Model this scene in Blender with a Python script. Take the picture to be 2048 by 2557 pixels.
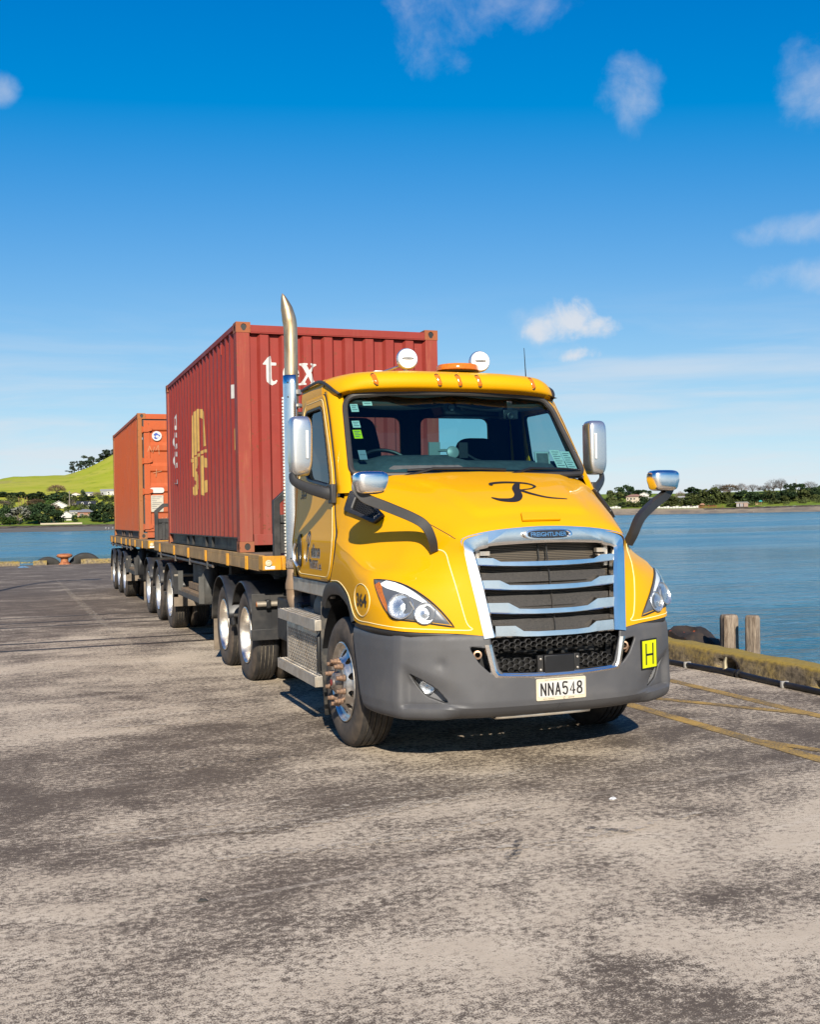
import bpy, bmesh, math, random
import numpy as np
from mathutils import Vector, Matrix
from mathutils.bvhtree import BVHTree
for _o in list(bpy.data.objects):
    bpy.data.objects.remove(_o)
S = bpy.context.scene
COL = S.collection
V = Vector
PI = math.pi

# ------------------------------------------------------------------ camera, light, exposure
CAMP = (-3.5527, -11.8937, 1.7926)
PSI, TH, RHO = 0.3525, 0.0033, -0.0189
cam = bpy.data.cameras.new('camera')
camo = bpy.data.objects.new('camera', cam)
COL.objects.link(camo)
fw = V((math.sin(PI/2-0)*math.sin(PSI)*math.cos(TH), math.cos(PSI)*math.cos(TH), math.sin(TH)))
rt = V((math.cos(PSI), -math.sin(PSI), 0))
up = rt.cross(fw)
rt2 = rt*math.cos(RHO)+up*math.sin(RHO)
up2 = -rt*math.sin(RHO)+up*math.cos(RHO)
M = Matrix((rt2, up2, -fw)).transposed().to_4x4()
M.translation = V(CAMP)
camo.matrix_world = M
cam.sensor_fit = 'HORIZONTAL'
cam.sensor_width = 36
cam.lens = 36*2664.24/2048
cam.clip_start = 0.1
cam.clip_end = 9000
S.camera = camo

SUNV = V((-0.45, -1.75, 1.0)).normalized()          # towards the sun
sun = bpy.data.lights.new('sun', 'SUN')
sun.energy = 5.0
sun.angle = math.radians(0.5)
sun.color = (1.0, 0.91, 0.77)
suno = bpy.data.objects.new('sun', sun)
suno.rotation_euler = SUNV.to_track_quat('Z', 'Y').to_euler()
suno.location = (-10, -30, 30)
COL.objects.link(suno)

SKY_STRENGTH = 0.0635
world = bpy.data.worlds.new('World')
S.world = world
world.use_nodes = True
wt = world.node_tree
for n in list(wt.nodes):
    wt.nodes.remove(n)
def wn(t, **k):
    n = wt.nodes.new(t)
    for a, b in k.items():
        setattr(n, a, b)
    return n
wl = wt.links.new
sky = wn('ShaderNodeTexSky')
sky.sky_type = 'NISHITA'
sky.sun_disc = False
sky.sun_elevation = math.asin(SUNV.z)
sky.sun_rotation = math.atan2(SUNV.x, SUNV.y)
sky.altitude = 0
sky.air_density = 0.7
sky.dust_density = 0.2
sky.ozone_density = 2.0
tc = wn('ShaderNodeTexCoord')
# clouds: noise on the sky sphere, thicker puffs where the photograph has them
def wmath(op, a, b=None, clamp=False):
    n = wn('ShaderNodeMath', operation=op, use_clamp=clamp)
    for i, x in enumerate((a, b)):
        if x is None:
            continue
        if isinstance(x, (int, float)):
            n.inputs[i].default_value = x
        else:
            wl(x, n.inputs[i])
    return n.outputs[0]
def wnoise(scale, detail=6, rough=.6, dist=0.0, src=None):
    n = wn('ShaderNodeTexNoise')
    n.inputs['Scale'].default_value = scale
    n.inputs['Detail'].default_value = detail
    n.inputs['Roughness'].default_value = rough
    n.inputs['Distortion'].default_value = dist
    wl(src or tc.outputs['Generated'], n.inputs['Vector'])
    return n.outputs['Fac']
def wramp(v, a, b):
    n = wn('ShaderNodeMapRange', interpolation_type='SMOOTHSTEP')
    n.inputs['From Min'].default_value = a
    n.inputs['From Max'].default_value = b
    wl(v, n.inputs['Value'])
    return n.outputs['Result']
# grade of the whole sky: a deep polarised blue that pales towards the horizon
spc = wn('ShaderNodeSeparateColor')
wl(sky.outputs[0], spc.inputs[0])
cmb = wn('ShaderNodeCombineColor')
wl(wmath('MULTIPLY', wmath('SUBTRACT', 1.0, wmath('EXPONENT', wmath('MULTIPLY', wmath('MAXIMUM', wmath('SUBTRACT', spc.outputs[0], 1.3), 0.0), -.185))), 10.0), cmb.inputs[0])
wl(wmath('MULTIPLY', wmath('SUBTRACT', 1.0, wmath('EXPONENT', wmath('MULTIPLY', wmath('POWER', wmath('MULTIPLY', spc.outputs[1], .1), 1.3), -2.1))), 10.0), cmb.inputs[1])
wl(wmath('MULTIPLY', wmath('SUBTRACT', 1.0, wmath('EXPONENT', wmath('MULTIPLY', spc.outputs[2], -.274))), 10.0), cmb.inputs[2])
sep = wn('ShaderNodeSeparateXYZ')
wl(tc.outputs['Generated'], sep.inputs[0])
def lobe(az, el, waz, wel):
    """soft elliptical patch of the sky at azimuth az (from +Y to +X) and elevation el, radians"""
    d = V((math.sin(az)*math.cos(el), math.cos(az)*math.cos(el), math.sin(el)))
    ra = V((math.cos(az), -math.sin(az), 0))
    ua = ra.cross(d)
    def dot(vec, w):
        n = wn('ShaderNodeVectorMath', operation='DOT_PRODUCT')
        wl(tc.outputs['Generated'], n.inputs[0])
        n.inputs[1].default_value = vec/w
        return n.outputs['Value']
    a, b, c = dot(ra, waz), dot(ua, wel), dot(d, 1.0)
    q = wmath('ADD', wmath('MULTIPLY', a, a), wmath('MULTIPLY', b, b))
    q = wmath('SUBTRACT', 1.0, q)
    return wmath('SUBTRACT', q, wmath('MULTIPLY', wmath('LESS_THAN', c, 0.0), 90.0))
def maxi(lst):
    o = lst[0]
    for x in lst[1:]:
        o = wmath('MAXIMUM', o, x)
    return o
n_big = wnoise(7.0, 8, .62, .25)
n_fine = wnoise(22.0, 8, .6, .3)
n_mix = wmath('ADD', wmath('MULTIPLY', n_big, .6), wmath('MULTIPLY', n_fine, .4))
puffs = maxi([lobe(.385, .432, .060, .050), lobe(.44, .447, .085, .040), lobe(.562, .362, .034, .038), lobe(.497, .172, .060, .024),
              lobe(.51, .147, .035, .012), lobe(.725, .36, .045, .045), lobe(-.008, .360, .020, .018),
              lobe(.705, .2, .06, .02), lobe(.70, .24, .06, .018), lobe(-.75, .42, .12, .06), lobe(1.35, .34, .14, .06),
              lobe(2.3, .4, .22, .10), lobe(2.6, .75, .25, .14), lobe(3.4, .36, .20, .08), lobe(1.9, .62, .2, .12), lobe(2.0, .25, .16, .06), lobe(2.85, .52, .16, .08), lobe(-2.1, .45, .2, .1), lobe(-2.5, .8, .2, .12), lobe(-1.4, .3, .14, .06), lobe(-1.7, .6, .18, .1), lobe(1.4, .8, .2, .12)])
ctr = lambda n_, k: wmath('MULTIPLY', wmath('SUBTRACT', n_, .5), k)
puff = wramp(wmath('ADD', wmath('MULTIPLY', puffs, .45), ctr(n_mix, 2.1)), .10, .85)
cum = wramp(wmath('ADD', wmath('MULTIPLY', maxi([lobe(.480, .170, .036, .019), lobe(.502, .174, .030, .026), lobe(.522, .166, .032, .014), lobe(.511, .147, .026, .011), lobe(1.5, .17, .06, .02), lobe(-.9, .18, .07, .02), lobe(-2.6, .17, .06, .02)]), .50), ctr(n_fine, 1.9)), .08, .60)
# thin veil near the horizon and a few streaks
mp = wn('ShaderNodeMapping')
mp.inputs['Scale'].default_value = (1.6, 1.6, 14.0)
wl(tc.outputs['Generated'], mp.inputs['Vector'])
veil_n = wnoise(2.6, 6, .6, .4, mp.outputs[0])
veil_h = wmath('SUBTRACT', 1.0, wramp(sep.outputs['Z'], .04, .22))
veil = wmath('MULTIPLY', wramp(veil_n, .38, .70), wmath('MULTIPLY', veil_h, .60))
band_ = wramp(wmath('ADD', wmath('MULTIPLY', maxi([lobe(.62, .128, .20, .014), lobe(.70, .075, .22, .018), lobe(.50, .10, .12, .012), lobe(1.6, .12, .4, .02), lobe(-.9, .11, .4, .02), lobe(2.9, .13, .5, .03), lobe(-2.2, .1, .4, .02)]), .3), ctr(wnoise(3.0, 5, .55, .3, mp.outputs[0]), 1.2)), -.1, .5)
cl = wmath('MAXIMUM', wmath('MAXIMUM', wmath('MULTIPLY', puff, .55), wmath('MULTIPLY', band_, .5)), wmath('MAXIMUM', veil, wmath('MULTIPLY', cum, .85)))
above = wmath('GREATER_THAN', sep.outputs['Z'], 0.0)
cl = wmath('MULTIPLY', cl, above)
mixc = wn('ShaderNodeMix', data_type='RGBA')
wl(cl, mixc.inputs['Factor'])
wl(cmb.outputs[0], mixc.inputs['A'])
CLOUD = 8.2
mixc.inputs['B'].default_value = (CLOUD*.93, CLOUD*.95, CLOUD, 1)
bg = wn('ShaderNodeBackground')
bg.inputs['Strength'].default_value = SKY_STRENGTH
wl(mixc.outputs['Result'], bg.inputs['Color'])
wo = wn('ShaderNodeOutputWorld')
wl(bg.outputs[0], wo.inputs['Surface'])

S.view_settings.view_transform = 'Standard'
S.view_settings.look = 'None'
S.view_settings.exposure = 0.65
S.view_settings.gamma = 1.0
S.view_settings.use_curve_mapping = False
S.cycles.max_bounces = 8
S.cycles.transparent_max_bounces = 12
S.cycles.sample_clamp_indirect = 6.0
S.cycles.caustics_reflective = False
S.cycles.caustics_refractive = False
S.cycles.use_denoising = True

# ------------------------------------------------------------------ materials
class NT:
    """small helper around a material's node tree"""
    def __init__(s, name):
        s.m = bpy.data.materials.new(name)
        s.m.use_nodes = True
        s.t = s.m.node_tree
        s.b = s.t.nodes['Principled BSDF']
        s.out = s.t.nodes['Material Output']
        s.co = None
    def n(s, t, **k):
        x = s.t.nodes.new(t)
        for a, b in k.items():
            setattr(x, a, b)
        return x
    def l(s, a, b):
        s.t.links.new(a, b)
    def set(s, **k):
        for a, b in k.items():
            s.b.inputs[a.replace('_', ' ')].default_value = b
        return s
    def obj(s, scale=(1, 1, 1), rot=(0, 0, 0)):
        if s.co is None:
            s.co = s.n('ShaderNodeTexCoord')
        m = s.n('ShaderNodeMapping')
        m.inputs['Scale'].default_value = scale
        m.inputs['Rotation'].default_value = rot
        s.l(s.co.outputs['Object'], m.inputs['Vector'])
        return m.outputs[0]
    def noise(s, scale, detail=5, rough=.6, vec=None, dist=0.0):
        x = s.n('ShaderNodeTexNoise')
        x.inputs['Scale'].default_value = scale
        x.inputs['Detail'].default_value = detail
        x.inputs['Roughness'].default_value = rough
        x.inputs['Distortion'].default_value = dist
        s.l(vec if vec is not None else s.obj(), x.inputs['Vector'])
        return x.outputs['Fac']
    def ramp(s, v, a, b, lo=0.0, hi=1.0):
        x = s.n('ShaderNodeMapRange', interpolation_type='SMOOTHSTEP')
        for nm, q in (('From Min', a), ('From Max', b), ('To Min', lo), ('To Max', hi)):
            x.inputs[nm].default_value = q
        s.l(v, x.inputs['Value'])
        return x.outputs['Result']
    def math(s, op, a, b=None, clamp=False):
        x = s.n('ShaderNodeMath', operation=op, use_clamp=clamp)
        for i, q in enumerate((a, b)):
            if q is None:
                continue
            if isinstance(q, (int, float)):
                x.inputs[i].default_value = q
            else:
                s.l(q, x.inputs[i])
        return x.outputs[0]
    def mix(s, f, a, b):
        x = s.n('ShaderNodeMix', data_type='RGBA')
        for nm, q in (('Factor', f), ('A', a), ('B', b)):
            if isinstance(q, (int, float)):
                x.inputs[nm].default_value = q
            elif isinstance(q, tuple):
                x.inputs[nm].default_value = (*q[:3], 1)
            else:
                s.l(q, x.inputs[nm])
        return x.outputs['Result']
    def base(s, c):
        s.l(c, s.b.inputs['Base Color'])
    def rough(s, c):
        s.l(c, s.b.inputs['Roughness'])
    def bump(s, h, strength=.3, dist=.01):
        x = s.n('ShaderNodeBump')
        x.inputs['Strength'].default_value = strength
        x.inputs['Distance'].default_value = dist
        s.l(h, x.inputs['Height'])
        s.l(x.outputs[0], s.b.inputs['Normal'])
MATS = {}
BRIGHT = ('white_plastic', 'white_light_guide', 'cream_pinstripe', 'amber_lens', 'gull_white')
def simple(name, col, rough=.5, metal=0.0, coat=0.0, var=0.0, vscale=6.0, bump=0.0, bscale=60.0, spec=.5, dirt=None, dscale=3.0, damt=.5):
    """base colour with mottling, optional dirt film and fine relief"""
    if metal < .5 and name not in BRIGHT:
        col = tuple(x*.66 for x in col)
        dirt = tuple(x*.66 for x in dirt) if dirt else None
    q = NT(name)
    q.set(Base_Color=(*col, 1), Roughness=rough, Metallic=metal, Coat_Weight=coat, Specular_IOR_Level=spec)
    q.b.inputs['Coat Roughness'].default_value = .04
    c = None
    if var:
        n = q.noise(vscale, 5, .6)
        c = q.mix(q.ramp(n, .3, .7), tuple(x*(1-var) for x in col), tuple(min(1, x*(1+var)) for x in col))
    if dirt:
        n2 = q.noise(dscale, 7, .65)
        c = q.mix(q.ramp(n2, .42, .68, 0, damt), c if c is not None else col, dirt)
        q.rough(q.ramp(n2, .4, .7, rough, min(1, rough+.3)))
    if c is not None:
        q.base(c)
    if bump:
        q.bump(q.noise(bscale, 4, .6), bump, .004)
    MATS[name] = q.m
    return q.m
def thin_glass(name, tint, ior=1.45, refl=1.0):
    """window glass one sheet thick: tinted see-through plus a mirror-like coat"""
    q = NT(name)
    q.t.nodes.remove(q.b)
    tr = q.n('ShaderNodeBsdfTransparent')
    tr.inputs[0].default_value = (*tint, 1)
    gl = q.n('ShaderNodeBsdfGlossy')
    gl.inputs['Roughness'].default_value = .02
    gl.inputs['Color'].default_value = (refl, refl, refl, 1)
    fr = q.n('ShaderNodeFresnel')
    ge = q.n('ShaderNodeNewGeometry')            # same reflection from both faces of the sheet
    mr_ = q.n('ShaderNodeMapRange')
    mr_.inputs['To Min'].default_value = ior
    mr_.inputs['To Max'].default_value = 1/ior
    q.l(ge.outputs['Backfacing'], mr_.inputs['Value'])
    q.l(mr_.outputs[0], fr.inputs[0])
    mx = q.n('ShaderNodeMixShader')
    q.l(fr.outputs[0], mx.inputs[0])
    q.l(tr.outputs[0], mx.inputs[1])
    q.l(gl.outputs[0], mx.inputs[2])
    q.l(mx.outputs[0], q.out.inputs['Surface'])
    MATS[name] = q.m
    return q.m

YEL = (.63, .306, .0)
q = NT('yellow_paint')
q.set(Base_Color=(*YEL, 1), Roughness=.6, Coat_Weight=.32, Specular_IOR_Level=.12)
q.b.inputs['Coat Roughness'].default_value = .04
n_ = q.noise(2.2, 6, .65)
q.base(q.mix(q.ramp(n_, .5, .8, 0, .12), YEL, (.46, .24, .015)))
q.bump(q.noise(1.1, 2, .5), .06, .02)
YELLOW = q.m
CHROME = simple('chrome', (.95, .91, .86), .2, 1.0, var=.05, vscale=9)
SILVER = simple('silver_mirror_shell', (.70, .69, .67), .27, .9)
ALU = simple('polished_alloy', (.74, .69, .62), .34, 1.0, var=.08, vscale=14, dirt=(.50, .44, .36), dscale=7, damt=.35)
ALU_D = simple('dull_alloy', (.50, .46, .40), .42, .75, var=.15, vscale=9, bump=.15, bscale=150, dirt=(.32, .25, .17), dscale=5, damt=.6)
RIM = simple('trailer_rim_metal', (.78, .77, .73), .3, .85, var=.06, vscale=20, dirt=(.42, .36, .28), dscale=9, damt=.45)
STEEL_BR = simple('dusty_nut_steel', (.34, .22, .15), .45, .7, var=.25, vscale=30)
GREY_PL = simple('grey_bumper_plastic', (.098, .098, .104), .5, var=.07, vscale=4, bump=.12, bscale=420, dirt=(.16, .15, .14), dscale=2.5, damt=.3)
GREY_D = simple('dark_grey_plastic', (.035, .034, .034), .5, var=.12, vscale=8, bump=.12, bscale=300)
BLACK_PL = simple('black_plastic', (.012, .012, .013), .42, var=.2, vscale=9, bump=.08, bscale=200)
GUARD = simple('mudguard_plastic', (.028, .029, .032), .4, var=.2, vscale=5, dirt=(.11, .095, .075), dscale=2.2, damt=.45)
RUBBER = simple('gasket_rubber', (.045, .042, .04), .55, var=.15)
q = NT('tyre_rubber')
n_ = q.noise(9, 7, .65)
q.base(q.mix(q.ramp(n_, .38, .7, 0, .8), (.014, .013, .013), (.05, .042, .034)))
q.set(Roughness=.75)
q.bump(q.noise(120, 3, .6), .2, .004)
TYRE = q.m
q = NT('dusty_sidewall')
n_ = q.noise(7, 7, .65)
q.base(q.mix(q.ramp(n_, .35, .7, .2, .85), (.026, .022, .019), (.11, .083, .06)))
q.set(Roughness=.8)
q.bump(q.noise(90, 3, .6), .2, .004)
SIDEW = q.m
BLACK_ST = simple('black_chassis_steel', (.018, .018, .018), .5, var=.3, vscale=5, dirt=(.06, .05, .04), dscale=3, damt=.5)
FRAME_BL = simple('black_painted_frame', (.028, .029, .031), .42, var=.15, vscale=5, dirt=(.09, .08, .07), dscale=5, damt=.3)
RAIL_BR = simple('dirty_ochre_rail', (.50, .31, .12), .6, var=.22, vscale=4, bump=.2, bscale=60, dirt=(.26, .19, .12), dscale=2.4, damt=.7)
TRAIL_Y = simple('trailer_yellow_paint', (.72, .33, .008), .45, var=.1, vscale=7, dirt=(.25, .15, .05), dscale=9, damt=.5)
DECK_W = simple('worn_deck_boards', (.20, .155, .115), .8, var=.3, vscale=5, bump=.3, bscale=40, dirt=(.10, .08, .065), dscale=3, damt=.5)
TIMBER = simple('dunnage_timber', (.28, .19, .11), .85, var=.3, vscale=12, bump=.4, bscale=35)
FLAP = simple('dusty_mud_flap', (.26, .205, .15), .8, var=.15, vscale=6, dirt=(.12, .10, .08), dscale=4, damt=.4)
DARK_IN = simple('dark_interior_trim', (.018, .019, .021), .7, var=.2)
DASH = simple('dash_grey', (.085, .093, .096), .65, var=.2, vscale=14, bump=.1, bscale=200)
SEAT = simple('black_seat_cloth', (.012, .012, .014), .9, var=.2)
WHITE = simple('white_plastic', (.78, .78, .77), .35, var=.03)
WHITE_P = simple('white_print', (.72, .70, .66), .6, var=.06, vscale=14)
MSC_Y = simple('faded_yellow_print', (.66, .40, .10), .6, var=.12, vscale=8)
CREAM = simple('cream_pinstripe', (.85, .70, .35), .5)
INK = simple('charcoal_print', (.022, .019, .018), .5)
BLUE_P = simple('blue_print', (.03, .10, .45), .5)
HIVIS = simple('reflective_yellow_film', (.80, .86, .0), .35)
AMBER = simple('amber_lens', (.50, .135, .003), .12, coat=.6, var=.2, vscale=60)
LENS_W = simple('white_light_guide', (.80, .82, .80), .25, coat=.5)
LAMP_DK = simple('lamp_housing_grey', (.15, .16, .18), .35, var=.1)
REFL = simple('lamp_reflector', (.62, .63, .64), .26, .85, bump=.5, bscale=70)
GLASS = thin_glass('windscreen_glass', (.46, .72, .75), 1.4)
GLASS_C = thin_glass('clear_lens', (.93, .94, .95), 1.25)
GLASS_S = thin_glass('side_window_glass', (.62, .68, .70), 1.3)
MIRROR = simple('mirror_glass', (.8, .82, .85), .01, 1.0)
RADI = None
q = NT('radiator_core')
wv = q.n('ShaderNodeTexWave', wave_type='BANDS', bands_direction='Z')
wv.inputs['Scale'].default_value = 26
wv.inputs['Distortion'].default_value = .15
q.l(q.obj(), wv.inputs['Vector'])
q.base(q.mix(wv.outputs['Fac'], (.010, .009, .008), (.13, .108, .082)))
q.set(Roughness=.6, Metallic=.2)
q.bump(wv.outputs['Fac'], .6, .006)
RADI = q.m
q = NT('mesh_screen')
ck = q.noise(260, 2, .5)
q.base(q.mix(q.ramp(ck, .4, .6), (.006, .006, .006), (.045, .04, .036)))
q.set(Roughness=.7)
SCREEN = q.m
# ------------------------------------------------------------------ mesh helpers
def worldloc(o):
    p = V((0, 0, 0))
    while o is not None:
        p += o.location
        o = o.parent
    return p
class MB:
    def __init__(s):
        s.v, s.f, s.mi = [], [], []
    def add(s, vs, fs, mi=0):
        o = len(s.v)
        s.v += [tuple(x) for x in vs]
        s.f += [tuple(i+o for i in f) for f in fs]
        s.mi += [mi]*len(fs)
        return s
    def box(s, x0, x1, y0, y1, z0, z1, mi=0):
        x0, x1 = min(x0, x1), max(x0, x1)
        y0, y1 = min(y0, y1), max(y0, y1)
        z0, z1 = min(z0, z1), max(z0, z1)
        vs = [(x, y, z) for z in (z0, z1) for y in (y0, y1) for x in (x0, x1)]
        return s.add(vs, [(0, 2, 3, 1), (4, 5, 7, 6), (0, 1, 5, 4), (2, 6, 7, 3), (0, 4, 6, 2), (1, 3, 7, 5)], mi)
    def obox(s, c, ax, ay, az, mi=0):
        c, ax, ay, az = V(c), V(ax), V(ay), V(az)
        vs = [c+ax*i+ay*j+az*k for k in (-1, 1) for j in (-1, 1) for i in (-1, 1)]
        return s.add(vs, [(0, 2, 3, 1), (4, 5, 7, 6), (0, 1, 5, 4), (2, 6, 7, 3), (0, 4, 6, 2), (1, 3, 7, 5)], mi)
    def tube(s, path, r, seg=10, caps=True, mi=0, closed=False, squash=None):
        P = [V(p) for p in path]
        n = len(P)
        R = r if isinstance(r, (list, tuple)) else [r]*n
        vs, fs = [], []
        ref = None
        for i in range(n):
            if closed:
                t = P[(i+1) % n]-P[i-1]
            else:
                t = P[min(i+1, n-1)]-P[max(i-1, 0)]
            t.normalize()
            if ref is None:
                ref = V((0, 0, 1)) if abs(t.z) < .9 else V((1, 0, 0))
            a = ref-t*ref.dot(t)
            a.normalize()
            b = t.cross(a)
            ref = a
            sq = squash or (1, 1)
            for k in range(seg):
                th = 2*PI*k/seg
                vs.append(P[i]+a*math.cos(th)*R[i]*sq[0]+b*math.sin(th)*R[i]*sq[1])
        m = n if closed else n-1
        for i in range(m):
            for k in range(seg):
                k2 = (k+1) % seg
                j = (i+1) % n
                fs.append((i*seg+k, i*seg+k2, j*seg+k2, j*seg+k))
        if caps and not closed:
            fs.append(tuple(range(seg-1, -1, -1)))
            fs.append(tuple((n-1)*seg+k for k in range(seg)))
        return s.add(vs, fs, mi)
    def cyl(s, a, b, r, seg=16, mi=0):
        return s.tube([a, b], r, seg, True, mi)
    def lathe(s, prof, o, ax, seg=40, mi=0, mats=None, phase=0.0):
        """prof: (radius, distance along ax) list"""
        o, ax = V(o), V(ax).normalized()
        a = V((0, 0, 1)) if abs(ax.z) < .9 else V((0, 1, 0))
        a = (a-ax*a.dot(ax)).normalized()
        b = ax.cross(a)
        vs = []
        for r, h in prof:
            for k in range(seg):
                th = 2*PI*k/seg+phase
                vs.append(o+ax*h+(a*math.cos(th)+b*math.sin(th))*r)
        for i in range(len(prof)-1):
            fs = [(i*seg+k, i*seg+(k+1) % seg, (i+1)*seg+(k+1) % seg, (i+1)*seg+k) for k in range(seg)]
            if i == 0:
                base = len(s.v)
                s.add(vs, fs, mats[i] if mats else mi)
            else:
                s.f += [tuple(q+base for q in f) for f in fs]
                s.mi += [mats[i] if mats else mi]*len(fs)
        return s
    def prism(s, poly, o, ux, uy, depth, mi=0):
        """polygon in the (ux,uy) plane at o, extruded by the vector depth"""
        o, ux, uy, d = V(o), V(ux), V(uy), V(depth)
        n = len(poly)
        a = [o+ux*p[0]+uy*p[1] for p in poly]
        vs = a+[p+d for p in a]
        fs = [tuple(range(n-1, -1, -1)), tuple(range(n, 2*n))]
        fs += [(i, (i+1) % n, n+(i+1) % n, n+i) for i in range(n)]
        return s.add(vs, fs, mi)
    def grid(s, rows, mi=0, closed=False):
        nr, nc = len(rows), len(rows[0])
        vs = [p for r in rows for p in r]
        fs = []
        for i in range(nr-1):
            for j in range(nc if closed else nc-1):
                j2 = (j+1) % nc
                fs.append((i*nc+j, i*nc+j2, (i+1)*nc+j2, (i+1)*nc+j))
        return s.add(vs, fs, mi)
    def ribbon(s, pts, w, fn, mi=0):
        """flat stroke along 2D pts of width w (number or list), mapped to 3D by fn"""
        n = len(pts)
        W = w if isinstance(w, (list, tuple)) else [w]*n
        vs, fs = [], []
        for i in range(n):
            a, b = pts[max(i-1, 0)], pts[min(i+1, n-1)]
            dx, dy = b[0]-a[0], b[1]-a[1]
            L = math.hypot(dx, dy) or 1
            nx, ny = -dy/L*W[i]/2, dx/L*W[i]/2
            vs += [fn(pts[i][0]+nx, pts[i][1]+ny), fn(pts[i][0]-nx, pts[i][1]-ny)]
        fs = [(2*i, 2*i+1, 2*i+3, 2*i+2) for i in range(n-1)]
        return s.add(vs, fs, mi)
    def build(s, name, mats, parent=None, angle=35, bevel=0.0, solid=0.0, loc=None, weld=False, subsurf=0):
        me = bpy.data.meshes.new(name)
        off = worldloc(parent) if parent is not None else V(loc or (0, 0, 0))
        if loc is not None and parent is not None:
            off = off + V(loc)
        me.from_pydata([(x-off.x, y-off.y, z-off.z) for x, y, z in s.v], [], s.f)
        if not isinstance(mats, (list, tuple)):
            mats = [mats]
        for m in mats:
            me.materials.append(m)
        if len(mats) > 1:
            me.polygons.foreach_set('material_index', s.mi)
        me.validate()
        if weld:
            bm = bmesh.new()
            bm.from_mesh(me)
            bmesh.ops.remove_doubles(bm, verts=bm.verts, dist=1e-4)
            bmesh.ops.recalc_face_normals(bm, faces=bm.faces)
            bm.to_mesh(me)
            bm.free()
        me.polygons.foreach_set('use_smooth', [True]*len(me.polygons))
        if angle < 180:
            me.set_sharp_from_angle(angle=math.radians(angle))
        me.update()
        o = bpy.data.objects.new(name, me)
        COL.objects.link(o)
        if parent is not None:
            o.parent = parent
        if loc is not None:
            o.location = loc
        if solid:
            md = o.modifiers.new('thick', 'SOLIDIFY')
            md.thickness = solid
            md.offset = 0
        if bevel:
            md = o.modifiers.new('bevel', 'BEVEL')
            md.width = bevel
            md.segments = 2
            md.limit_method = 'ANGLE'
            md.angle_limit = math.radians(40)
            md.harden_normals = False
        return o
def empty(name, loc, label, cat, group=None, rz=0.0):
    o = bpy.data.objects.new(name, None)
    COL.objects.link(o)
    o.location = loc
    o.rotation_euler = (0, 0, rz)
    o.empty_display_size = .2
    tag(o, label, cat, group)
    return o
def tag(o, label=None, cat=None, group=None, kind=None):
    if label: o['label'] = label
    if cat: o['category'] = cat
    if group: o['group'] = group
    if kind: o['kind'] = kind
    return o
def copy_tree(o, parent=None, depth=0):
    c = o.copy()
    COL.objects.link(c)
    if parent is not None:
        c.parent = parent
    for ch in list(o.children):
        copy_tree(ch, c, depth+1)
    return c
def catmull(P, n):
    """smooth curve through the points P with n steps per span"""
    P = [V(p) for p in P]
    out = []
    m = len(P)
    for i in range(m-1):
        p0 = P[i-1] if i else P[0]*2-P[1]
        p1, p2 = P[i], P[i+1]
        p3 = P[i+2] if i+2 < m else P[-1]*2-P[-2]
        for k in range(n):
            t = k/n
            out.append(.5*((2*p1)+(p2-p0)*t+(2*p0-5*p1+4*p2-p3)*t*t+(3*p1-p0-3*p2+p3)*t**3))
    out.append(P[-1])
    return out
def smooth_net(rows, nu, nv):
    """bicubic surface through a net of points"""
    R = [catmull(r, nv) for r in rows]
    cols = [catmull([r[j] for r in R], nu) for j in range(len(R[0]))]
    return [[c[i] for c in cols] for i in range(len(cols[0]))]
def lin(tab, x):
    if x <= tab[0][0]: return tab[0][1]
    for (a, b), (c, d) in zip(tab, tab[1:]):
        if x <= c: return b+(d-b)*(x-a)/(c-a)
    return tab[-1][1]
def inside(P, x, y):
    c = np.zeros(x.shape, bool)
    n = len(P)
    for i in range(n):
        x1, y1 = P[i]
        x2, y2 = P[(i+1) % n]
        if y1 == y2: continue
        k = ((y1 > y) != (y2 > y)) & (x < (x2-x1)*(y-y1)/(y2-y1)+x1)
        c ^= k
    return c
def snap_poly(P, x, y):
    best, bx, by = 1e9, x, y
    n = len(P)
    for i in range(n):
        x1, y1 = P[i]
        x2, y2 = P[(i+1) % n]
        dx, dy = x2-x1, y2-y1
        L = dx*dx+dy*dy
        t = 0 if L == 0 else max(0, min(1, ((x-x1)*dx+(y-y1)*dy)/L))
        qx, qy = x1+dx*t, y1+dy*t
        d = (qx-x)**2+(qy-y)**2
        if d < best: best, bx, by = d, qx, qy
    return bx, by
def sheet(fn, u0, u1, v0, v1, nu, nv, keep=None, cut=()):
    """grid over (u,v) trimmed to the polygon keep and with the polygons cut taken out, edges snapped to them; fn maps to 3D"""
    us, vs = np.linspace(u0, u1, nu+1), np.linspace(v0, v1, nv+1)
    cu, cv = np.meshgrid((us[:-1]+us[1:])/2, (vs[:-1]+vs[1:])/2, indexing='ij')
    ok = np.ones(cu.shape, bool)
    src = np.full(cu.shape, -1)
    polys = []
    if keep is not None:
        k = inside(keep, cu, cv)
        src[~k] = 0
        ok &= k
        polys.append(keep)
    for P in cut:
        k = inside(P, cu, cv)
        src[k] = len(polys)
        ok &= ~k
        polys.append(P)
    vid, verts, faces = {}, [], []
    def vert(i, j):
        if (i, j) in vid: return vid[i, j]
        u, v = us[i], vs[j]
        hit = None
        for a in (i-1, i):
            for b in (j-1, j):
                if 0 <= a < nu and 0 <= b < nv and not ok[a, b]:
                    hit = src[a, b]
        if hit is not None and hit >= 0:
            u, v = snap_poly(polys[hit], u, v)
        vid[i, j] = len(verts)
        verts.append(fn(u, v))
        return vid[i, j]
    for i in range(nu):
        for j in range(nv):
            if ok[i, j]:
                faces.append((vert(i, j), vert(i+1, j), vert(i+1, j+1), vert(i, j+1)))
    return verts, faces
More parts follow.
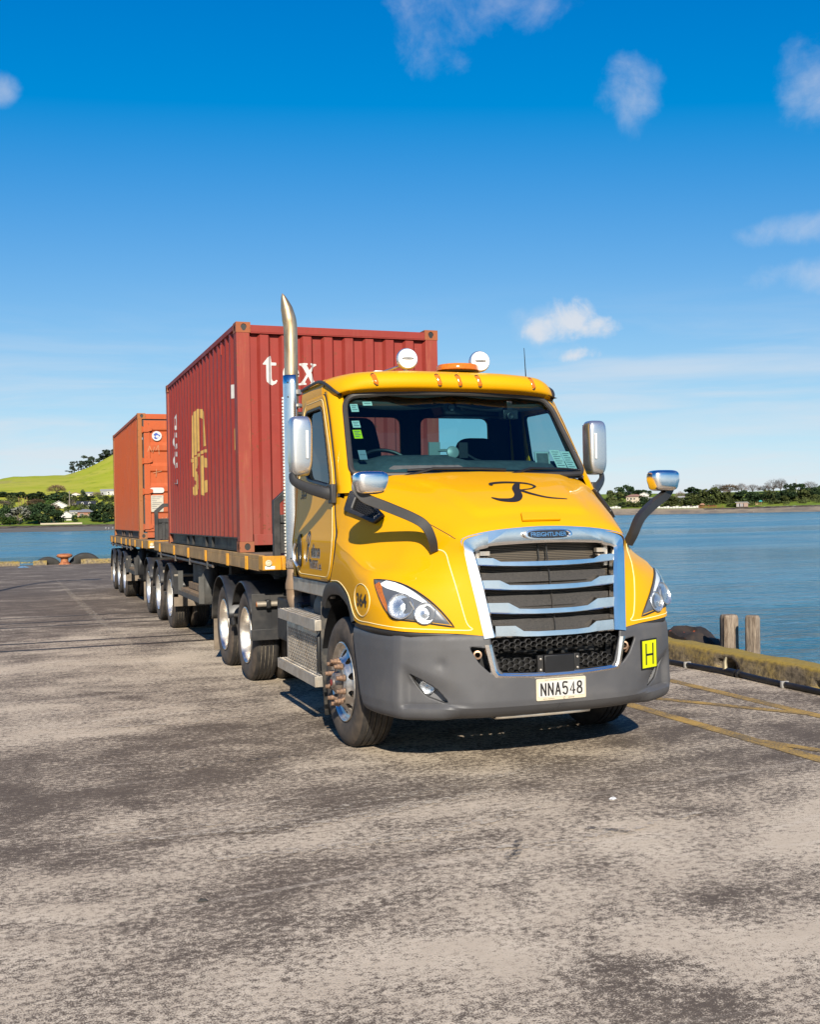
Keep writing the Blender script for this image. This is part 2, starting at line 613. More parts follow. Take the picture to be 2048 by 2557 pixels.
def rounded(P, r, n=5):
    """polygon with rounded corners"""
    out = []
    m = len(P)
    for i in range(m):
        a, b, c = V(P[i-1]), V(P[i]), V(P[(i+1) % m])
        d1, d2 = (a-b), (c-b)
        q = min(r, d1.length*.49, d2.length*.49)
        p1, p2 = b+d1.normalized()*q, b+d2.normalized()*q
        for k in range(n+1):
            t = k/n
            out.append(tuple(p1*(1-t)**2+b*2*t*(1-t)+p2*t*t))
    return out
_txt = {}
def text_mesh(string, bold=.0, shear=0.0):
    key = (string, bold, shear)
    if key not in _txt:
        c = bpy.data.curves.new('lettering', 'FONT')
        c.body = string
        c.size = 1.0
        c.offset = bold
        c.shear = shear
        c.align_x = 'CENTER'
        c.align_y = 'CENTER'
        c.resolution_u = 3
        o = bpy.data.objects.new('lettering', c)
        COL.objects.link(o)
        dg = bpy.context.evaluated_depsgraph_get()
        me = bpy.data.meshes.new_from_object(o.evaluated_get(dg))
        vs = [tuple(v.co) for v in me.vertices]
        fs = [tuple(p.vertices) for p in me.polygons]
        xs = [v[0] for v in vs]
        ys = [v[1] for v in vs]
        w, h = max(xs)-min(xs), max(ys)-min(ys)
        cx, cy = (max(xs)+min(xs))/2, (max(ys)+min(ys))/2
        _txt[key] = ([((x-cx)/w, (y-cy)/h) for x, y, z in vs], fs)
        bpy.data.objects.remove(o)
        bpy.data.meshes.remove(me)
        bpy.data.curves.remove(c)
    return _txt[key]
def text_on(mb, string, w, h, fn, bold=0.0, shear=0.0, mi=0):
    """lettering w wide and h high centred on (0,0) of the plane mapped by fn"""
    vs, fs = text_mesh(string, bold, shear)
    mb.add([fn(x*w, y*h) for x, y in vs], fs, mi)
def plane(o, ux, uy):
    o, ux, uy = V(o), V(ux), V(uy)
    return lambda a, b: o+ux*a+uy*b
# ------------------------------------------------------------------ the yellow tractor unit
truck = empty('semi_truck', (0, -3.83, 0), 'yellow bonneted semi truck with chrome grille and grey bumper parked on the wharf', 'truck')
SG = (-1, 1)

# --- bonnet: half net (x>0) from the grille/bottom edge up to the centre line
NET = [
 [(.55, -5.175, .955), (.74, -5.11, .975), (.94, -5.03, .985), (1.10, -4.90, .995), (1.19, -4.62, 1.005), (1.205, -4.26, 1.02), (1.205, -4.10, 1.185), (1.205, -3.88, 1.262), (1.20, -3.60, 1.262)],
 [(.585, -5.135, 1.15), (.775, -5.08, 1.14), (.95, -4.99, 1.15), (1.105, -4.86, 1.16), (1.20, -4.60, 1.17), (1.212, -4.33, 1.17), (1.212, -4.12, 1.26), (1.21, -3.90, 1.33), (1.205, -3.68, 1.36)],
 [(.605, -5.10, 1.30), (.80, -5.035, 1.275), (.95, -4.93, 1.29), (1.085, -4.79, 1.30), (1.185, -4.59, 1.315), (1.212, -4.38, 1.33), (1.212, -4.15, 1.41), (1.21, -3.93, 1.45), (1.205, -3.77, 1.49)],
 [(.618, -5.08, 1.40), (.79, -4.985, 1.375), (.93, -4.86, 1.375), (1.05, -4.73, 1.38), (1.135, -4.585, 1.39), (1.175, -4.42, 1.42), (1.195, -4.17, 1.50), (1.20, -3.96, 1.55), (1.20, -3.80, 1.60)],
 [(.632, -5.06, 1.52), (.74, -4.94, 1.50), (.85, -4.80, 1.495), (.945, -4.66, 1.495), (1.01, -4.52, 1.50), (1.065, -4.37, 1.53), (1.12, -4.15, 1.60), (1.15, -3.96, 1.66), (1.165, -3.79, 1.72)],
 [(.640, -5.05, 1.605), (.69, -4.95, 1.64), (.755, -4.80, 1.675), (.82, -4.66, 1.705), (.88, -4.52, 1.73), (.945, -4.36, 1.76), (1.02, -4.15, 1.81), (1.08, -3.96, 1.86), (1.125, -3.77, 1.905)],
 [(.56, -5.045, 1.64), (.60, -4.95, 1.70), (.65, -4.80, 1.765), (.70, -4.66, 1.82), (.75, -4.52, 1.865), (.81, -4.36, 1.91), (.89, -4.15, 1.965), (.97, -3.96, 2.01), (1.06, -3.72, 2.05)],
 [(.42, -5.04, 1.662), (.45, -4.95, 1.73), (.49, -4.80, 1.815), (.53, -4.66, 1.88), (.57, -4.52, 1.93), (.62, -4.36, 1.98), (.69, -4.15, 2.035), (.76, -3.96, 2.075), (.86, -3.76, 2.105)],
 [(.2, -5.035, 1.682), (.21, -4.95, 1.75), (.23, -4.80, 1.838), (.25, -4.66, 1.905), (.27, -4.52, 1.96), (.29, -4.36, 2.01), (.32, -4.18, 2.058), (.36, -4.02, 2.095), (.41, -3.86, 2.122)],
 [(0, -5.035, 1.686), (0, -4.95, 1.753), (0, -4.80, 1.842), (0, -4.66, 1.91), (0, -4.52, 1.965), (0, -4.36, 2.015), (0, -4.18, 2.063), (0, -4.02, 2.10), (0, -3.90, 2.126)]]
def between(a, b, t): return [tuple(V(p).lerp(V(q_), t)) for p, q_ in zip(a, b)]
NETC = NET[:3]+[between(NET[2], NET[3], .84), NET[3], between(NET[3], NET[4], .16)]+NET[4:]   # a tighter crease along the wing
half = smooth_net(NETC, 6, 6)
full = [[V((-p.x, p.y, p.z)) for p in r] for r in half]+[[p.copy() for p in r] for r in half[::-1][1:]]
# raised centre panel with a soft step, and the small inlet above the grille
def panel_lift(p):
    w = lin([(-5.0, .40), (-4.78, .50), (-4.3, .60), (-3.8, .86)], p.y)
    f = max(0, min(1, (-4.93-p.y)/-.05))
    e = max(0, min(1, (w-abs(p.x))/.05))
    e = e*e*(3-2*e)
    f = max(0, min(1, (p.y+4.90)/.07))
    f = f*f*(3-2*f)
    return .020*e*f
for r in full:
    for p in r:
        if p.z > 1.7: p.z += panel_lift(p)
bm_h = MB().grid(full)
hood = bm_h.build('bonnet', YELLOW, truck, angle=80, weld=True)
hv = [V(v) for v in bm_h.v]
HB = BVHTree.FromPolygons(hv, bm_h.f)
def on_hood(p, off=.003):
    h, n, i, d = HB.find_nearest(V(p))
    c = h-V((0, -4.2, 1.3))
    c.x *= .6
    if n.dot(c) < 0: n = -n
    return h+n*off
def on_top(x, y, off=.003):
    h, n, i, d = HB.ray_cast(V((x, y, 4)), V((0, 0, -1)))
    if h is None: return V((x, y, 2))
    return h+V((0, 0, off))
def part(mb, name, mat, parent=truck, label=None, **k):
    o = mb.build(name, mat, parent, **k)
    if label: o['label'] = label
    return o

# inlet, R emblem
m = MB()
m.prism([(-.155, 0), (.155, 0), (.16, .10), (-.125, .10)], (0, -4.985, 1.735), (1, 0, 0), (0, .86, .51), (0, -.012, .016))
part(m, 'hood_inlet', YELLOW, hood, bevel=.004)
m = MB()
fR = lambda x, y: on_top(x, y, .004)
m.ribbon(catmull([(-.245, .24, 0), (-.20, .30, 0), (-.05, .325, 0), (.12, .30, 0), (.175, .225, 0), (.11, .16, 0), (-.02, .125, 0)], 8), [.018+.034*math.sin(PI*min(1, (i+3)/40)) for i in range(49)], lambda a, b: fR(.06+a*.86, -4.69+b))
m.ribbon(catmull([(-.37, .0, 0), (-.30, -.045, 0), (-.18, -.05, 0), (-.10, .02, 0), (-.055, .14, 0), (.005, .235, 0), (.055, .30, 0)], 8), [.014+.056*math.sin(PI*i/52)**.7 for i in range(49)], lambda a, b: fR(.06+a*.86, -4.69+b))
m.ribbon(catmull([(-.035, .13, 0), (.05, .045, 0), (.17, -.015, 0), (.35, -.025, 0)], 8), [.052-.040*i/24 for i in range(25)], lambda a, b: fR(.06+a*.86, -4.69+b))
part(m, 'letter_r_emblem', INK, hood, label='charcoal script letter R on the bonnet')

# pinstripe lines on the wings, side vents, wing number
for s in SG:
    line = [(.80, -4.84, 1.555), (.745, -4.93, 1.535), (.725, -4.98, 1.45), (.70, -5.06, 1.25), (.66, -5.11, 1.05), (.63, -5.14, 1.0), (.74, -5.10, .998), (.94, -5.02, 1.008), (1.10, -4.90, 1.018), (1.185, -4.62, 1.03), (1.20, -4.30, 1.045), (1.205, -4.13, 1.205), (1.205, -3.9, 1.285), (1.205, -3.65, 1.285)]
    c = catmull(line, 8)
    m = MB()
    m.tube([on_hood((s*p.x, p.y, p.z), .001) for p in c], .0038, 5)
    part(m, 'pinstripe', CREAM, hood)
    # panel gap between bonnet top and wing
    m = MB()
    gap = catmull([(1.055, -3.80, 1.99), (.965, -4.1, 1.93), (.88, -4.35, 1.86), (.80, -4.58, 1.77), (.73, -4.80, 1.69), (.67, -4.98, 1.62)], 6)
    m.tube([on_hood((s*p.x, p.y, p.z), -.002) for p in gap], .004, 5)
    part(m, 'panel_gap', GREY_D, hood)
    # vent with a recessed comb mesh
    o_, ux, uy = V((s*1.12, -3.86, 1.905)), V((-s*.125, -.47, -.055)), V((-s*.06, .02, .145))
    poly = rounded([(0, -.45), (0, .62), (.35, .60), (1.0, -.18), (.84, -.75)], .07)
    inner = rounded([(.20, -.30), (.20, .36), (.40, .36), (.90, -.2), (.80, -.55)], .05)
    nrm = ux.cross(uy).normalized()
    if nrm.x*s < 0: nrm = -nrm
    m = MB()
    hs_ = lambda a, b, o: on_hood(o_+ux*a+uy*b, o)
    vs, fs = sheet(lambda a, b: hs_(a, b, .022), -.02, 1.02, -.8, .8, 40, 40, poly, [inner])
    m.add(vs, fs)
    part(m, 'vent_surround', GREY_D, hood, solid=.03)
    m = MB()
    m.add(*sheet(lambda a, b: hs_(a, b, .004), -.02, 1.02, -.8, .8, 16, 16, poly))
    part(m, 'vent_back', MATS.get('vent_void') or simple('vent_void', (.008, .008, .008), .95, spec=.1), hood)
    m = MB()
    for i in range(13):
        for j in range(8):
            a, b = .22+i*.055, -.52+j*.11+(.055 if i % 2 else 0)
            if inside(inner, np.array([a]), np.array([b]))[0]:
                c = hs_(a, b, .012)
                hx = [c+ux*.036*math.cos(PI/3*k)+uy*.064*math.sin(PI/3*k) for k in range(6)]
                hi = [c+ux*.024*math.cos(PI/3*k)+uy*.045*math.sin(PI/3*k) for k in range(6)]
                m.add(hx+hi, [(k, (k+1) % 6, 6+(k+1) % 6, 6+k) for k in range(6)])
    part(m, 'vent_mesh', GREY_D, hood)
    # number disc
    m = MB()
    cc = (1.212, -4.47, 1.185)
    fn = (lambda a, b: on_hood((-1.212, cc[1]-a, cc[2]+b), .004)) if s < 0 else (lambda a, b: on_hood((1.212, cc[1]+a, cc[2]+b), .004))
    m.tube([fn(.155*math.cos(t), .118*math.sin(t)) for t in np.linspace(0, 2*PI, 48, False)], .003, 5, closed=True)
    part(m, 'number_ring', CREAM, hood)
    m = MB()
    text_on(m, '364', .215, .10, fn, .03, .0)
    part(m, 'wing_number', INK, hood)

# --- wheel-arch flares
for s in SG:
    arc_o = catmull([(-4.26, 1.03), (-4.19, 1.13), (-4.08, 1.215), (-3.9, 1.275), (-3.72, 1.28), (-3.57, 1.262), (-3.47, 1.19), (-3.40, 1.08)] and [V((y, z, 0)) for y, z in [(-4.27, 1.015), (-4.19, 1.13), (-4.08, 1.205), (-3.9, 1.27), (-3.72, 1.275), (-3.57, 1.255), (-3.46, 1.19), (-3.40, 1.085)]], 6)
    arc_i = catmull([V((y, z, 0)) for y, z in [(-4.235, .99), (-4.16, 1.07), (-4.06, 1.125), (-3.9, 1.175), (-3.75, 1.18), (-3.61, 1.165), (-3.51, 1.12), (-3.455, 1.05)]], 6)
    rows = []
    for a, b in zip(arc_o, arc_i):
        mid = (a+b)/2
        rows.append([(s*1.17, a.x, a.y), (s*1.218, a.x, a.y), (s*1.225, mid.x, mid.y), (s*1.205, b.x, b.y), (s*1.02, b.x, b.y)])
    m = MB().grid(rows)
    part(m, 'wheel_arch', GREY_D, truck, angle=50)
    # grey strip under the wing, above the bumper
    low = catmull(NET[0][:6], 6)
    m = MB().grid([[(s*(p.x-.012), p.y+.012, p.z+.012), (s*(p.x-.014), p.y+.016, p.z-.045)] for p in low])
    part(m, 'wing_trim', GREY_D, truck, solid=.012)
    # inner arch liner
    rows = []
    for k in range(15):
        t = PI*(k/14)*1.05-.05
        rows.append([(s*x, -3.83-.60*math.cos(t), .48+.66*math.sin(t)) for x in (1.18, .62)])
    part(MB().grid(rows), 'arch_liner', BLACK_PL, truck)

# --- headlights
def bez(a, b, c, n):
    a, b, c = V(a), V(b), V(c)
    return [a*(1-t)**2+b*2*t*(1-t)+c*t*t for t in np.linspace(0, 1, n)]
for s in SG:
    tip, inn, out = V((1.172, -4.632, 1.345)), V((.742, -5.09, 1.02)), V((1.118, -4.87, 1.078))
    top = bez(tip, (.93, -4.98, 1.33), inn, 25)
    lft = bez(tip, (1.178, -4.76, 1.17), out, 25)
    def hl(u, v, off):
        """u across (outer edge to upper edge), v down from the tip"""
        i = min(23, int(v*24))
        f = v*24-i
        a = lft[i].lerp(lft[i+1], f)
        b = top[i].lerp(top[i+1], f)
        p = a.lerp(b, u)
        q_ = on_hood((s*p.x, p.y, p.z), off)
        return q_
    # rim: the seal around the unit
    loop = [hl(0, v, .004) for v in np.linspace(0, 1, 20)]+[hl(u, 1, .004) for u in np.linspace(0, 1, 14)[1:]]+[hl(1, v, .004) for v in np.linspace(1, 0, 24)[1:-1]]
    body = MB().grid([[hl(u, v, -.006+.012*(1 if .02 < u < .98 and v < .97 else 0)) for u in np.linspace(0, 1, 15)] for v in np.linspace(0, 1, 25)])
    head = part(body, 'headlight', LAMP_DK, truck, angle=60)
    m = MB().tube(loop, .006, 6, closed=True)
    part(m, 'headlight_seal', GREY_D, head)
    # white guide bar along the upper edge
    m = MB()
    rows = []
    for v in np.linspace(.16, .80, 22):
        w = .55-.42*((v-.16)/.64)
        hi = .93-.02*v
        lo = max(.30+.62*((v-.16)/.64)**.9, hi-w)
        lo = min(lo, hi-.02)
        rows.append([hl(u, v, .011) for u in np.linspace(lo, hi, 7)])
    part(m.grid(rows), 'light_bar', LENS_W, head)
    # amber side reflector
    rows = []
    for v in np.linspace(.12, .95, 18):
        hi = lin([(.12, .55), (.35, .26), (.7, .14), (.95, .09)], v)
        rows.append([hl(u, v, .012) for u in np.linspace(.03, hi-.02, 6)])
    part(MB().grid(rows), 'side_reflector', AMBER, head)
    # two reflector lamps
    for (u, v, r, nm) in ((.37, .72, .088, 'main'), (.68, .85, .074, 'dip')):
        c = hl(u, v, .004)
        n = (hl(u, v, .05)-c).normalized()
        n = (n+V((0, -.35, .1))).normalized()
        m = MB().lathe([(r*1.06, .010), (r, .014), (r*.9, .004), (r*.6, -.0), (.3*r, .006), (.0001, .012)], c, n, 24)
        part(m, 'lamp_reflector', REFL, head)
        m = MB().lathe([(r*.62, .010), (r*.52, .016), (r*.3, .021), (.0001, .022)], c, n, 20)
        part(m, 'projector_lens', GLASS_C, head)
    # divider between the lamps
    m = MB().tube([hl(.60, .66, .012), hl(.53, .86, .012), hl(.51, .95, .012)], .006, 6)
    part(m, 'lamp_divider', ALU_D, head)
    m = MB().grid([[hl(u, v, .018+.012*math.sin(PI*min(1, v))*math.sin(PI*u)) for u in np.linspace(.0, 1, 15)] for v in np.linspace(.0, 1, 25)])
    part(m, 'lamp_cover', GLASS_C, head, angle=180)

# --- grille
def YG(x, z):
    return -5.19+(z-.94)*.215+.085*x*x
SUR = [(-.490, .945), (-.515, 1.15), (-.543, 1.35), (-.572, 1.50), (-.568, 1.555), (-.46, 1.582), (-.41, 1.594), (0, 1.606)]
SUR = SUR+[(-x, z) for x, z in SUR[::-1][1:]]
OUT = [(-.560, .935), (-.588, 1.15), (-.617, 1.35), (-.640, 1.54), (-.645, 1.625), (-.45, 1.672), (-.2, 1.694), (0, 1.700)]
OUT = OUT+[(-x, z) for x, z in OUT[::-1][1:]]
INN = [(-.470, .945), (-.495, 1.15), (-.525, 1.35), (-.552, 1.50), (-.548, 1.538), (-.46, 1.556), (-.415, 1.570), (0, 1.582)]
INN = INN+[(-x, z) for x, z in INN[::-1][1:]]
rows = []
for (a, b), (c, d), (e, f) in zip(OUT, SUR, INN):
    rows.append([(a, YG(a, b)+.04, b), (a, YG(a, b)-.026, b), (c, YG(c, d)-(.033 if d < 1.54 else .024), d), (e*1.0, YG(e, f)-.012, f), (e, YG(e, f)+.05, f)])
sur = [[V(p) for p in r] for r in rows]
sm = []
cols = [catmull([r[j] for r in sur], 3) for j in range(5)]
m = MB().grid([[c[i] for c in cols] for i in range(len(cols[0]))])
grille = part(m, 'grille_surround', CHROME, truck, angle=28)
# badge
fb = lambda a, b, off=0: V((a, YG(a, 1.642+b)-.052-off, 1.642+b))
ell = lambda rx, rz, n=40: [(rx*math.copysign(abs(math.cos(t))**.6, math.cos(t)), rz*math.copysign(abs(math.sin(t))**.8, math.sin(t))) for t in np.linspace(0, 2*PI, n, False)]
m = MB()
A, B, C_ = ell(.187, .037), ell(.172, .028), ell(.160, .024)
ring = [[fb(a, b, -.02) for a, b in A], [fb(a, b, .010) for a, b in A], [fb(a, b, .012) for a, b in B], [fb(a, b, .004) for a, b in C_]]
m.grid(ring, closed=True)
part(m, 'badge_rim', CHROME, grille)
m = MB().add([fb(a, b, .005) for a, b in B], [tuple(range(40))])
part(m, 'badge_field', BLACK_PL, grille)
m = MB()
text_on(m, 'FREIGHTLINER', .285, .031, lambda a, b: fb(a, b, .0085), .02)
part(m, 'badge_lettering', CHROME, grille, label='raised chrome letters FREIGHTLINER')
# chrome bars with stepped ends
BARS = [(.568, 1.437, 1.487, .432, .372, 1.416, 1.452), (.535, 1.271, 1.332, .400, .325, 1.249, 1.287), (.503, 1.105, 1.176, .355, .27, 1.084, 1.121), (.468, .938, 1.018, .322, .258, .930, .968)]
for xe, zb, zt, xs1, xs2, cb, ct in BARS:
    rows = []
    xs_ = [-xe, -xs1-.0, -xs1+.002, -xs2, -xs2*.6, -xs2*.3, 0]
    xs_ = xs_+[-x for x in xs_[::-1][1:]]
    for x in xs_:
        a = abs(x)
        lowz = cb+(zb-cb)*min(1, (a/xe))**2
        if a >= xs1-.0005: hi = zt-.004*(xe-a)/max(.01, xe-xs1)
        elif a >= xs1-.003: hi = zt-.004
        elif a >= xs2-.0005: hi = ct+(zt-ct)*.12+.0
        else: hi = ct+(zb-cb)*.5*(a/xe)**2
        y = YG(x, lowz)+.0-(.012 if a < xs2 else .0)
        rows.append([(x, y+.075, hi+.010), (x, y-.003, hi), (x, y-.006, lowz+(hi-lowz)*.5), (x, y-.008, lowz+(hi-lowz)*.12), (x, y-.002, lowz), (x, y+.06, lowz+.004)])
    part(MB().grid(rows), 'grille_bar', CHROME, grille, angle=22)
# screen and radiator behind
m = MB()
rows = [[(x, YG(x, z)+.11, z) for x in np.linspace(-.57, .57, 13)] for z in np.linspace(.92, 1.62, 8)]
m.grid(rows)
part(m, 'radiator', RADI, truck)
m = MB()
for z0, z1 in ((.955, 1.05), (1.135, 1.215), (1.305, 1.375)):
    m.grid([[(x, YG(x, z)+.062, z) for x in np.linspace(-.50, .50, 9)] for z in (z0, z1)])
part(m, 'bug_screen', SCREEN, truck)
m = MB()
m.tube([(.02, YG(0, z)+.05, z) for z in (.95, 1.2, 1.4, 1.6)], .006, 6)
m.tube([(-.03, YG(0, z)+.085, z) for z in (.95, 1.2, 1.4, 1.6)], .006, 6)
part(m, 'radiator_stay', BLACK_ST, truck)
for s in SG:
    m = MB()
    m.box(s*.50, s*.53, -5.0, -4.96, 1.40, 1.56)
    m.box(s*.43, s*.505, -5.02, -4.98, 1.50, 1.53)
    part(m, 'radiator_bracket', ALU_D, truck)
m = MB()
for s in SG:
    m.grid([[(s*.555, YG(.5, z)+.0, z), (s*.56, YG(.5, z)+.13, z)] for z in (.93, 1.2, 1.45, 1.6)])
m.grid([[(x, YG(x, 1.6)+.02, 1.585), (x, YG(x, 1.6)+.14, 1.60)] for x in (-.55, 0, .55)])
part(m, 'grille_duct', BLACK_PL, truck)

# --- bumper
PLAN = [(0, -5.215), (.30, -5.208), (.56, -5.178), (.76, -5.115), (.93, -5.035), (1.06, -4.945), (1.090, -4.915), (1.108, -4.885), (1.118, -4.86), (1.155, -4.74), (1.188, -4.58), (1.20, -4.40), (1.20, -4.19)]
PC = catmull([(x, y, 0) for x, y in PLAN], 6)
plen = [0]
for a, b in zip(PC, PC[1:]): plen.append(plen[-1]+(b-a).length)
PL = plen[-1]
def plan(u):
    u = max(0, min(PL, u))
    i = max(0, min(len(PC)-2, int(np.searchsorted(plen, u))-1))
    t = (u-plen[i])/max(1e-6, plen[i+1]-plen[i])
    p, q2 = PC[i].lerp(PC[i+1], t), (PC[i+1]-PC[i]).normalized()
    return p, V((-q2.y, q2.x, 0))*-1
def u_of_x(x):
    return next(plen[i]+(x-PC[i].x)/max(1e-6, PC[i+1].x-PC[i].x)*(plen[i+1]-plen[i]) for i in range(len(PC)-1) if PC[i+1].x >= x)
BIN = [(.375, .10), (.385, .05), (.40, .022), (.43, .004), (.50, -.004), (.62, .0), (.86, .006), (.93, .012), (.955, .020), (.975, .05), (.98, .09)]
uc_ = u_of_x(1.095)
def bump_pt(u, z, s, off=0.0):
    end = PL-.5*max(0, .964-z)*.92
    uu = u/PL*end
    p, n = plan(uu)
    cham = lin(BIN, z)
    ct_ = max(0, min(1, (.86-uu)/.12))
    cham += ct_*.055*max(0, min(1, (.465-z)/.075))*(1 if z < .465 else 0)
    # scooped flank between the corner crease and the lower edge
    sc = 0
    ss = lambda t: max(0, min(1, t))**2*(3-2*max(0, min(1, t)))
    sc = .050*ss((uc_-uu)/.08)*ss((uu-.60)/.38)*ss((z-.455)/.03)*ss((.80-z-.35*(uc_-uu))/.16)
    dent = .010*math.exp(-((uu-.86)**2+(z-.765)**2)/.0016)*(1 if s < 0 else 0)
    q_ = p-n*(cham+sc+dent-off)
    return V((s*q_.x, q_.y, z))
for s in (-1,):
    m = MB()
    for s2 in SG:
        ug = u_of_x(.515)
        hole = [(-.1, .672), (ug-.06, .686), (ug-.032, .72), (ug, .895), (ug+.005, 1.1), (-.1, 1.1)]
        ut = u_of_x(.62)
        tow = rounded([(ut-.075, .868), (ut+.040, .884), (ut+.050, .868), (ut+.005, .77), (ut-.072, .692)], .02)
        uf = u_of_x(.95)
        fog = rounded([(uf+.185, .708), (uf+.075, .650), (uf-.005, .598), (uf-.075, .500), (uf-.04, .494), (uf+.10, .540), (uf+.155, .61)], .03)
        m.add(*sheet(lambda u, z: bump_pt(u, z, s2), 0, PL, .375, .98, 190, 60, None, [hole, tow, fog]))
    bumper = part(m, 'bumper', GREY_PL, truck, angle=30, weld=True, solid=.02)
for s in SG:
    # tow pocket and eye
    m = MB()
    m.grid([[bump_pt(u, z, s, -.13) for u in np.linspace(ut-.12, ut+.1, 4)] for z in (.67, .78, .90)])
    part(m, 'tow_pocket', BLACK_PL, bumper)
    c = bump_pt(ut-.005, .82, s, -.05)
    m = MB().lathe([(.020, -.09), (.032, -.03), (.034, .0), (.030, .02), (.020, .022), (.016, .01)], c, (-.35*1, -1, .1), 18)
    m.tube([c+V((s*.03, .03, -.05)), c+V((s*.045, .01, -.02)), c+V((s*.02, .0, .0))], .014, 8)
    part(m, 'tow_eye', STEEL_BR, bumper)
    # fog lamp
    fu = [(uf+.185, .708), (uf+.075, .650), (uf-.005, .598), (uf-.075, .500), (uf-.04, .494), (uf+.10, .540), (uf+.155, .61)]
    P = rounded(fu, .03)
    m = MB()
    m.add([bump_pt(a, b, s, -.004) for a, b in P]+[bump_pt(a, b, s, -.06) for a, b in P], [(i, (i+1) % len(P), len(P)+(i+1) % len(P), len(P)+i) for i in range(len(P))]+[tuple(range(len(P), 2*len(P)))])
    fogo = part(m, 'fog_lamp', MATS.get('fog_bezel') or simple('fog_bezel', (.30, .30, .31), .45, var=.1), truck)
    c = bump_pt(uf+.085, .60, s, -.05)
    d = V((s*.45, -1, .05)).normalized()
    part(MB().lathe([(.054, .0), (.054, .02), (.045, .008), (.02, .0), (.0001, .006)], c, d, 22), 'lamp_reflector', REFL, fogo)
    part(MB().lathe([(.040, .02), (.028, .03), (.0001, .034)], c, d, 18), 'lamp_lens', GLASS_C, fogo)
    m = MB().add([bump_pt(a, b, s, -.006) for a, b in P], [tuple(range(len(P)))])
    part(m, 'fog_lamp_cover', GLASS_C, fogo)
    m = MB().tube([bump_pt(a, b, s, -.002) for a, b in P], .006, 5, closed=True)
    part(m, 'fog_lamp_seal', GREY_D, fogo)
# chin plate
m = MB().grid([[(x, -5.12+.12*x*x, .385), (x, -5.11+.12*x*x, .362), (x, -4.8, .36)] for x in np.linspace(-.44, .30, 9)])
part(m, 'chin_plate', ALU_D, bumper, solid=.008)
# chrome U of the lower grille
Uo = [(-.555, .895), (-.548, .86), (-.515, .72), (-.495, .68), (-.45, .66), (-.2, .643), (0, .640)]
Uo = Uo+[(-x, z) for x, z in Uo[::-1][1:]]
Ui = [(-.505, .895), (-.50, .86), (-.472, .735), (-.455, .705), (-.43, .695), (-.2, .683), (0, .680)]
Ui = Ui+[(-x, z) for x, z in Ui[::-1][1:]]
yb = lambda x: plan(u_of_x(abs(x)+1e-4))[0].y
rows = []
for (a, b), (c, d) in zip(Uo, Ui):
    e, f = (a+c)/2, (b+d)/2
    rows.append([(a, yb(a)+.02, b), (a, yb(a)-.008, b), (e, yb(e)-.016, f), (c, yb(c)-.004, d), (c, yb(c)+.06, d)])
cols = [catmull([V(r[j]) for r in rows], 3) for j in range(5)]
part(MB().grid([[c[i] for c in cols] for i in range(len(cols[0]))]), 'lower_grille_trim', CHROME, bumper, angle=35)
# honeycomb
HONEY = simple('honeycomb_plastic', (.026, .025, .024), .6, var=.2)
def honey(x0, x1, z0, z1, off, skip=None):
    m = MB()
    R_ = .027
    dx, dz = R_*1.5, R_*math.sqrt(3)*.86
    nx = int((x1-x0)/dx)+1
    for i in range(nx):
        for j in range(int((z1-z0)/dz)+1):
            x, z = x0+i*dx, z0+j*dz+(dz/2 if i % 2 else 0)
            if z > z1 or (skip and skip(x, z)): continue
            y = yb(min(.54, abs(x)))+off
            o = [(x+R_*math.cos(PI/3*k), y, z+R_*.86*math.sin(PI/3*k)) for k in range(6)]
            n_ = [(x+R_*.80*math.cos(PI/3*k), y-.004, z+R_*.68*math.sin(PI/3*k)) for k in range(6)]
            bk = [(a, b+.035, c) for a, b, c in n_]
            m.add(o+n_+bk, [(k, (k+1) % 6, 6+(k+1) % 6, 6+k) for k in range(6)]+[(6+k, 6+(k+1) % 6, 12+(k+1) % 6, 12+k) for k in range(6)])
    return m
part(honey(-.475, .475, .862, .922, .01), 'upper_honeycomb', HONEY, bumper)
part(honey(-.445, -.17, .712, .785, .012), 'lower_honeycomb', HONEY, bumper)
part(honey(.175, .455, .712, .785, .012), 'lower_honeycomb', HONEY, bumper)
m = MB().grid([[(x, -5.05+.2*x*x, z) for x in np.linspace(-.56, .56, 7)] for z in (.64, .8, .96)])
part(m, 'lower_grille_back', simple('grille_void', (.006, .006, .006), .9), bumper)
m = MB()
m.cyl((-.30, -5.10, .825), (.30, -5.10, .825), .016, 10)
m.cyl((-.38, -5.09, .835), (-.12, -5.09, .80), .010, 8)
m.box(-.05, .0, -5.12, -5.08, .795, .84)
m.box(.07, .12, -5.12, -5.08, .795, .84)
m.box(.2, .34, -5.11, -5.07, .80, .84)
part(m, 'winch_bar', BLACK_ST, bumper)
m = MB().box(-.118, .118, -5.222, -5.16, .672, .80)
radar = part(m, 'radar_cover', BLACK_PL, bumper, bevel=.006)
for s in SG:
    m = MB().box(s*.122, s*.165, -5.212, -5.18, .675, .80)
    part(m, 'radar_bracket', BLACK_ST, bumper, bevel=.004)
for x in (-.145, .145):
    for z in (.70, .775):
        m = MB().lathe([(.008, 0), (.008, .006), (.0001, .008)], (x, -5.212, z), (0, -1, 0), 10)
        part(m, 'bolt', ALU_D, bumper)

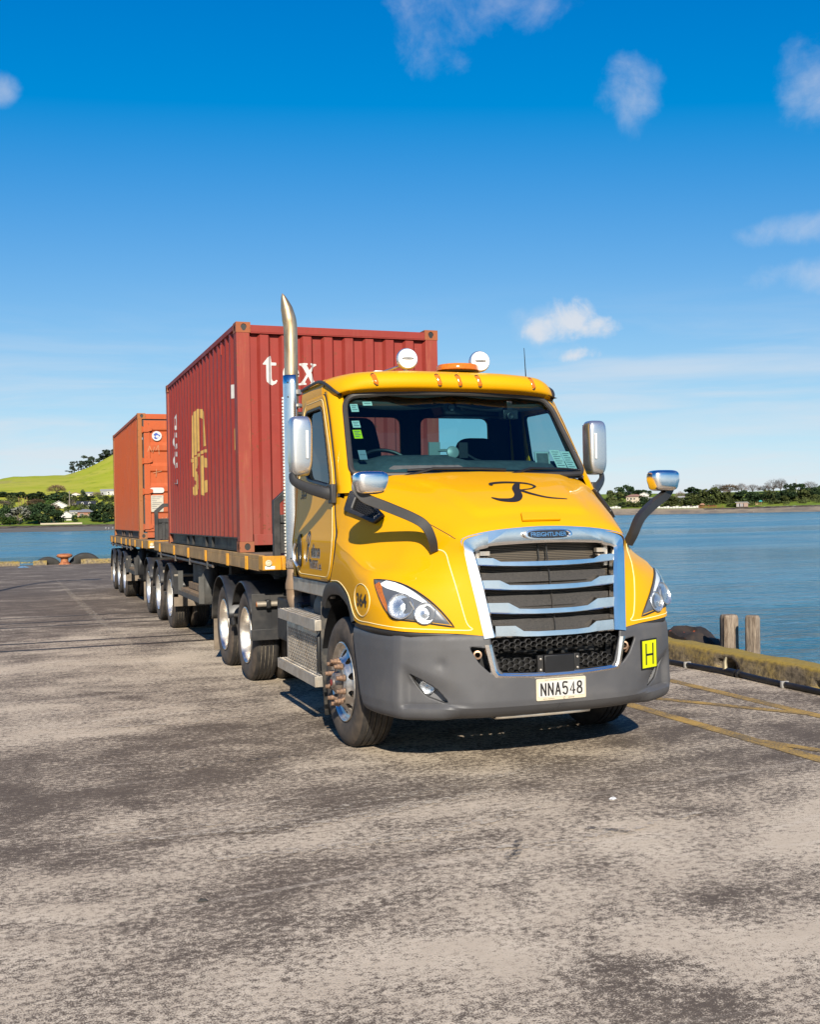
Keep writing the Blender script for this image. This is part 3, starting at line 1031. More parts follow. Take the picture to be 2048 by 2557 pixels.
# --- number plate
fp = lambda a, b, off=0: V((.003+a, -5.226-off, .563+b))
P = rounded([(-.195, -.076), (.195, -.076), (.195, .076), (-.195, .076)], .012)
plate_cream = simple('plate_frame_cream', (.78, .68, .50), .4)
m = MB().prism(P, (0.003, -5.224, .563), (1, 0, 0), (0, 0, 1), (0, -.010, 0))
plate = part(m, 'number_plate', plate_cream, bumper, label='white number plate NNA548 in a cream surround', bevel=.002)
P = rounded([(-.180, -.052), (.180, -.052), (.180, .056), (-.180, .056)], .008)
part(MB().prism(P, (.003, -5.2335, .563), (1, 0, 0), (0, 0, 1), (0, -.003, 0)), 'plate_face', WHITE_P, bumper)
STK = {'N': [[(0, 0), (0, 1)], [(0, 1), (1, 0)], [(1, 0), (1, 1)]], 'A': [[(0, 0), (.5, 1)], [(.5, 1), (1, 0)], [(.2, .3), (.8, .3)]],
       '5': [[(.95, 1), (.1, 1), (.06, .55), (.5, .64), (.92, .50), (.98, .26), (.78, .03), (.4, 0), (.05, .12)]],
       '4': [[(.76, 0), (.76, 1), (.02, .26), (1.05, .26)]],
       '8': [[(.5, .54), (.12, .66), (.12, .9), (.5, 1), (.88, .9), (.88, .66), (.5, .54), (.06, .38), (.06, .1), (.5, 0), (.94, .1), (.94, .38), (.5, .54)]],
       'H': [[(0, 0), (0, 1)], [(1, 0), (1, 1)], [(0, .47), (1, .47)]], '1': [[(.2, .8), (.6, 1), (.6, 0)]], '0': [[(.5, 0), (.05, .25), (.05, .75), (.5, 1), (.95, .75), (.95, .25), (.5, 0)]]}
def stroke_text(m, string, w, h, gap, lw, fn):
    n = len(string)
    cw = (w-gap*(n-1))/n
    for i, ch in enumerate(string):
        x0 = -w/2+i*(cw+gap)
        for st in STK[ch]:
            pts = [(x0+a*cw, -h/2+b*h) for a, b in st]
            if len(pts) > 4: pts = [(p.x, p.y) for p in catmull([(a, b, 0) for a, b in pts], 4)]
            m.ribbon(pts, lw, fn)
            for e in (pts[0], pts[-1]):
                m.add([fn(e[0]+lw/2*math.cos(t), e[1]+lw/2*math.sin(t)) for t in np.linspace(0, 2*PI, 8, False)], [tuple(range(8))])
m = MB()
k_ = [0]
def fpl(a, b):
    k_[0] += 1
    return fp(a, b+.002, .0112+.00002*(k_[0] % 7))
stroke_text(m, 'NNA548', .318, .080, .022, .0125, fpl)
part(m, 'plate_lettering', INK, bumper)
m = MB()
text_on(m, '2020 V TRUCKS  |  keithandrews.co.nz', .22, .006, lambda a, b: fp(a-.02, b+.066, .0115), .0)
text_on(m, 'KEITH ANDREWS', .09, .006, lambda a, b: fp(a-.10, b-.064, .0115), .0)
text_on(m, 'FREIGHTLINER', .05, .006, lambda a, b: fp(a+.075, b-.064, .0115), .02)
m.lathe([(.008, 0), (.0065, .001)], fp(.02, -.064, .0112), (0, -1, 0), 16)
tag(part(m, 'dealer_lettering', simple('dealer_print', (.25, .19, .12), .5), bumper), kind='stuff')
# H sign
o_, ux = V((.751, -5.085, .742)), V((.194, .103, 0))
o_ = bump_pt(u_of_x(.835), .742, 1, .012)
t_ = (bump_pt(u_of_x(.90), .742, 1)-bump_pt(u_of_x(.77), .742, 1)).normalized()
n_ = V((t_.y, -t_.x, 0))
fH = lambda a, b, off=0.0: o_+t_*a+V((0, 0, 1))*b+n_*off
m = MB().prism([(-.098, -.110), (.098, -.110), (.098, .110), (-.098, .110)], o_, t_, (0, 0, 1), n_*.006)
hs = part(m, 'sign_plate', BLACK_PL, bumper)
m = MB().prism([(-.087, -.099), (.087, -.099), (.087, .099), (-.087, .099)], o_+n_*.0062, t_, (0, 0, 1), n_*.002)
part(m, 'hazard_sign', HIVIS, bumper, label='fluorescent yellow square sign with a black letter H')
m = MB()
m.prism([(-.050, -.078), (-.036, -.078), (-.036, .078), (-.050, .078)], o_+n_*.0084, t_, (0, 0, 1), n_*.001)
m.prism([(.036, -.078), (.050, -.078), (.050, .078), (.036, .078)], o_+n_*.0084, t_, (0, 0, 1), n_*.001)
m.prism([(-.036, -.012), (.036, -.012), (.036, .003), (-.036, .003)], o_+n_*.0084, t_, (0, 0, 1), n_*.001)
part(m, 'sign_letter', BLACK_PL, bumper)
# ------------------------------------------------------------------ cab
SX = [(1.20, 1.185), (1.42, 1.20), (1.60, 1.20), (1.66, 1.188), (1.78, 1.172), (2.07, 1.148), (2.40, 1.115), (2.75, 1.082), (3.0, 1.07)]
side_x = lambda z: lin(SX, z)
YW = lambda x, z: -3.94+(z-2.125)*.742+.17*x*x
XW = lambda z: 1.050-(z-2.13)*.135
# windscreen
WP = [(-1.050, 2.13), (-.9, 2.118), (0, 2.105), (.9, 2.118), (1.050, 2.13), (.958, 2.812), (.6, 2.832), (0, 2.838), (-.6, 2.832), (-.958, 2.812)]
def rsel(P, idx, r):
    out = []
    m_ = len(P)
    for i in range(m_):
        if i not in idx:
            out.append(P[i]); continue
        a, b, c = V(P[i-1]), V(P[i]), V(P[(i+1) % m_])
        p1, p2 = b+(a-b).normalized()*r, b+(c-b).normalized()*r
        for k in range(8):
            t = k/7
            out.append(tuple(p1*(1-t)**2+b*2*t*(1-t)+p2*t*t))
    return out
WPr = rsel(WP, (0, 4), .07)
WPr = rsel([p for p in WPr], [i for i, p in enumerate(WPr) if abs(p[1]-2.812) < 1e-6], .13)
fW = lambda x, z, o=0.0: V((x, YW(x, z)-o, z))
m = MB()
m.add(*sheet(lambda x, z: fW(x, z), -1.08, 1.08, 2.09, 2.86, 40, 24, WPr))
part(m, 'windscreen', GLASS, truck, angle=180)
def dens(P, n=4):
    out = []
    for i in range(len(P)):
        a, b = V(P[i]), V(P[(i+1) % len(P)])
        k = max(1, int((b-a).length/.06))
        out += [tuple(a.lerp(b, j/k)) for j in range(k)]
    return out
WD = dens(WPr)
m = MB().tube([fW(x, z, .004) for x, z in WD], .024, 8, closed=True)
part(m, 'windscreen_seal', RUBBER, truck)
m = MB()
m.grid([[fW(x*.97, z, -.012) for x in np.linspace(-1.02, 1.02, 15)] for z in (2.10, 2.155)])
m.grid([[fW(x, z+.012*math.cos(x*9), -.012) for x in np.linspace(-.86, .86, 21)] for z in (2.80, 2.84)])
part(m, 'windscreen_border', BLACK_PL, truck)
# roof cap
RF = [
 [(0, -3.43, 2.845), (.45, -3.405, 2.843), (.78, -3.345, 2.836), (.93, -3.29, 2.82), (1.01, -3.21, 2.795), (1.075, -3.08, 2.80)],
 [(0, -3.50, 2.872), (.45, -3.485, 2.87), (.78, -3.42, 2.862), (.945, -3.35, 2.85), (1.035, -3.23, 2.835), (1.088, -3.06, 2.84)],
 [(0, -3.515, 2.935), (.45, -3.50, 2.935), (.78, -3.43, 2.928), (.94, -3.34, 2.915), (1.03, -3.21, 2.90), (1.085, -3.05, 2.90)],
 [(0, -3.455, 2.998), (.45, -3.445, 2.997), (.78, -3.37, 2.99), (.92, -3.28, 2.975), (1.01, -3.16, 2.955), (1.07, -3.02, 2.945)],
 [(0, -3.30, 3.035), (.45, -3.29, 3.034), (.78, -3.22, 3.022), (.91, -3.15, 3.005), (.99, -3.07, 2.985), (1.05, -2.97, 2.965)],
 [(0, -2.9, 3.055), (.45, -2.9, 3.053), (.78, -2.87, 3.038), (.91, -2.85, 3.02), (.99, -2.83, 2.998), (1.055, -2.8, 2.97)],
 [(0, -2.42, 3.04), (.45, -2.42, 3.038), (.78, -2.42, 3.025), (.91, -2.42, 3.008), (.99, -2.42, 2.99), (1.055, -2.42, 2.965)],
 [(0, -2.36, 2.96), (.45, -2.36, 2.96), (.78, -2.36, 2.95), (.91, -2.36, 2.94), (.99, -2.36, 2.93), (1.055, -2.38, 2.92)]]
hf = smooth_net(RF, 5, 5)
fullr = [[V((-p.x, p.y, p.z)) for p in r[::-1]]+[p.copy() for p in r[1:]] for r in hf]
mr = MB().grid(fullr)
roof = part(mr, 'cab_roof', YELLOW, truck, angle=70)
RB = BVHTree.FromPolygons([V(v) for v in mr.v], mr.f)
for s in SG:
    # side rail between roof and door, gutter moulding
    rows = []
    for y, z0 in ((-3.08, 2.80), (-2.9, 2.80), (-2.6, 2.80), (-2.36, 2.80)):
        rows.append([(s*1.05, y+.02, 2.975), (s*1.078, y, 2.94), (s*1.085, y, 2.86), (s*side_x(2.80), y, 2.79)])
    part(MB().grid(rows), 'roof_rail', YELLOW, truck, angle=60)
    m = MB().tube(catmull([(s*1.082, -2.36, 2.955), (s*1.086, -2.75, 2.965), (s*1.088, -2.98, 2.96), (s*1.075, -3.13, 2.925), (s*1.04, -3.245, 2.86), (s*.99, -3.30, 2.81)], 6), .015, 6)
    part(m, 'roof_gutter', GREY_D, truck)
    # A pillar
    rows = []
    for z in np.linspace(1.98, 2.86, 12):
        xw = XW(z)
        yw = YW(xw, z)
        rows.append([(s*(xw-.01), yw+.03, z), (s*(xw+.01), yw-.004, z), (s*(xw+.035), yw+.012, z), (s*(side_x(z)-.018), yw+.075, z), (s*side_x(z), yw+.135, z), (s*(side_x(z)-.02), yw+.165, z)])
    part(MB().grid(rows), 'windscreen_pillar', YELLOW, truck, angle=80)
    # door with window opening
    DP = [(-3.135, 2.835), (-3.30, 2.62), (-3.575, 2.20), (-3.665, 2.03), (-3.655, 1.90), (-3.70, 1.78), (-3.775, 1.66), (-3.785, 1.58), (-3.70, 1.40), (-3.575, 1.272), (-2.62, 1.265), (-2.53, 1.34), (-2.46, 1.7), (-2.455, 2.75), (-2.52, 2.835)]
    DP = rounded(DP, .05, 4)
    WN = rounded([(-3.075, 2.735), (-3.52, 2.075), (-3.46, 2.045), (-2.78, 2.12), (-2.60, 2.30), (-2.56, 2.71), (-2.60, 2.735)], .07, 5)
    fD = lambda y, z, o=0.0: V((s*(side_x(z)+o), y, z))
    m = MB()
    m.add(*sheet(lambda y, z: fD(y, z), -3.82, -2.42, 1.24, 2.86, 70, 80, DP, [WN]))
    door = part(m, 'door', YELLOW, truck, angle=50, solid=.03)
    m = MB().add(*sheet(lambda y, z: fD(y, z, -.012), -3.60, -2.5, 2.0, 2.78, 24, 18, WN))
    part(m, 'door_window', GLASS_S, door, angle=180)
    m = MB().tube([fD(y, z, .006) for y, z in dens(WN)], .017, 6, closed=True)
    part(m, 'window_seal', BLACK_PL, door)
    m = MB().tube([fD(y, z, .0) for y, z in dens(DP)], .009, 5, closed=True)
    part(m, 'door_seal', GREY_D, door)
    SP = rounded([(-3.10, 2.80), (-3.56, 2.18), (-3.63, 2.03), (-3.63, 1.90), (-3.67, 1.76), (-3.74, 1.60), (-3.66, 1.40), (-3.55, 1.305), (-2.66, 1.30), (-2.57, 1.36), (-2.50, 1.7), (-2.50, 2.75), (-2.56, 2.80)], .05, 4)
    m = MB().tube([fD(y, z, .0155) for y, z in dens(SP)], .0032, 4, closed=True)
    part(m, 'door_pinstripe', CREAM, door)
    # cab corner behind the door, sill
    rows = [[(s*(side_x(z)-.0), -2.45, z), (s*side_x(z), -2.36, z), (s*(side_x(z)-.03), -2.29, z), (s*(side_x(z)-.10), -2.265, z)] for z in np.linspace(1.26, 2.95, 12)]
    part(MB().grid(rows), 'cab_corner', YELLOW, truck, angle=80)
    m = MB().box(s*1.14, s*1.185, -3.56, -2.30, 1.13, 1.255)
    part(m, 'cab_sill', ALU_D, truck, bevel=.01)
    # cowl between door and bonnet
    rows = [[(s*(side_x(z)+.0), -3.60, z), (s*(side_x(z)-.004), -3.75, z), (s*(side_x(z)-.03), -3.845, z-.02)] for z in np.linspace(1.28, 1.95, 8)]
    part(MB().grid(rows), 'cowl_panel', YELLOW, truck)
    # door handle
    hy = -2.72
    P = [(hy+.062*math.cos(t), 1.505+.145*math.copysign(abs(math.sin(t))**.8, math.sin(t))) for t in np.linspace(0, 2*PI, 28, False)]
    m = MB().add([fD(y, z, .018) for y, z in P]+[fD(y, z, .028) for y, z in P], [(i, (i+1) % 28, 28+(i+1) % 28, 28+i) for i in range(28)]+[tuple(range(28, 56))])
    hd = part(m, 'handle_recess', BLACK_PL, door)
    m = MB().tube(catmull([fD(hy+.03, 1.565, .045), fD(hy+.05, 1.50, .06), fD(hy+.035, 1.42, .058), fD(hy, 1.365, .04)], 5), .019, 8, squash=(1, .6))
    part(m, 'door_handle', CHROME, door)
    # lettering on the door
    yd = -3.17
    if s < 0: fT = lambda a, b: fD(yd-a*.8, 1.535+b, .017)
    else: fT = lambda a, b: fD(yd+a*.8, 1.535+b, .017)
    for nm, mat, ox, oz in (('door_lettering_edge', WHITE_P, .009, -.007), ('door_lettering', INK, 0, 0)):
        m = MB()
        ff = (lambda a, b: fT(a+ox, b+oz)+V((s*(.001 if nm == 'door_lettering' else 0), 0, 0)))
        m.ribbon(catmull([(-.29, .055, 0), (-.26, .11, 0), (-.185, .13, 0), (-.13, .085, 0), (-.17, .03, 0), (-.24, .015, 0)], 5), .022, ff)
        m.ribbon(catmull([(-.185, .125, 0), (-.24, .01, 0), (-.29, -.10, 0), (-.33, -.09, 0)], 5), .03, ff)
        m.ribbon(catmull([(-.24, .015, 0), (-.19, -.045, 0), (-.15, -.11, 0), (-.11, -.10, 0)], 5), .026, ff)
        text_on(m, 'eliance', .36, .115, lambda a, b: ff(a+.075, b-.02), .03, .45)
        text_on(m, 'TRANSPORT', .36, .075, lambda a, b: ff(a-.02, b-.135), .02)
        text_on(m, 'Ltd.', .10, .055, lambda a, b: ff(a+.225, b-.145), .02, .4)
        part(m, nm, mat, door, label='charcoal script lettering Reliance Transport Ltd' if nm == 'door_lettering' else None)
    m = MB()
    text_on(m, '364', .20, .075, lambda a, b: fD(-2.70-a*(1 if s < 0 else -1), 1.99+b, .017), .02, .3)
    part(m, 'fleet_number', INK, door)
    m = MB()
    text_on(m, 'CASCADIA', .13, .022, lambda a, b: V((s*(side_x(1.96)+.003), -3.725-a*(1 if s < 0 else -1), 1.965+b)), .03)
    part(m, 'model_lettering', CHROME, truck)
# cab rear wall with two windows, floor, seats and dash
RW1 = rounded([(-.76, 2.20), (-.10, 2.20), (-.10, 2.73), (-.76, 2.73)], .08, 4)
RW2 = rounded([(.10, 2.20), (.82, 2.20), (.82, 2.73), (.10, 2.73)], .08, 4)
RWP = [(-1.10, 1.26), (1.10, 1.26), (1.03, 2.95), (-1.03, 2.95)]
m = MB().add(*sheet(lambda x, z: V((x, -2.265, z)), -1.12, 1.12, 1.24, 2.97, 70, 56, RWP, [RW1, RW2]))
part(m, 'cab_rear_wall', YELLOW, truck, solid=.01)
m = MB().add(*sheet(lambda x, z: V((x, -2.30, z)), -1.12, 1.12, 1.24, 2.97, 70, 56, RWP, [RW1, RW2]))
part(m, 'rear_lining', DARK_IN, truck, solid=.01)
m = MB()
for P in (RW1, RW2):
    m.add([V((x, -2.275, z)) for x, z in P], [tuple(range(len(P)))])
part(m, 'rear_window', thin_glass('rear_glass', (.55, .78, .82)), truck)
m = MB().grid([[(x, y, 2.93-.10*(x/1.0)**4) for x in np.linspace(-1.02, 1.02, 9)] for y in (-3.36, -3.1, -2.3)])
part(m, 'headlining', DARK_IN, truck)
m = MB().box(-1.12, 1.12, -3.62, -2.3, 1.28, 1.34)
for s in SG:
    m.grid([[(s*(side_x(z)-.035), y, z) for y in (-3.66, -2.35)] for z in (1.3, 1.6, 2.03)])
    m.grid([[(s*(side_x(z)-.03), y, z) for y in (-2.53, -2.3)] for z in (2.0, 2.4, 2.9)])
part(m, 'cab_floor', DARK_IN, truck)
rows = [[(x, YW(x, 2.1)+o, z) for x in np.linspace(-1.06, 1.06, 13)] for o, z in ((.015, 2.10), (.06, 2.145), (.20, 2.225), (.34, 2.25), (.42, 2.20), (.42, 1.6))]
for r in rows:
    for i, p in enumerate(r):
        if -0.85 < p[0] < -.15 and p[2] > 2.13: r[i] = (p[0], p[1], p[2]+.045)
m = MB().grid(rows)
part(m, 'dashboard', DASH, truck, angle=60)
rows = [[(x, YW(x, 2.09)-.045+.02*abs(x), 2.088-.005*x*x), (x, YW(x, 2.1)+.02, 2.10)] for x in np.linspace(-1.03, 1.03, 13)]
m = MB().grid(rows)
part(m, 'wiper_cowl', BLACK_PL, truck)
def seat(x, w, top):
    m = MB()
    m.box(x-w/2, x+w/2, -3.05, -2.5, 1.55, 1.70)
    P = rounded([(-w/2, 0), (w/2, 0), (w*.47, top*.7), (w*.33, top), (-w*.33, top), (-w*.47, top*.7)], .10, 5)
    m.prism(P, (x, -2.62, 1.66), (1, 0, 0), (0, .06, 1), (0, .12, 0))
    return part(m, 'seat', SEAT, truck, bevel=.03)
seat(-.62, .50, 1.04)
seat(.58, .52, .86)
m = MB().tube([V((-.60, -3.30, 2.20))+V((.235*math.cos(t), .13*math.sin(t), .16*math.sin(t))) for t in np.linspace(0, 2*PI, 40, False)], .017, 8, closed=True)
m.tube([(-.60, -3.30, 2.20), (-.60, -3.42, 1.95)], .04, 8)
m.tube([(-.83, -3.30, 2.20), (-.60, -3.30, 2.19), (-.37, -3.30, 2.20)], .018, 6)
part(m, 'steering_wheel', BLACK_PL, truck)
# overhead console, camera, visors, things on the dash, papers on the glass
m = MB()
m.prism([(-.02, 0), (.66, 0), (.62, .13), (-.08, .13)], (0, -3.22, 2.66), (1, 0, 0), (0, -.1, 1), (0, .25, 0))
oc = part(m, 'overhead_console', BLACK_PL, truck, bevel=.02)
m = MB()
for x in (.04, .15, .40):
    m.lathe([(.03, 0), (.03, .01), (.02, .016), (.0001, .014)], (x, -3.235, 2.735), (0, -1, -.1), 16)
part(m, 'console_lamp', LAMP_DK, oc)
m = MB()
m.box(.445, .585, -3.44, -3.34, 2.62, 2.70)
m.lathe([(.035, 0), (.035, .03), (.028, .035), (.0001, .03)], (.50, -3.44, 2.645), (0, -1, 0), 16)
m.box(.49, .54, -3.42, -3.36, 2.70, 2.78)
part(m, 'dash_camera', BLACK_PL, truck, bevel=.008)
m = MB()
m.grid([[(x, -3.30+.03*abs(x), 2.80-(.055 if k else 0)-.05*(math.cos((abs(abs(x)-.5))*3)) * k) for x in np.linspace(a, b, 9)] for a, b in ((-.92, -.06),) for k in (0, 1)])
m.grid([[(x, -3.30+.03*abs(x), 2.80-(.055 if k else 0)-.05*(math.cos((abs(abs(x)-.5))*3)) * k) for x in np.linspace(.06, .92, 9)] for k in (0, 1)])
part(m, 'sun_visor', DARK_IN, truck, solid=.01)
m = MB()
m.box(-.33, -.23, -3.62, -3.60, 2.28, 2.40)
m.lathe([(.055, 0), (.05, .012), (.02, .02), (.0001, .02)], (-.15, -3.70, 2.31), (-.1, -1, .2), 20)
m.tube([(-.25, -3.61, 2.33), (-.20, -3.66, 2.33), (-.15, -3.69, 2.31)], .012, 6)
m.tube([(-.15, -3.69, 2.30), (-.13, -3.70, 2.24), (-.07, -3.75, 2.19)], .008, 6)
part(m, 'dash_navigator', simple('device_grey', (.22, .26, .25), .4), truck)
m = MB()
m.box(-.05, .03, -3.60, -3.56, 2.27, 2.40)
m.tube([(.01, -3.58, 2.31), (.10, -3.58, 2.26), (.14, -3.62, 2.24)], .014, 6)
part(m, 'phone_holder', BLACK_PL, truck)
m = MB().obox((.70, -3.66, 2.255), (.07, .0, 0), (0, .006, .002), (0, .012, .065))
pm = part(m, 'permit_screen', simple('device_silver', (.45, .5, .5), .35), truck)
m = MB().obox((.70, -3.667, 2.255), (.055, .0, 0), (0, .002, 0), (0, .010, .052))
part(m, 'screen_face', DASH, pm)
fS = lambda x, z: fW(x, z, -.006)
paper = simple('sticker_paper', (.70, .74, .66), .6, var=.08, vscale=30)
def sticker(x0, x1, z0, z1, mat, tilt=0.0, rows_=3):
    m = MB().grid([[fS(x+tilt*(z-z0), z) for x in (x0, x1)] for z in (z0, z1)])
    o = part(m, 'sticker', mat, truck)
    m = MB()
    for k in range(rows_):
        z = z1-(k+1)*(z1-z0)/(rows_+1)
        a = x0+(x1-x0)*.14
        b = x1-(x1-x0)*(.14+.2*(k % 2))
        m.add([fW(a+tilt*(z-z0), z, -.004), fW(b+tilt*(z-z0), z, -.004), fW(b+tilt*(z-z0), z+.005, -.004), fW(a+tilt*(z-z0), z+.005, -.004)], [(0, 1, 2, 3)])
    part(m, 'sticker_print', LAMP_DK, o)
sticker(-.925, -.865, 2.665, 2.735, paper)
sticker(-.82, -.745, 2.72, 2.755, paper, 0, 1)
sticker(-.945, -.885, 2.525, 2.585, paper)
sticker(-.955, -.89, 2.43, 2.505, HIVIS, 0, 4)
sticker(-.955, -.895, 2.25, 2.33, simple('grey_sticker', (.25, .28, .32), .5), 0, 1)
sticker(.775, .885, 2.175, 2.335, paper, -.12, 7)
sticker(.895, 1.0, 2.165, 2.325, paper, -.12, 7)
# wipers
for x0, x1, px in ((-.62, .22, -.42), (.42, 1.0, .45)):
    m = MB()
    m.tube([fW(x0+(x1-x0)*t, 2.155+.012*math.sin(PI*t), .030) for t in np.linspace(0, 1, 8)], .010, 6)
    mid = (x0+x1)/2+.1
    m.tube([fW(px-.25, 2.10, .04), fW(px, 2.165, .055), fW(mid, 2.165, .045)], [.014, .011, .008], 6)
    part(m, 'wiper', BLACK_PL, truck)

# --- roof furniture
def roof_at(x, y):
    h, n, i, d = RB.ray_cast(V((x, y, 5)), V((0, 0, -1)))
    return h if h else V((x, y, 3.03))
def roof_front(x, z):
    h, n, i, d = RB.ray_cast(V((x, -6, z)), V((0, 1, 0)))
    return h if h else V((x, -3.5, z))
for x in (-.728, -.186, 0, .186, .728):
    t, b = roof_front(x-.012, 2.985), roof_front(x+.012, 2.885)
    c, ax = (t+b)/2, (t-b)/2
    n = V((1, 0, 0)).cross(ax).normalized()*-1
    if n.y > 0: n = -n
    rows = []
    for k in range(9):
        v = -1+2*k/8
        w = .026*math.sqrt(max(0, 1-v**4))+.002
        rows.append([c+ax*v*1.0+V((w*math.sin(q_), 0, 0))+n*(.004+.022*math.cos(q_)*(1-v**4)) for q_ in np.linspace(-PI/2, PI/2, 7)])
    mk = part(MB().grid(rows), 'marker_lamp', AMBER, truck)
    m = MB().tube([c+ax*math.cos(q_)*1.05+V((.031*math.sin(q_), 0, 0))+n*.003 for q_ in np.linspace(0, 2*PI, 20, False)], .004, 5, closed=True)
    part(m, 'marker_rim', BLACK_PL, mk)
for x in (-.345, .345):
    c = V((x, -3.17, 3.155))
    ax = V((-.12, -1, .03)).normalized()
    m = MB().lathe([(.0001, -.10), (.05, -.095), (.082, -.06), (.094, -.015), (.096, .0), (.090, .022), (.070, .034), (.068, .031), (.0001, .036)], c, ax, 32)
    lp = part(m, 'spot_lamp', SILVER, truck, label='round white roof spot lamp with printed cover')
    m = MB()
    part(MB().lathe([(.083, .0335), (.070, .0365), (.0001, .0385)], c, ax, 32), 'lamp_cover', WHITE, lp)
    ux = V((1, -.12, 0)).normalized()
    m.prism(ell(.05, .010, 24), c+ax*.0395, ux, ux.cross(ax)*-1 if ux.cross(ax).z < 0 else ux.cross(ax), ax*.002)
    part(m, 'cover_badge', INK, lp)
    m = MB()
    text_on(m, 'FREIGHTLINER', .08, .009, lambda a, b: c+ax*.042+ux*a+V((0, .03, 1))*b, .02)
    part(m, 'cover_lettering', WHITE_P, lp)
    m = MB().tube([c+V((0, .04, -.04)), c+V((0, .03, -.13))], .018, 8)
    m.tube([c+V((-.03, .05, -.05)), V((x-.17, -2.95, 3.06))], .011, 8)
    part(m, 'lamp_bracket', ALU, lp)
m = MB().lathe([(.0001, .0), (.165, .002), (.175, .012)], (.15, -3.12, 3.048), (0, 0, 1), 36)
for v in range(len(m.v)):
    p = m.v[v]; m.v[v] = (.15+(p[0]-.15)*1.12, p[1], p[2])
be = part(m, 'beacon_base', BLACK_PL, truck)
m = MB().lathe([(.172, .014), (.182, .022), (.182, .055), (.170, .070), (.06, .074), (.0001, .074)], (.15, -3.12, 3.05), (0, 0, 1), 40)
for v in range(len(m.v)):
    p = m.v[v]; m.v[v] = (.15+(p[0]-.15)*1.06, p[1], p[2])
part(m, 'amber_beacon', AMBER, truck, angle=40, label='low amber warning beacon on the cab roof')
m = MB().box(-.56, -.40, -2.92, -2.80, 3.03, 3.085)
part(m, 'roof_box', WHITE, truck, bevel=.01)
m = MB().lathe([(.05, 0), (.05, .03), (.03, .05), (.0001, .055)], (-.66, -2.7, 3.035), (0, 0, 1), 16)
part(m, 'satellite_dome', BLACK_PL, truck)
m = MB().tube([(.915, -2.95, 3.0), (.913, -2.95, 3.05), (.90, -2.95, 3.33)], [.012, .006, .003], 6)
part(m, 'antenna', BLACK_PL, truck)

# --- mirrors
def superbox(c, rx, ry, rz, e1, e2, nu=18, nv=28, fn=None):
    rows = []
    sg = lambda v, e: math.copysign(abs(v)**e, v)
    for i in range(nu+1):
        a = -PI/2+PI*i/nu
        rows.append([])
        for j in range(nv):
            b = 2*PI*j/nv
            p = V((rx*sg(math.cos(a), e1)*sg(math.cos(b), e2), ry*sg(math.cos(a), e1)*sg(math.sin(b), e2), rz*sg(math.sin(a), e1)))
            if fn: p = fn(p)
            rows[-1].append(V(c)+p)
    return rows
for s in SG:
    # bonnet mirror
    c = V((s*1.207, -4.70, 2.030))
    def shp(p):
        p = p.copy()
        p.x *= 1-.10*(p.z/.08 < -.2)
        p.y = p.y if p.y < 0 else p.y*.35
        return p
    hm = part(MB().grid(superbox(c, .125, .10, .082, .45, .45, fn=shp), closed=True), 'bonnet_mirror', CHROME, truck, angle=180)
    m = MB().add([c+V((.11*math.cos(t), .037, .066*math.sin(t))) for t in np.linspace(0, 2*PI, 24, False)], [tuple(range(24))])
    part(m, 'mirror_glass', MIRROR, hm)
    # its arm: flat tapered beam from the wing up to the head
    ctr = [(.792, -4.865, 1.545, .05), (.818, -4.90, 1.62, .052), (.865, -4.90, 1.715, .056), (.94, -4.86, 1.775, .056), (1.10, -4.77, 1.855, .058), (1.24, -4.705, 1.92, .06), (1.305, -4.68, 1.985, .045), (1.315, -4.67, 2.03, .02)]
    cc_ = catmull([c_[:3] for c_ in ctr], 5)
    ww = [lin([(i, c_[3]) for i, c_ in enumerate(ctr)], k/5) for k in range(len(cc_))]
    rows = []
    for i, p in enumerate(cc_):
        t = (cc_[min(i+1, len(cc_)-1)]-cc_[max(i-1, 0)]).normalized()
        bk = V((-.25, .95, .1)).normalized()
        sd = t.cross(bk).normalized()
        bk = sd.cross(t)
        w = ww[i]*.62
        q_ = [p+sd*w, p+sd*w*.9+bk*-.022, p-sd*w*.9+bk*-.022, p-sd*w, p-sd*w*.8+bk*.035, p+sd*w*.8+bk*.035]
        rows.append([V((s*a.x, a.y, a.z)) for a in q_])
    m = MB().grid(rows, closed=True)
    m.add(rows[0], [(0, 1, 2, 3, 4, 5)])
    m.add(rows[-1], [(0, 1, 2, 3, 4, 5)])
    part(m, 'bonnet_mirror_arm', GREY_D, truck, angle=28)
    # door mirror
    c = V((s*1.372, -3.37, 2.375))
    def shp2(p):
        p = p.copy()
        if p.y > 0: p.y *= .5
        if p.z < -.12: p.x *= 1-.9*(-.12-p.z)/.9; 
        return p
    dm = part(MB().grid(superbox(c, .094, .105, .245, .38, .4, fn=shp2), closed=True), 'door_mirror', SILVER, truck, angle=180)
    m = MB().box(s*1.335-.009, s*1.335+.009, -3.489, -3.465, 2.27, 2.50)
    part(m, 'mirror_light_strip', LENS_W, dm, bevel=.006)
    m = MB().grid([[c+V((x, .054, z)) for x in (-.08, .08)] for z in (-.21, .21)])
    part(m, 'mirror_glass', MIRROR, dm)
    m = MB()
    arm = catmull([(1.18, -3.64, 1.975), (1.24, -3.60, 1.99), (1.34, -3.50, 2.03), (1.43, -3.41, 2.09), (1.44, -3.38, 2.16)], 5)
    m.tube([V((s*p.x, p.y, p.z)) for p in arm], [.062-.0012*i for i in range(len(arm))], 10, squash=(.9, .55))
    m.box(s*1.16, s*1.205, -3.70, -3.60, 1.90, 2.055)
    part(m, 'door_mirror_arm', GREY_D, truck, bevel=.008)
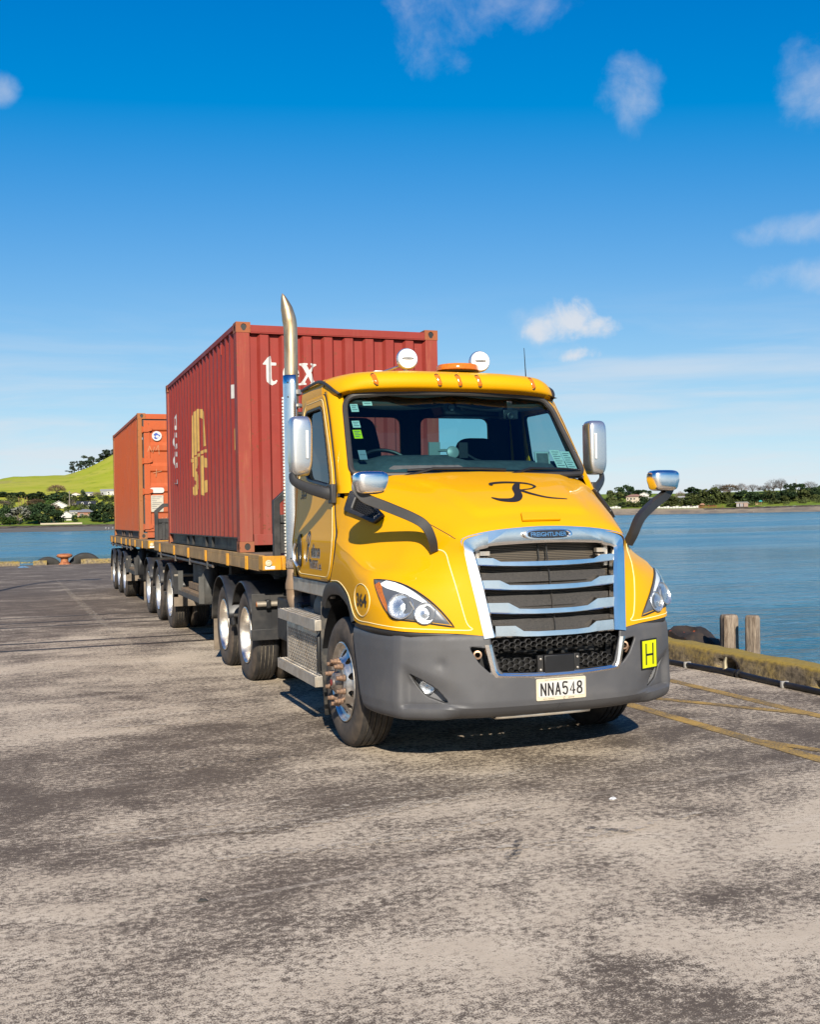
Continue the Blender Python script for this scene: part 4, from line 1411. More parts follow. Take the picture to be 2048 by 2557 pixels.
# ------------------------------------------------------------------ wheels
RT = .505
GROOVE = simple('dusty_tread_groove', (.22, .19, .15), .9, var=.4, vscale=30)
TREAD = [(.300, .030), (.318, .012), (.345, .000), (.40, -.008), (.445, -.004), (.475, .010), (.492, .026), (RT, .046)]
def tyre_prof(w):
    p = list(TREAD)
    g0, g1, n = .075, w-.075, 4
    for k in range(n):
        a = g0+(g1-g0)*k/(n-1)
        p += [(RT+.001, a-.007), (RT-.012, a-.005), (RT-.012, a+.005), (RT+.001, a+.007)]
    return p+[(r, w-h) for r, h in TREAD[::-1]]
def tyre(m, xo, y, s, w):
    pr = tyre_prof(w)
    nS = 6
    mats = [1 if (i < nS) else 2 if (8 <= i < 24 and (i-8) % 4 == 1) else 0 for i in range(len(pr)-1)]
    return m.lathe(pr, (s*xo, y, RT-.006), (-s, 0, 0), 56, mats=mats)
def nut_ring(m, xo, y, s, r, n, h0, h1, rad, seg=8):
    for k in range(n):
        t = 2*PI*k/n+.3
        c = V((s*(xo-h0), y+r*math.cos(t), RT+r*math.sin(t)))
        m.lathe([(rad*1.25, 0), (rad*1.25, .018), (rad*.95, .022), (rad*.9, h1*.7), (rad*.75, h1*.72), (rad*.75, h1), (.0001, h1)], c, (s, 0, 0), seg)
    return m
def steer_wheel(s, y):
    xo = 1.18
    rows_v, rows_f = [], []
    # alloy disc with ten hand holes: (angle, radius) sheet
    holes = []
    for k in range(10):
        t = 2*PI*k/10+.31
        holes.append([(t+.135*math.cos(q_), .222+.030*math.sin(q_)) for q_ in np.linspace(0, 2*PI, 14, False)])
    prof = [(.135, -.030), (.16, -.030), (.182, -.022), (.20, .004), (.235, .030), (.26, .042), (.282, .030)]
    def fn(t, r):
        h = lin(prof, r)
        return V((s*(xo-h), y+r*math.cos(t), RT-.006+r*math.sin(t)))
    m = MB().add(*sheet(fn, .0, 2*PI, .135, .282, 130, 14, None, holes))
    m.lathe([(.282, .030), (.29, .012), (.305, .0), (.312, .004), (.312, .016), (.298, .02)], (s*xo, y, RT-.006), (-s, 0, 0), 56)
    w = part(m, 'wheel', ALU, truck, angle=40, label='alloy front wheel with long dusty wheel-nut covers')
    m = tyre(MB(), xo, y, s, .29)
    part(m, 'tyre', [TYRE, SIDEW, GROOVE], w, angle=50)
    m = MB().lathe([(.285, .04), (.27, .12), (.27, .25)], (s*xo, y, RT-.006), (-s, 0, 0), 40)
    m.lathe([(.0001, .14), (.27, .14)], (s*xo, y, RT-.006), (-s, 0, 0), 40)
    part(m, 'rim_barrel', ALU_D, w)
    for k in range(10):
        t = 2*PI*k/10+.3
        m = MB().lathe([(.027, 0), (.027, .014), (.021, .018), (.020, .042), (.016, .046), (.016, .066), (.0001, .066)], V((s*(xo+.028), y+.165*math.cos(t), RT-.006+.165*math.sin(t))), (s, 0, 0), 10)
        part(m, 'wheel_nut', STEEL_BR, w)
    m = MB().lathe([(.136, -.026), (.105, -.024), (.085, -.03), (.078, -.062), (.066, -.074), (.05, -.078), (.046, -.086), (.03, -.09), (.0001, -.09)], (s*xo, y, RT-.006), (-s, 0, 0), 28)
    part(m, 'hub_cap', simple('hub_steel', (.25, .21, .18), .4, .7, var=.3, vscale=20) if 'hub_steel' not in MATS else MATS['hub_steel'], w)
    m = MB().lathe([(.028, -.0905), (.022, -.097), (.0001, -.098)], (s*xo, y, RT-.006), (-s, 0, 0), 16)
    part(m, 'hub_plug', simple('hub_red', (.25, .03, .02), .5) if 'hub_red' not in MATS else MATS['hub_red'], w)
for s in SG:
    steer_wheel(s, -3.83)
def dual_wheel(s, y, root, xo, rimmat):
    m = MB().lathe([(.298, .016), (.312, .012), (.312, .0), (.304, -.004), (.295, .006), (.283, .03), (.276, .10), (.270, .165), (.255, .178), (.19, .182), (.15, .16), (.145, .165), (.0001, .165)], (s*xo, y, RT-.006), (-s, 0, 0), 48)
    w = part(m, 'wheel', rimmat, root, angle=40)
    m = tyre(MB(), xo, y, s, .275)
    part(m, 'tyre', [TYRE, SIDEW, GROOVE], w, angle=50)
    m = tyre(MB(), xo-.315, y, s, .275)
    m.lathe([(.30, .03), (.27, .12), (.0001, .12)], (s*(xo-.315), y, RT-.006), (-s, 0, 0), 24)
    part(m, 'inner_tyre', [TYRE, SIDEW, GROOVE], w, angle=50)
    m = MB().lathe([(.145, .165), (.135, .10), (.11, .075), (.10, .06), (.06, .055), (.0001, .055)], (s*xo, y, RT-.006), (-s, 0, 0), 24)
    part(m, 'hub', ALU_D, w)
    m = nut_ring(MB(), xo-.165, y, s, .168, 10, 0, .04, .016, 6)
    tag(part(m, 'wheel_nuts', STEEL_BR, w), kind='stuff')
    return w
for y in (-.09, 1.235):
    for s in SG:
        dual_wheel(s, y, truck, 1.19, ALU)
def guard(root, s, yc, r, a0, a1, x0, x1, nm='mudguard', tail=0.0):
    """curved mudguard: angles from the front (0) over the top to the back (180)"""
    rows = []
    for k in range(25):
        t = math.radians(a0+(a1-a0)*k/24)
        def P(x, rr): return V((s*x, yc-rr*math.cos(t), .50+rr*math.sin(t)))
        rows.append([P(x1, r-.0), P(x1-.015, r+.012), P((x0+x1)/2+.08, r+.016), P((x0+x1)/2, r+.024), P((x0+x1)/2-.08, r+.016), P(x0+.012, r+.010), P(x0, r-.028)])
    rows2 = [[V((p.x, p.y, p.z)) for p in r_] for r_ in rows]
    m = MB().grid(rows2)
    return part(m, nm, GUARD, root, angle=40, solid=.008)
for s in SG:
    for i, y in enumerate((-.09, 1.235)):
        g = guard(truck, s, y, .585, 28 if i == 0 else 12, 150 if i == 0 else 178, .60, 1.24)
        if i == 0:
            # flat front board with ribs and a cross strap
            m = MB()
            m.grid([[(s*x, y-.585*math.cos(math.radians(28))-o, z) for x in (1.24, .6)] for o, z in ((0, .775), (.035, .70), (.045, .52))])
            m2 = MB()
            zt = .50+.585*math.sin(math.radians(28))
            m2.box(s*.60, s*1.24, y-.60, y-.588, .50, .99)
            for x in (.72, .88, 1.04):
                m2.box(s*x, s*(x+.006), y-.606, y-.60, .62, .97)
            m2.box(s*.60, s*1.255, y-.625, y-.606, .50, .615)
            part(m2, 'guard_board', GUARD, g, bevel=.004)
            m = MB().cyl((s*.5, y-.66, .885), (s*1.20, y-.66, .885), .030, 14)
            st = part(m, 'guard_stay', simple('stay_tube', (.42, .37, .30), .5, .4, var=.2) if 'stay_tube' not in MATS else MATS['stay_tube'], g)
            part(MB().lathe([(.031, 0), (.024, .004), (.0001, .004)], (s*1.20, y-.66, .885), (s, 0, 0), 12), 'stay_cap', AMBER, g)
            m = MB().box(s*1.05, s*1.10, y-.70, y-.60, .84, .93)
            part(m, 'stay_clamp', BLACK_PL, g, bevel=.01)
        else:
            m = MB().box(s*.62, s*1.215, y+.585, y+.60, .12, .52)
            part(m, 'mud_flap', FLAP, g)
    m = MB().tube([(s*1.2, .50, .55), (s*1.2, .57, .62), (s*1.2, .64, .55)], .025, 6)
    m.cyl((s*.5, .57, .66), (s*1.2, .57, .66), .024, 8)
    part(m, 'guard_bracket', BLACK_ST, truck)
# front mud flaps
for s in SG:
    m = MB().add([(s*1.19, -3.27, 1.09), (s*1.19, -3.25, .60), (s*1.165, -3.25, .14), (s*.85, -3.25, .14), (s*.85, -3.27, 1.09)], [(0, 1, 2, 3, 4)])
    part(m, 'mud_flap', simple('dark_flap', (.05, .05, .048), .7, var=.2, dirt=(.24, .20, .15), dscale=6, damt=.6) if 'dark_flap' not in MATS else MATS['dark_flap'], truck, solid=.022)

# --- steps, tanks, after-treatment, battery box
for s in SG:
    for zt, y0, y1, x0 in ((.935, -3.27, -1.93, .98), (.462, -3.25, -1.88, .96)):
        m = MB()
        m.box(s*1.232, s*1.246, y0, y1, zt-.088, zt)
        m.box(s*x0, s*1.232, y0, y0+.012, zt-.088, zt)
        m.box(s*x0, s*1.232, y1-.012, y1, zt-.088, zt)
        m.box(s*x0, s*(x0+.012), y0+.012, y1-.012, zt-.088, zt)
        # grip strips with gaps
        for k in range(6):
            x = x0+.022+k*(1.232-x0-.03)/5
            m.box(s*(x-.010), s*(x+.010), y0+.012, y1-.012, zt-.010, zt-.001)
        for k in range(44):
            y = y0+.03+k*(y1-y0-.05)/43
            m.box(s*(x0+.012), s*1.232, y-.004, y+.004, zt-.016, zt-.0105)
            for q_ in range(6):
                x = x0+.022+q_*(1.232-x0-.03)/5
                m.box(s*(x-.006), s*(x+.006), y-.007, y+.007, zt-.001, zt+.004)
        part(m, 'step', ALU_D, truck, bevel=.002)
    # diamond-plate box between the steps
    P = rounded([(.55, .40), (1.17, .40), (1.17, .86), (.55, .86)], .08, 5)
    m = MB().prism(P, (0, -3.12, 0), (s, 0, 0), (0, 0, 1), (0, 1.15, 0))
    tk = part(m, 'step_tank', ALU_D, truck, angle=40)
    m = MB()
    for i in range(26):
        for j in range(11):
            y, z = -3.04+i*.04, .46+j*.03
            d = .014 if (i+j) % 2 else -.014
            m.obox((s*1.172, y, z), (s*.003, 0, 0), (0, .012, d*.6), (0, -.002, .004))
    part(m, 'tread_pattern', ALU_D, tk)
    m = MB()
    for i in range(16):
        y = -3.06+i*.028
        m.box(s*1.172, s*1.178, y, y+.014, .80, .85)
    part(m, 'vent_slats', ALU, tk)
    m = MB().tube([(s*1.10, -3.135, .44), (s*1.175, -3.135, .50), (s*1.175, -3.135, .78), (s*1.10, -3.135, .86)], .022, 8)
    part(m, 'tank_strap', BLACK_PL, tk)
m = MB()
q_ = [(-.90, -3.25, .98), (-.88, -2.62, .98)]
m.lathe([(.0001, 0), (.20, .01), (.215, .04), (.215, .60), (.20, .65), (.0001, .66)], (-.86, -3.2, .97), (0, 1, 0), 32)
part(m, 'exhaust_filter', simple('heat_shield_grey', (.14, .14, .14), .55, .3, var=.1, bump=.6, bscale=160), truck)
EXH = simple('dusty_exhaust_pipe', (.42, .30, .20), .5, .35, var=.15, vscale=8, dirt=(.30, .19, .11), dscale=4, damt=.6)
m = MB().tube(catmull([(-.86, -2.55, .96), (-.88, -2.35, .90), (-.93, -2.05, .87), (-1.0, -1.86, .90), (-1.035, -1.76, 1.0), (-1.04, -1.75, 1.12)], 6), .075, 20)
m.lathe([(.082, 0), (.082, .05), (.064, .13), (.064, .30)], (-1.04, -1.75, 1.10), (0, 0, 1), 24)
part(m, 'exhaust_elbow', EXH, truck, angle=50)
q = NT('heat_tinted_stack')
n_ = q.noise(5, 6, .6, q.obj((3, 3, .6)))
q.base(q.mix(q.ramp(n_, .35, .65), (.62, .47, .30), (.40, .27, .15)))
q.set(Metallic=.85, Roughness=.42)
STACK = q.m
m = MB().cyl((-1.03, -1.75, 1.3), (-1.03, -1.75, 2.95), .062, 20)
part(m, 'muffler', EXH, truck)
pth = catmull([(-1.027, -1.75, 2.9), (-1.027, -1.75, 3.3), (-1.027, -1.75, 3.60), (-1.038, -1.75, 3.72), (-1.062, -1.75, 3.83), (-1.090, -1.75, 3.93), (-1.102, -1.75, 3.972)], 6)
rr = [lin([(0, .066), (13, .067), (18, .069), (24, .058), (30, .026), (36, .004)], i) for i in range(len(pth))]
m = MB().tube(pth, rr, 24)
part(m, 'exhaust_stack', STACK, truck, angle=80)
m = MB()
m.lathe([(.05, 0), (.07, .01), (.07, .05), (.05, .06)], (-1.0, -1.76, 2.98), (0, 0, 1), 20)
part(m, 'stack_clamp', ALU_D, truck)
m = MB()
m.lathe([(.05, 0), (.062, .01), (.062, .03), (.05, .04)], (-.99, -1.77, 2.86), (0, 0, 1), 20)
part(m, 'stack_clamp', ALU_D, truck)
m = MB()
m.cyl((-1.0, -1.75, 2.80), (-.7, -1.75, 2.80), .025, 8)
m.cyl((-1.0, -1.72, 1.9), (-.7, -1.75, 1.9), .025, 8)
m.box(-.72, -.68, -1.80, -1.70, .95, 2.95)
part(m, 'stack_bracket', BLACK_ST, truck)
rows = []
for z in np.linspace(1.305, 3.175, 22):
    rows.append([V((-1.02+.088*math.cos(t), -1.75+.088*math.sin(t), z)) for t in np.radians(np.linspace(165, 280, 14))])
shd = part(MB().grid(rows), 'stack_shield', CHROME, truck, solid=.006, angle=60)
m = MB()
for k in range(48):
    z = 1.42+k*.0325
    t = math.radians(163)
    m.box(-1.02+.088*math.cos(t)-.014, -1.02+.088*math.cos(t)+.004, -1.75+.02, -1.75+.045, z, z+.020)
part(m, 'shield_teeth', ALU, shd)
m = MB()
for z in (1.40, 2.96, 3.10):
    m = MB().lathe([(.008, 0), (.008, .005), (.0001, .006)], (-1.02-.06, -1.75-.068, z), (-.66, -.75, 0), 10)
    part(m, 'bolt', BLACK_ST, shd)

# --- chassis and what fills the gaps under cab and bonnet
m = MB()
for s in SG:
    m.box(s*.40, s*.47, -5.0, 2.1, .80, 1.05)
m.box(-.40, .40, 1.98, 2.06, .82, 1.03)
m.box(-.40, .40, -1.4, -1.3, .82, 1.03)
part(m, 'chassis_frame', BLACK_ST, truck, bevel=.006)
m = MB()
m.box(-.52, .52, -4.90, -3.72, .62, 1.50)
m.box(-.62, .62, -4.92, -4.80, .70, 1.55)
m.box(-.40, .40, -3.7, -2.2, .70, 1.24)
part(m, 'engine', BLACK_ST, truck, bevel=.03)
m = MB()
m.cyl((-.95, -3.83, .48), (.95, -3.83, .48), .075, 12)
m.box(-.5, .5, -3.95, -3.71, .40, .52)
for y in (-.09, 1.235):
    m.cyl((-.95, y, .5), (.95, y, .5), .10, 12)
    m.lathe([(.0001, -.22), (.20, -.15), (.24, 0), (.20, .15), (.0001, .22)], (0, y, .52), (0, 1, 0), 20)
part(m, 'axle', BLACK_ST, truck)
m = MB()
P = [(.48*math.cos(t), .48*math.sin(t)) for t in np.linspace(math.radians(-70), math.radians(250), 30)]+[(-.08, -.2), (0, .05), (.08, -.2)]
m.prism(P, (0, .55, 1.18), (1, 0, 0), (0, -1, 0), (0, 0, .05))
m.box(-.46, .46, .35, .75, 1.05, 1.18)
part(m, 'fifth_wheel', BLACK_ST, truck)
m = MB()
m.box(-1.05, -.52, -2.0, -1.05, .55, .98)
m.box(.52, 1.1, -2.0, -1.05, .50, .98)
m.box(-.95, .95, -2.20, -2.0, .9, 1.25)
part(m, 'battery_box', BLACK_ST, truck, bevel=.02)
m = MB()
for k in range(5):
    m.tube(catmull([(-.3+.12*k, -2.25, 1.7), (-.3+.12*k, -1.9, 1.35), (-.25+.1*k, -1.5, 1.25), (-.2+.08*k, -1.25, 1.75)], 6), .016, 6)
part(m, 'air_line', BLACK_PL, truck)
# ------------------------------------------------------------------ trailers
LAMP_CL = simple('marker_clear', (.75, .70, .50), .15, coat=.5)
def trailer(name, yf, yr, axles, label, clips, rails, lead):
    T = empty(name, (0, (yf+yr)/2, 0), label, 'trailer')
    tp = lambda m, n, mat, parent=T, **k: part(m, n, mat, parent, **k)
    zt = 1.412
    nb = int((yr-yf-.1)/.20)
    for k in range(nb):
        y = yf+.06+k*(yr-yf-.12)/nb
        m = MB().box(-1.16, 1.16, y, y+(yr-yf-.12)/nb-.006, zt-.045+.004*math.sin(k*7.3), zt-.004+.003*math.sin(k*5.1))
        tp(m, 'deck_board', DECK_W)
    for s in SG:
        m = MB()
        m.box(s*1.16, s*1.22, yf+.20 if s < 0 else yf+.2, yr, zt-.045, zt)
        m.box(s*1.205, s*1.22, yf+.2, yr, zt-.155, zt-.045)
        m.box(s*1.15, s*1.22, yf+.2, yr, zt-.165, zt-.155)
        rl = tp(m, 'side_rail', RAIL_BR, bevel=.004)
        for y in clips:
            m = MB()
            for d in (0, .075):
                m.box(s*1.221, s*1.238, y+d, y+d+.028, zt-.17, zt-.025)
            m.box(s*1.221, s*1.229, y+.028, y+.075, zt-.17, zt-.09)
            tp(m, 'rope_clip', TRAIL_Y, rl, bevel=.003)
        m = MB()
        m.cyl((s*1.195, rails[0], zt-.225), (s*1.195, rails[1], zt-.215), .021, 10)
        n = int((rails[1]-rails[0])/.42)
        for k in range(n+1):
            y = rails[0]+.08+k*(rails[1]-rails[0]-.16)/n
            m.add([(s*1.195, y, zt-.24), (s*1.195, y, zt-.165), (s*1.02, y, zt-.165), (s*1.195, y+.012, zt-.24), (s*1.195, y+.012, zt-.165), (s*1.02, y+.012, zt-.165)], [(0, 1, 2), (3, 5, 4), (0, 3, 4, 1), (1, 4, 5, 2), (2, 5, 3, 0)])
        for y in clips:
            if rails[0]-.1 < y < rails[1]+.1:
                m.box(s*1.18, s*1.225, y, y+.05, zt-.27, zt-.165)
        tp(m, 'tie_rail', simple('tie_rail_steel', (.11, .105, .10), .5, .4, var=.3, dirt=(.2, .12, .07), dscale=6, damt=.4) if 'tie_rail_steel' not in MATS else MATS['tie_rail_steel'], rl)
    # front beam in yellow with lamp pockets
    m = MB()
    m.box(-1.03, 1.03, yf, yf+.06, zt-.125, zt-.006)
    m.box(-.86, .86, yf-.012, yf, zt-.118, zt-.095)
    for s in SG:
        m.box(s*1.03, s*1.225, yf, yf+.20, zt-.15, zt-.005)
        m.box(s*.92, s*1.03, yf-.03, yf, zt-.15, zt-.02)
    fb_ = tp(m, 'front_beam', TRAIL_Y, bevel=.005)
    for s in SG:
        c = (s*1.165, yf-.001, zt-.078)
        m = MB().lathe([(.034, 0), (.034, .016), (.024, .022), (.022, .014), (.0001, .02)], c, (0, -1, 0), 20)
        tp(m, 'front_marker_lamp', LAMP_CL, fb_)
        m = MB().box(s*1.10, s*1.20, yf-.003, yf, zt-.138, zt-.108)
        tp(m, 'reflector', WHITE, fb_)
    # headboard
    m = MB()
    yh = yf+.01
    hb = [(-1.10, zt-.10), (-1.10, zt+.56), (-.94, zt+.70), (.94, zt+.70), (1.10, zt+.56), (1.10, zt-.10)]
    hi = [(1.03, zt-.10), (1.03, zt+.53), (.91, zt+.635), (-.91, zt+.635), (-1.03, zt+.53), (-1.03, zt-.10)]
    m.prism(hb+hi, (0, yh, 0), (1, 0, 0), (0, 0, 1), (0, .075, 0))
    m.box(-1.03, 1.03, yh+.005, yh+.07, zt+.33, zt+.415)
    m.box(-.96, -.90, yh+.005, yh+.07, zt, zt+.33)
    hbo = tp(m, 'headboard', FRAME_BL, bevel=.006)
    m = MB().box(-1.03, 1.03, yh+.03, yh+.045, zt+.02, zt+.33)
    tp(m, 'headboard_panel', FRAME_BL, hbo)
    # chassis
    m = MB()
    yb1 = max(axles)+.55
    for s in SG:
        for z0, z1, w in ((1.22, 1.25, .09), (.86, .89, .09), (.89, 1.22, .012)):
            m.box(s*.45-w, s*.45+w, yf+.4, yb1, z0, z1)
    k = yf+.3
    while k < yr:
        m.box(-1.14, 1.14, k, k+.06, zt-.155, zt-.046)
        k += .5
    m.box(-.5, .5, yf+.5, yf+1.9, 1.10, 1.22)
    tp(m, 'chassis_beam', BLACK_ST)
    m = MB()
    for y in axles:
        m.cyl((-.95, y, .5), (.95, y, .5), .07, 12)
        for s in SG:
            m.box(s*.36, s*.54, y-.30, y+.12, .55, .88)
    tp(m, 'axle', BLACK_ST)
    for i, y in enumerate(axles):
        for s in SG:
            dual_wheel(s, y, T, 1.19, RIM)
            g = guard(T, s, y, .565, 20, 172, .60, 1.225)
            if i == 0:
                m = MB().box(s*.62, s*1.21, y-.64, y-.628, .40, .60)
                tp(m, 'mud_flap', FLAP, g)
                m = MB().box(s*1.14, s*1.215, y-.64, y-.60, .55, .98)
                tp(m, 'guard_post', GUARD, g)
            m = MB().cyl((s*.5, y-.62 if i == 0 else y-.775, .90), (s*1.20, y-.62 if i == 0 else y-.775, .90), .028, 10)
            m.cyl((s*.5, y-.60 if i == 0 else y-.775, .52), (s*1.17, y-.60 if i == 0 else y-.775, .52), .026, 10)
            tp(m, 'guard_stay', MATS['stay_tube'], g)
            if i == len(axles)-1:
                m = MB().box(s*.62, s*1.215, y+.575, y+.59, .20, .60)
                tp(m, 'mud_flap', FLAP, g)
    # side rack with dunnage timbers ahead of the axles
    y0, y1 = (axles[0]-3.25, axles[0]-1.25) if lead else (axles[0]-2.6, axles[0]-1.15)
    for s in SG:
        m = MB()
        m.box(s*.98, s*1.215, y0, y1, .635, .648)
        m.box(s*1.205, s*1.218, y0, y1, .648, .70)
        m.box(s*.97, s*.985, y0, y1, .648, 1.10)
        m.add([(s*.97, y0, 1.25), (s*1.06, y0, 1.22), (s*1.215, y0, .95), (s*1.218, y0, .62), (s*.70, y0, .62), (s*.70, y0, .75), (s*.97, y0, .95)], [(0, 1, 2, 3, 4, 5, 6)])
        m.box(s*1.15, s*1.22, y0-.01, y0, .63, 1.0)
        m.box(s*1.15, s*1.22, y1, y1+.012, .63, 1.0)
        rk = tp(m, 'dunnage_rack', GUARD if not lead else simple('rack_steel', (.10, .10, .095), .6, .2, var=.25, dirt=(.16, .13, .10), dscale=3, damt=.5), solid=.008) if s < 0 else tp(m, 'dunnage_rack', BLACK_ST, solid=.008)
        for j, (a, b, x, z) in enumerate(((y0+.03, y1-.1, 1.15, .70), (y0+.06, y1-.02, 1.05, .70), (y0+.1, y1-.3, 1.06, .80))):
            m = MB().box(s*(x-.046), s*(x+.046), a, b, z-.048, z+.048)
            tp(m, 'timber', TIMBER, rk, bevel=.006)
    m = MB()
    m.box(-.75, .75, axles[0]-2.2, axles[0]-1.6, .60, .9)
    for s in SG:
        m.box(s*.75, s*.87, (axles[0]-3.8), (axles[0]-3.65), .42, 1.25)
        m.cyl((s*.7, axles[0]-3.4, .95), (s*.7, axles[0]-1.0, .95), .13, 14)
    tp(m, 'air_tank', BLACK_ST)
    if lead:
        m = MB()
        m.obox((-.80, 1.6, .98), (.02, 0, 0), (0, 1.0, -.05), (0, 0, .03))
        tp(m, 'brace_bar', TRAIL_Y)
        m = MB()
        m.box(-.55, .55, 7.9, 9.9, .95, 1.16)
        tp(m, 'turntable', BLACK_ST)
        # small lettering on the two dark panels behind the rack
        m = MB()
        for y in (4.3, 3.5):
            text_on(m, 'MTE', .30, .20, lambda a, b: V((-.990, y-b*1.2, .97+a*.75)), .0)
        tp(m, 'panel_lettering', simple('faint_print', (.16, .17, .17), .6))
    return T
trailer('lead_trailer', -1.20, 8.05, (6.21, 7.76, 9.31), 'front flatbed trailer with dirty ochre side rails under the maroon container', (-.45, .66, 2.23, 3.77, 5.28, 7.10), (1.9, 7.6), True)
trailer('rear_trailer', 8.88, 17.9, (14.25, 15.75, 17.25), 'rear flatbed trailer under the orange container at the back of the road train', (9.9, 11.3, 12.4, 13.3, 14.5, 16.2, 17.2), (12.2, 17.8), False)

# ------------------------------------------------------------------ containers
def paint(name, col, rust, streak, fade):
    q = NT(name)
    n1 = q.noise(3.0, 6, .65)
    n2 = q.noise(4.0, 6, .7, q.obj((3.2, 3.2, .28)))
    n3 = q.noise(26, 5, .6)
    c = q.mix(q.ramp(n1, .3, .75), tuple(x*.86 for x in col), col)
    c = q.mix(q.ramp(n2, .50, .78, 0, streak), c, fade)
    n5_ = q.noise(1.1, 6, .7)
    sz = q.n('ShaderNodeSeparateXYZ')
    q.l(q.obj(), sz.inputs[0])
    low = q.math('MULTIPLY', q.math('SUBTRACT', 1.0, q.ramp(sz.outputs['Z'], .1, 1.3)), q.ramp(n2, .25, .65, .15, .7))
    c = q.mix(low, c, tuple(.5*a_+.5*b_ for a_, b_ in zip(col, (.16, .10, .075))))
    c = q.mix(q.math('MULTIPLY', q.ramp(n3, .56, .68), q.ramp(n1, .44, .62)), c, rust)
    scr = q.noise(6.0, 4, .7, q.obj((1, 1, 9)))
    c = q.mix(q.math('MULTIPLY', q.ramp(scr, .66, .70), q.ramp(n5_, .50, .60, 0, .7)), c, fade)
    q.base(c)
    q.rough(q.ramp(n1, .3, .7, .5, .68))
    q.set(Specular_IOR_Level=.22)
    q.bump(n3, .12, .004)
    MATS[name] = q.m
    return q.m
def container(name, yf, x0, rz, zb, label, body, cast, rustp, door_end):
    Cn = empty(name, (x0, yf, zb), label, 'shipping container')
    HW, L, H = 1.219, 6.058, 2.591
    W3 = lambda x, y, z: V((x0+x, yf+y, zb+z))
    cp = lambda m, n, mat, parent=Cn, **k: part(m, n, mat, parent, **k)
    def shift(m):
        m.v = [(x+x0, y+yf, z+zb) for x, y, z in m.v]
        return m
    # posts
    for sx in SG:
        for y0, y1 in ((0.004, .15), (L-.15, L-.004)):
            w = .155 if (y0 < 1 and not door_end) else .09
            m = MB().box(sx*(HW-.003), sx*(HW-w), y0, y1, .115, H-.115)
            cp(shift(m), 'corner_post', rustp, bevel=.006)
    # corner castings with their lifting holes
    for sx in SG:
        for y0 in (0, L-.178):
            for z0 in (0, H-.118):
                m = MB()
                xa, xb = sx*HW, sx*(HW-.165)
                ya, yb_ = y0, y0+.178
                z1 = z0+.118
                m.box(xa-.01*sx, xb, ya+.012, yb_-.012, z0, z1)
                up_ = z0 > 1
                for axis in (0, 1):
                    for face in ((ya, yb_) if axis == 0 else (xa,)):
                        if axis == 0:
                            cx, cz, rx, rz_ = sx*(HW-.088), z0+.060, .034, .040
                            keep = None
                            hole = [(cx+rx*math.cos(t)*(1 if not up_ else (1 if math.sin(t) > -.2 else .8)), cz+rz_*math.sin(t)) for t in np.linspace(0, 2*PI, 18, False)]
                            vs, fs = sheet(lambda a, b: V((a, face, b)), min(xa, xb), max(xa, xb), z0, z1, 16, 14, None, [hole])
                        else:
                            cy, cz = y0+.089, z0+.060
                            hole = [(cy+.032*math.cos(t), cz+.040*math.sin(t)) for t in np.linspace(0, 2*PI, 18, False)]
                            vs, fs = sheet(lambda a, b: V((face, a, b)), ya, yb_, z0, z1, 14, 14, None, [hole])
                        m.add(vs, fs)
                co = cp(shift(m), 'corner_casting', cast)
                m = MB()
                m.box(xa-.0075*sx, xa-.0095*sx, ya+.05, yb_-.05, z0+.018, z1-.018)
                m.box(sx*(HW-.05), sx*(HW-.125), ya+.0085, ya+.0115, z0+.018, z1-.018)
                cp(shift(m), 'casting_hole', BLACK_ST, co)
    # rails
    m = MB()
    for sx in SG:
        m.box(sx*(HW-.004), sx*(HW-.06), .178, L-.178, H-.066, H-.004)
    cp(shift(m), 'top_side_rail', body, bevel=.004)
    m = MB()
    for sx in SG:
        m.box(sx*(HW-.006), sx*(HW-.05), .15, L-.15, .150, .165)
        m.box(sx*(HW-.05), sx*(HW-.09), .165, L-.165, .02, .150)
        m.box(sx*(HW-.012), sx*(HW-.09), .165, L-.165, .012, .02)
        for y in (1.95, 2.45, 3.6, 4.1):
            m.box(sx*(HW-.02), sx*(HW-.05), y, y+.03, .02, .15)
    cp(shift(m), 'bottom_side_rail', BLACK_ST if not door_end else simple('shaded_rail_brown', (.09, .06, .045), .7, var=.3))  # recessed rail toned dark: the shade of the recess is put into its colour
    # corrugated side walls
    per, dep = .2766, .036
    def prof(t):
        t = (t % per)/per
        return lin([(0, 0), (.26, 0), (.50, dep), (.76, dep), (1, 0)], t)
    ys = []
    y = .15
    while y < L-.15:
        for f in (0, .26, .50, .76):
            if y+f*per < L-.15: ys.append(y+f*per)
        y += per
    ys.append(L-.15)
    side_d = lambda y: .012+prof(y-.15)
    for sx in SG:
        m = MB().grid([[V((sx*(HW-side_d(y)), y, z)) for y in ys] for z in (.160, .9, 1.7, H-.064)])
        cp(shift(m), 'side_wall', body, angle=20)
    m = MB().box(-HW+.05, HW-.05, .05, L-.05, H-.045, H-.03)
    cp(shift(m), 'roof', body)
    m = MB().box(-HW+.06, HW-.06, .06, L-.06, .13, .16)
    cp(shift(m), 'floor', BLACK_ST)
    m = MB().box(-HW+.09, HW-.09, L-.05, L-.02, .12, H-.1)
    cp(shift(m), 'rear_wall', body)
    if not door_end:
        m = MB()
        m.box(-HW+.165, HW-.165, .0, .06, H-.112, H-.03)
        m.box(-HW+.165, HW-.165, -.0, .012, H-.125, H-.112)
        cp(shift(m), 'end_header', body, bevel=.004)
        m = MB()
        m.box(-HW+.165, HW-.165, .004, .07, .075, .20)
        m.box(-.62, .62, .004, .07, .0, .075)
        for s in SG:
            m.box(s*.62, s*.70, .004, .07, .035, .075)
        cp(shift(m), 'end_sill', body, bevel=.004)
        perE, dE = .251, .046
        def profE(t):
            t = (t % perE)/perE
            return lin([(0, dE), (.38, dE), (.50, 0), (.88, 0), (1, dE)], t)
        xs = []
        x = -HW+.150
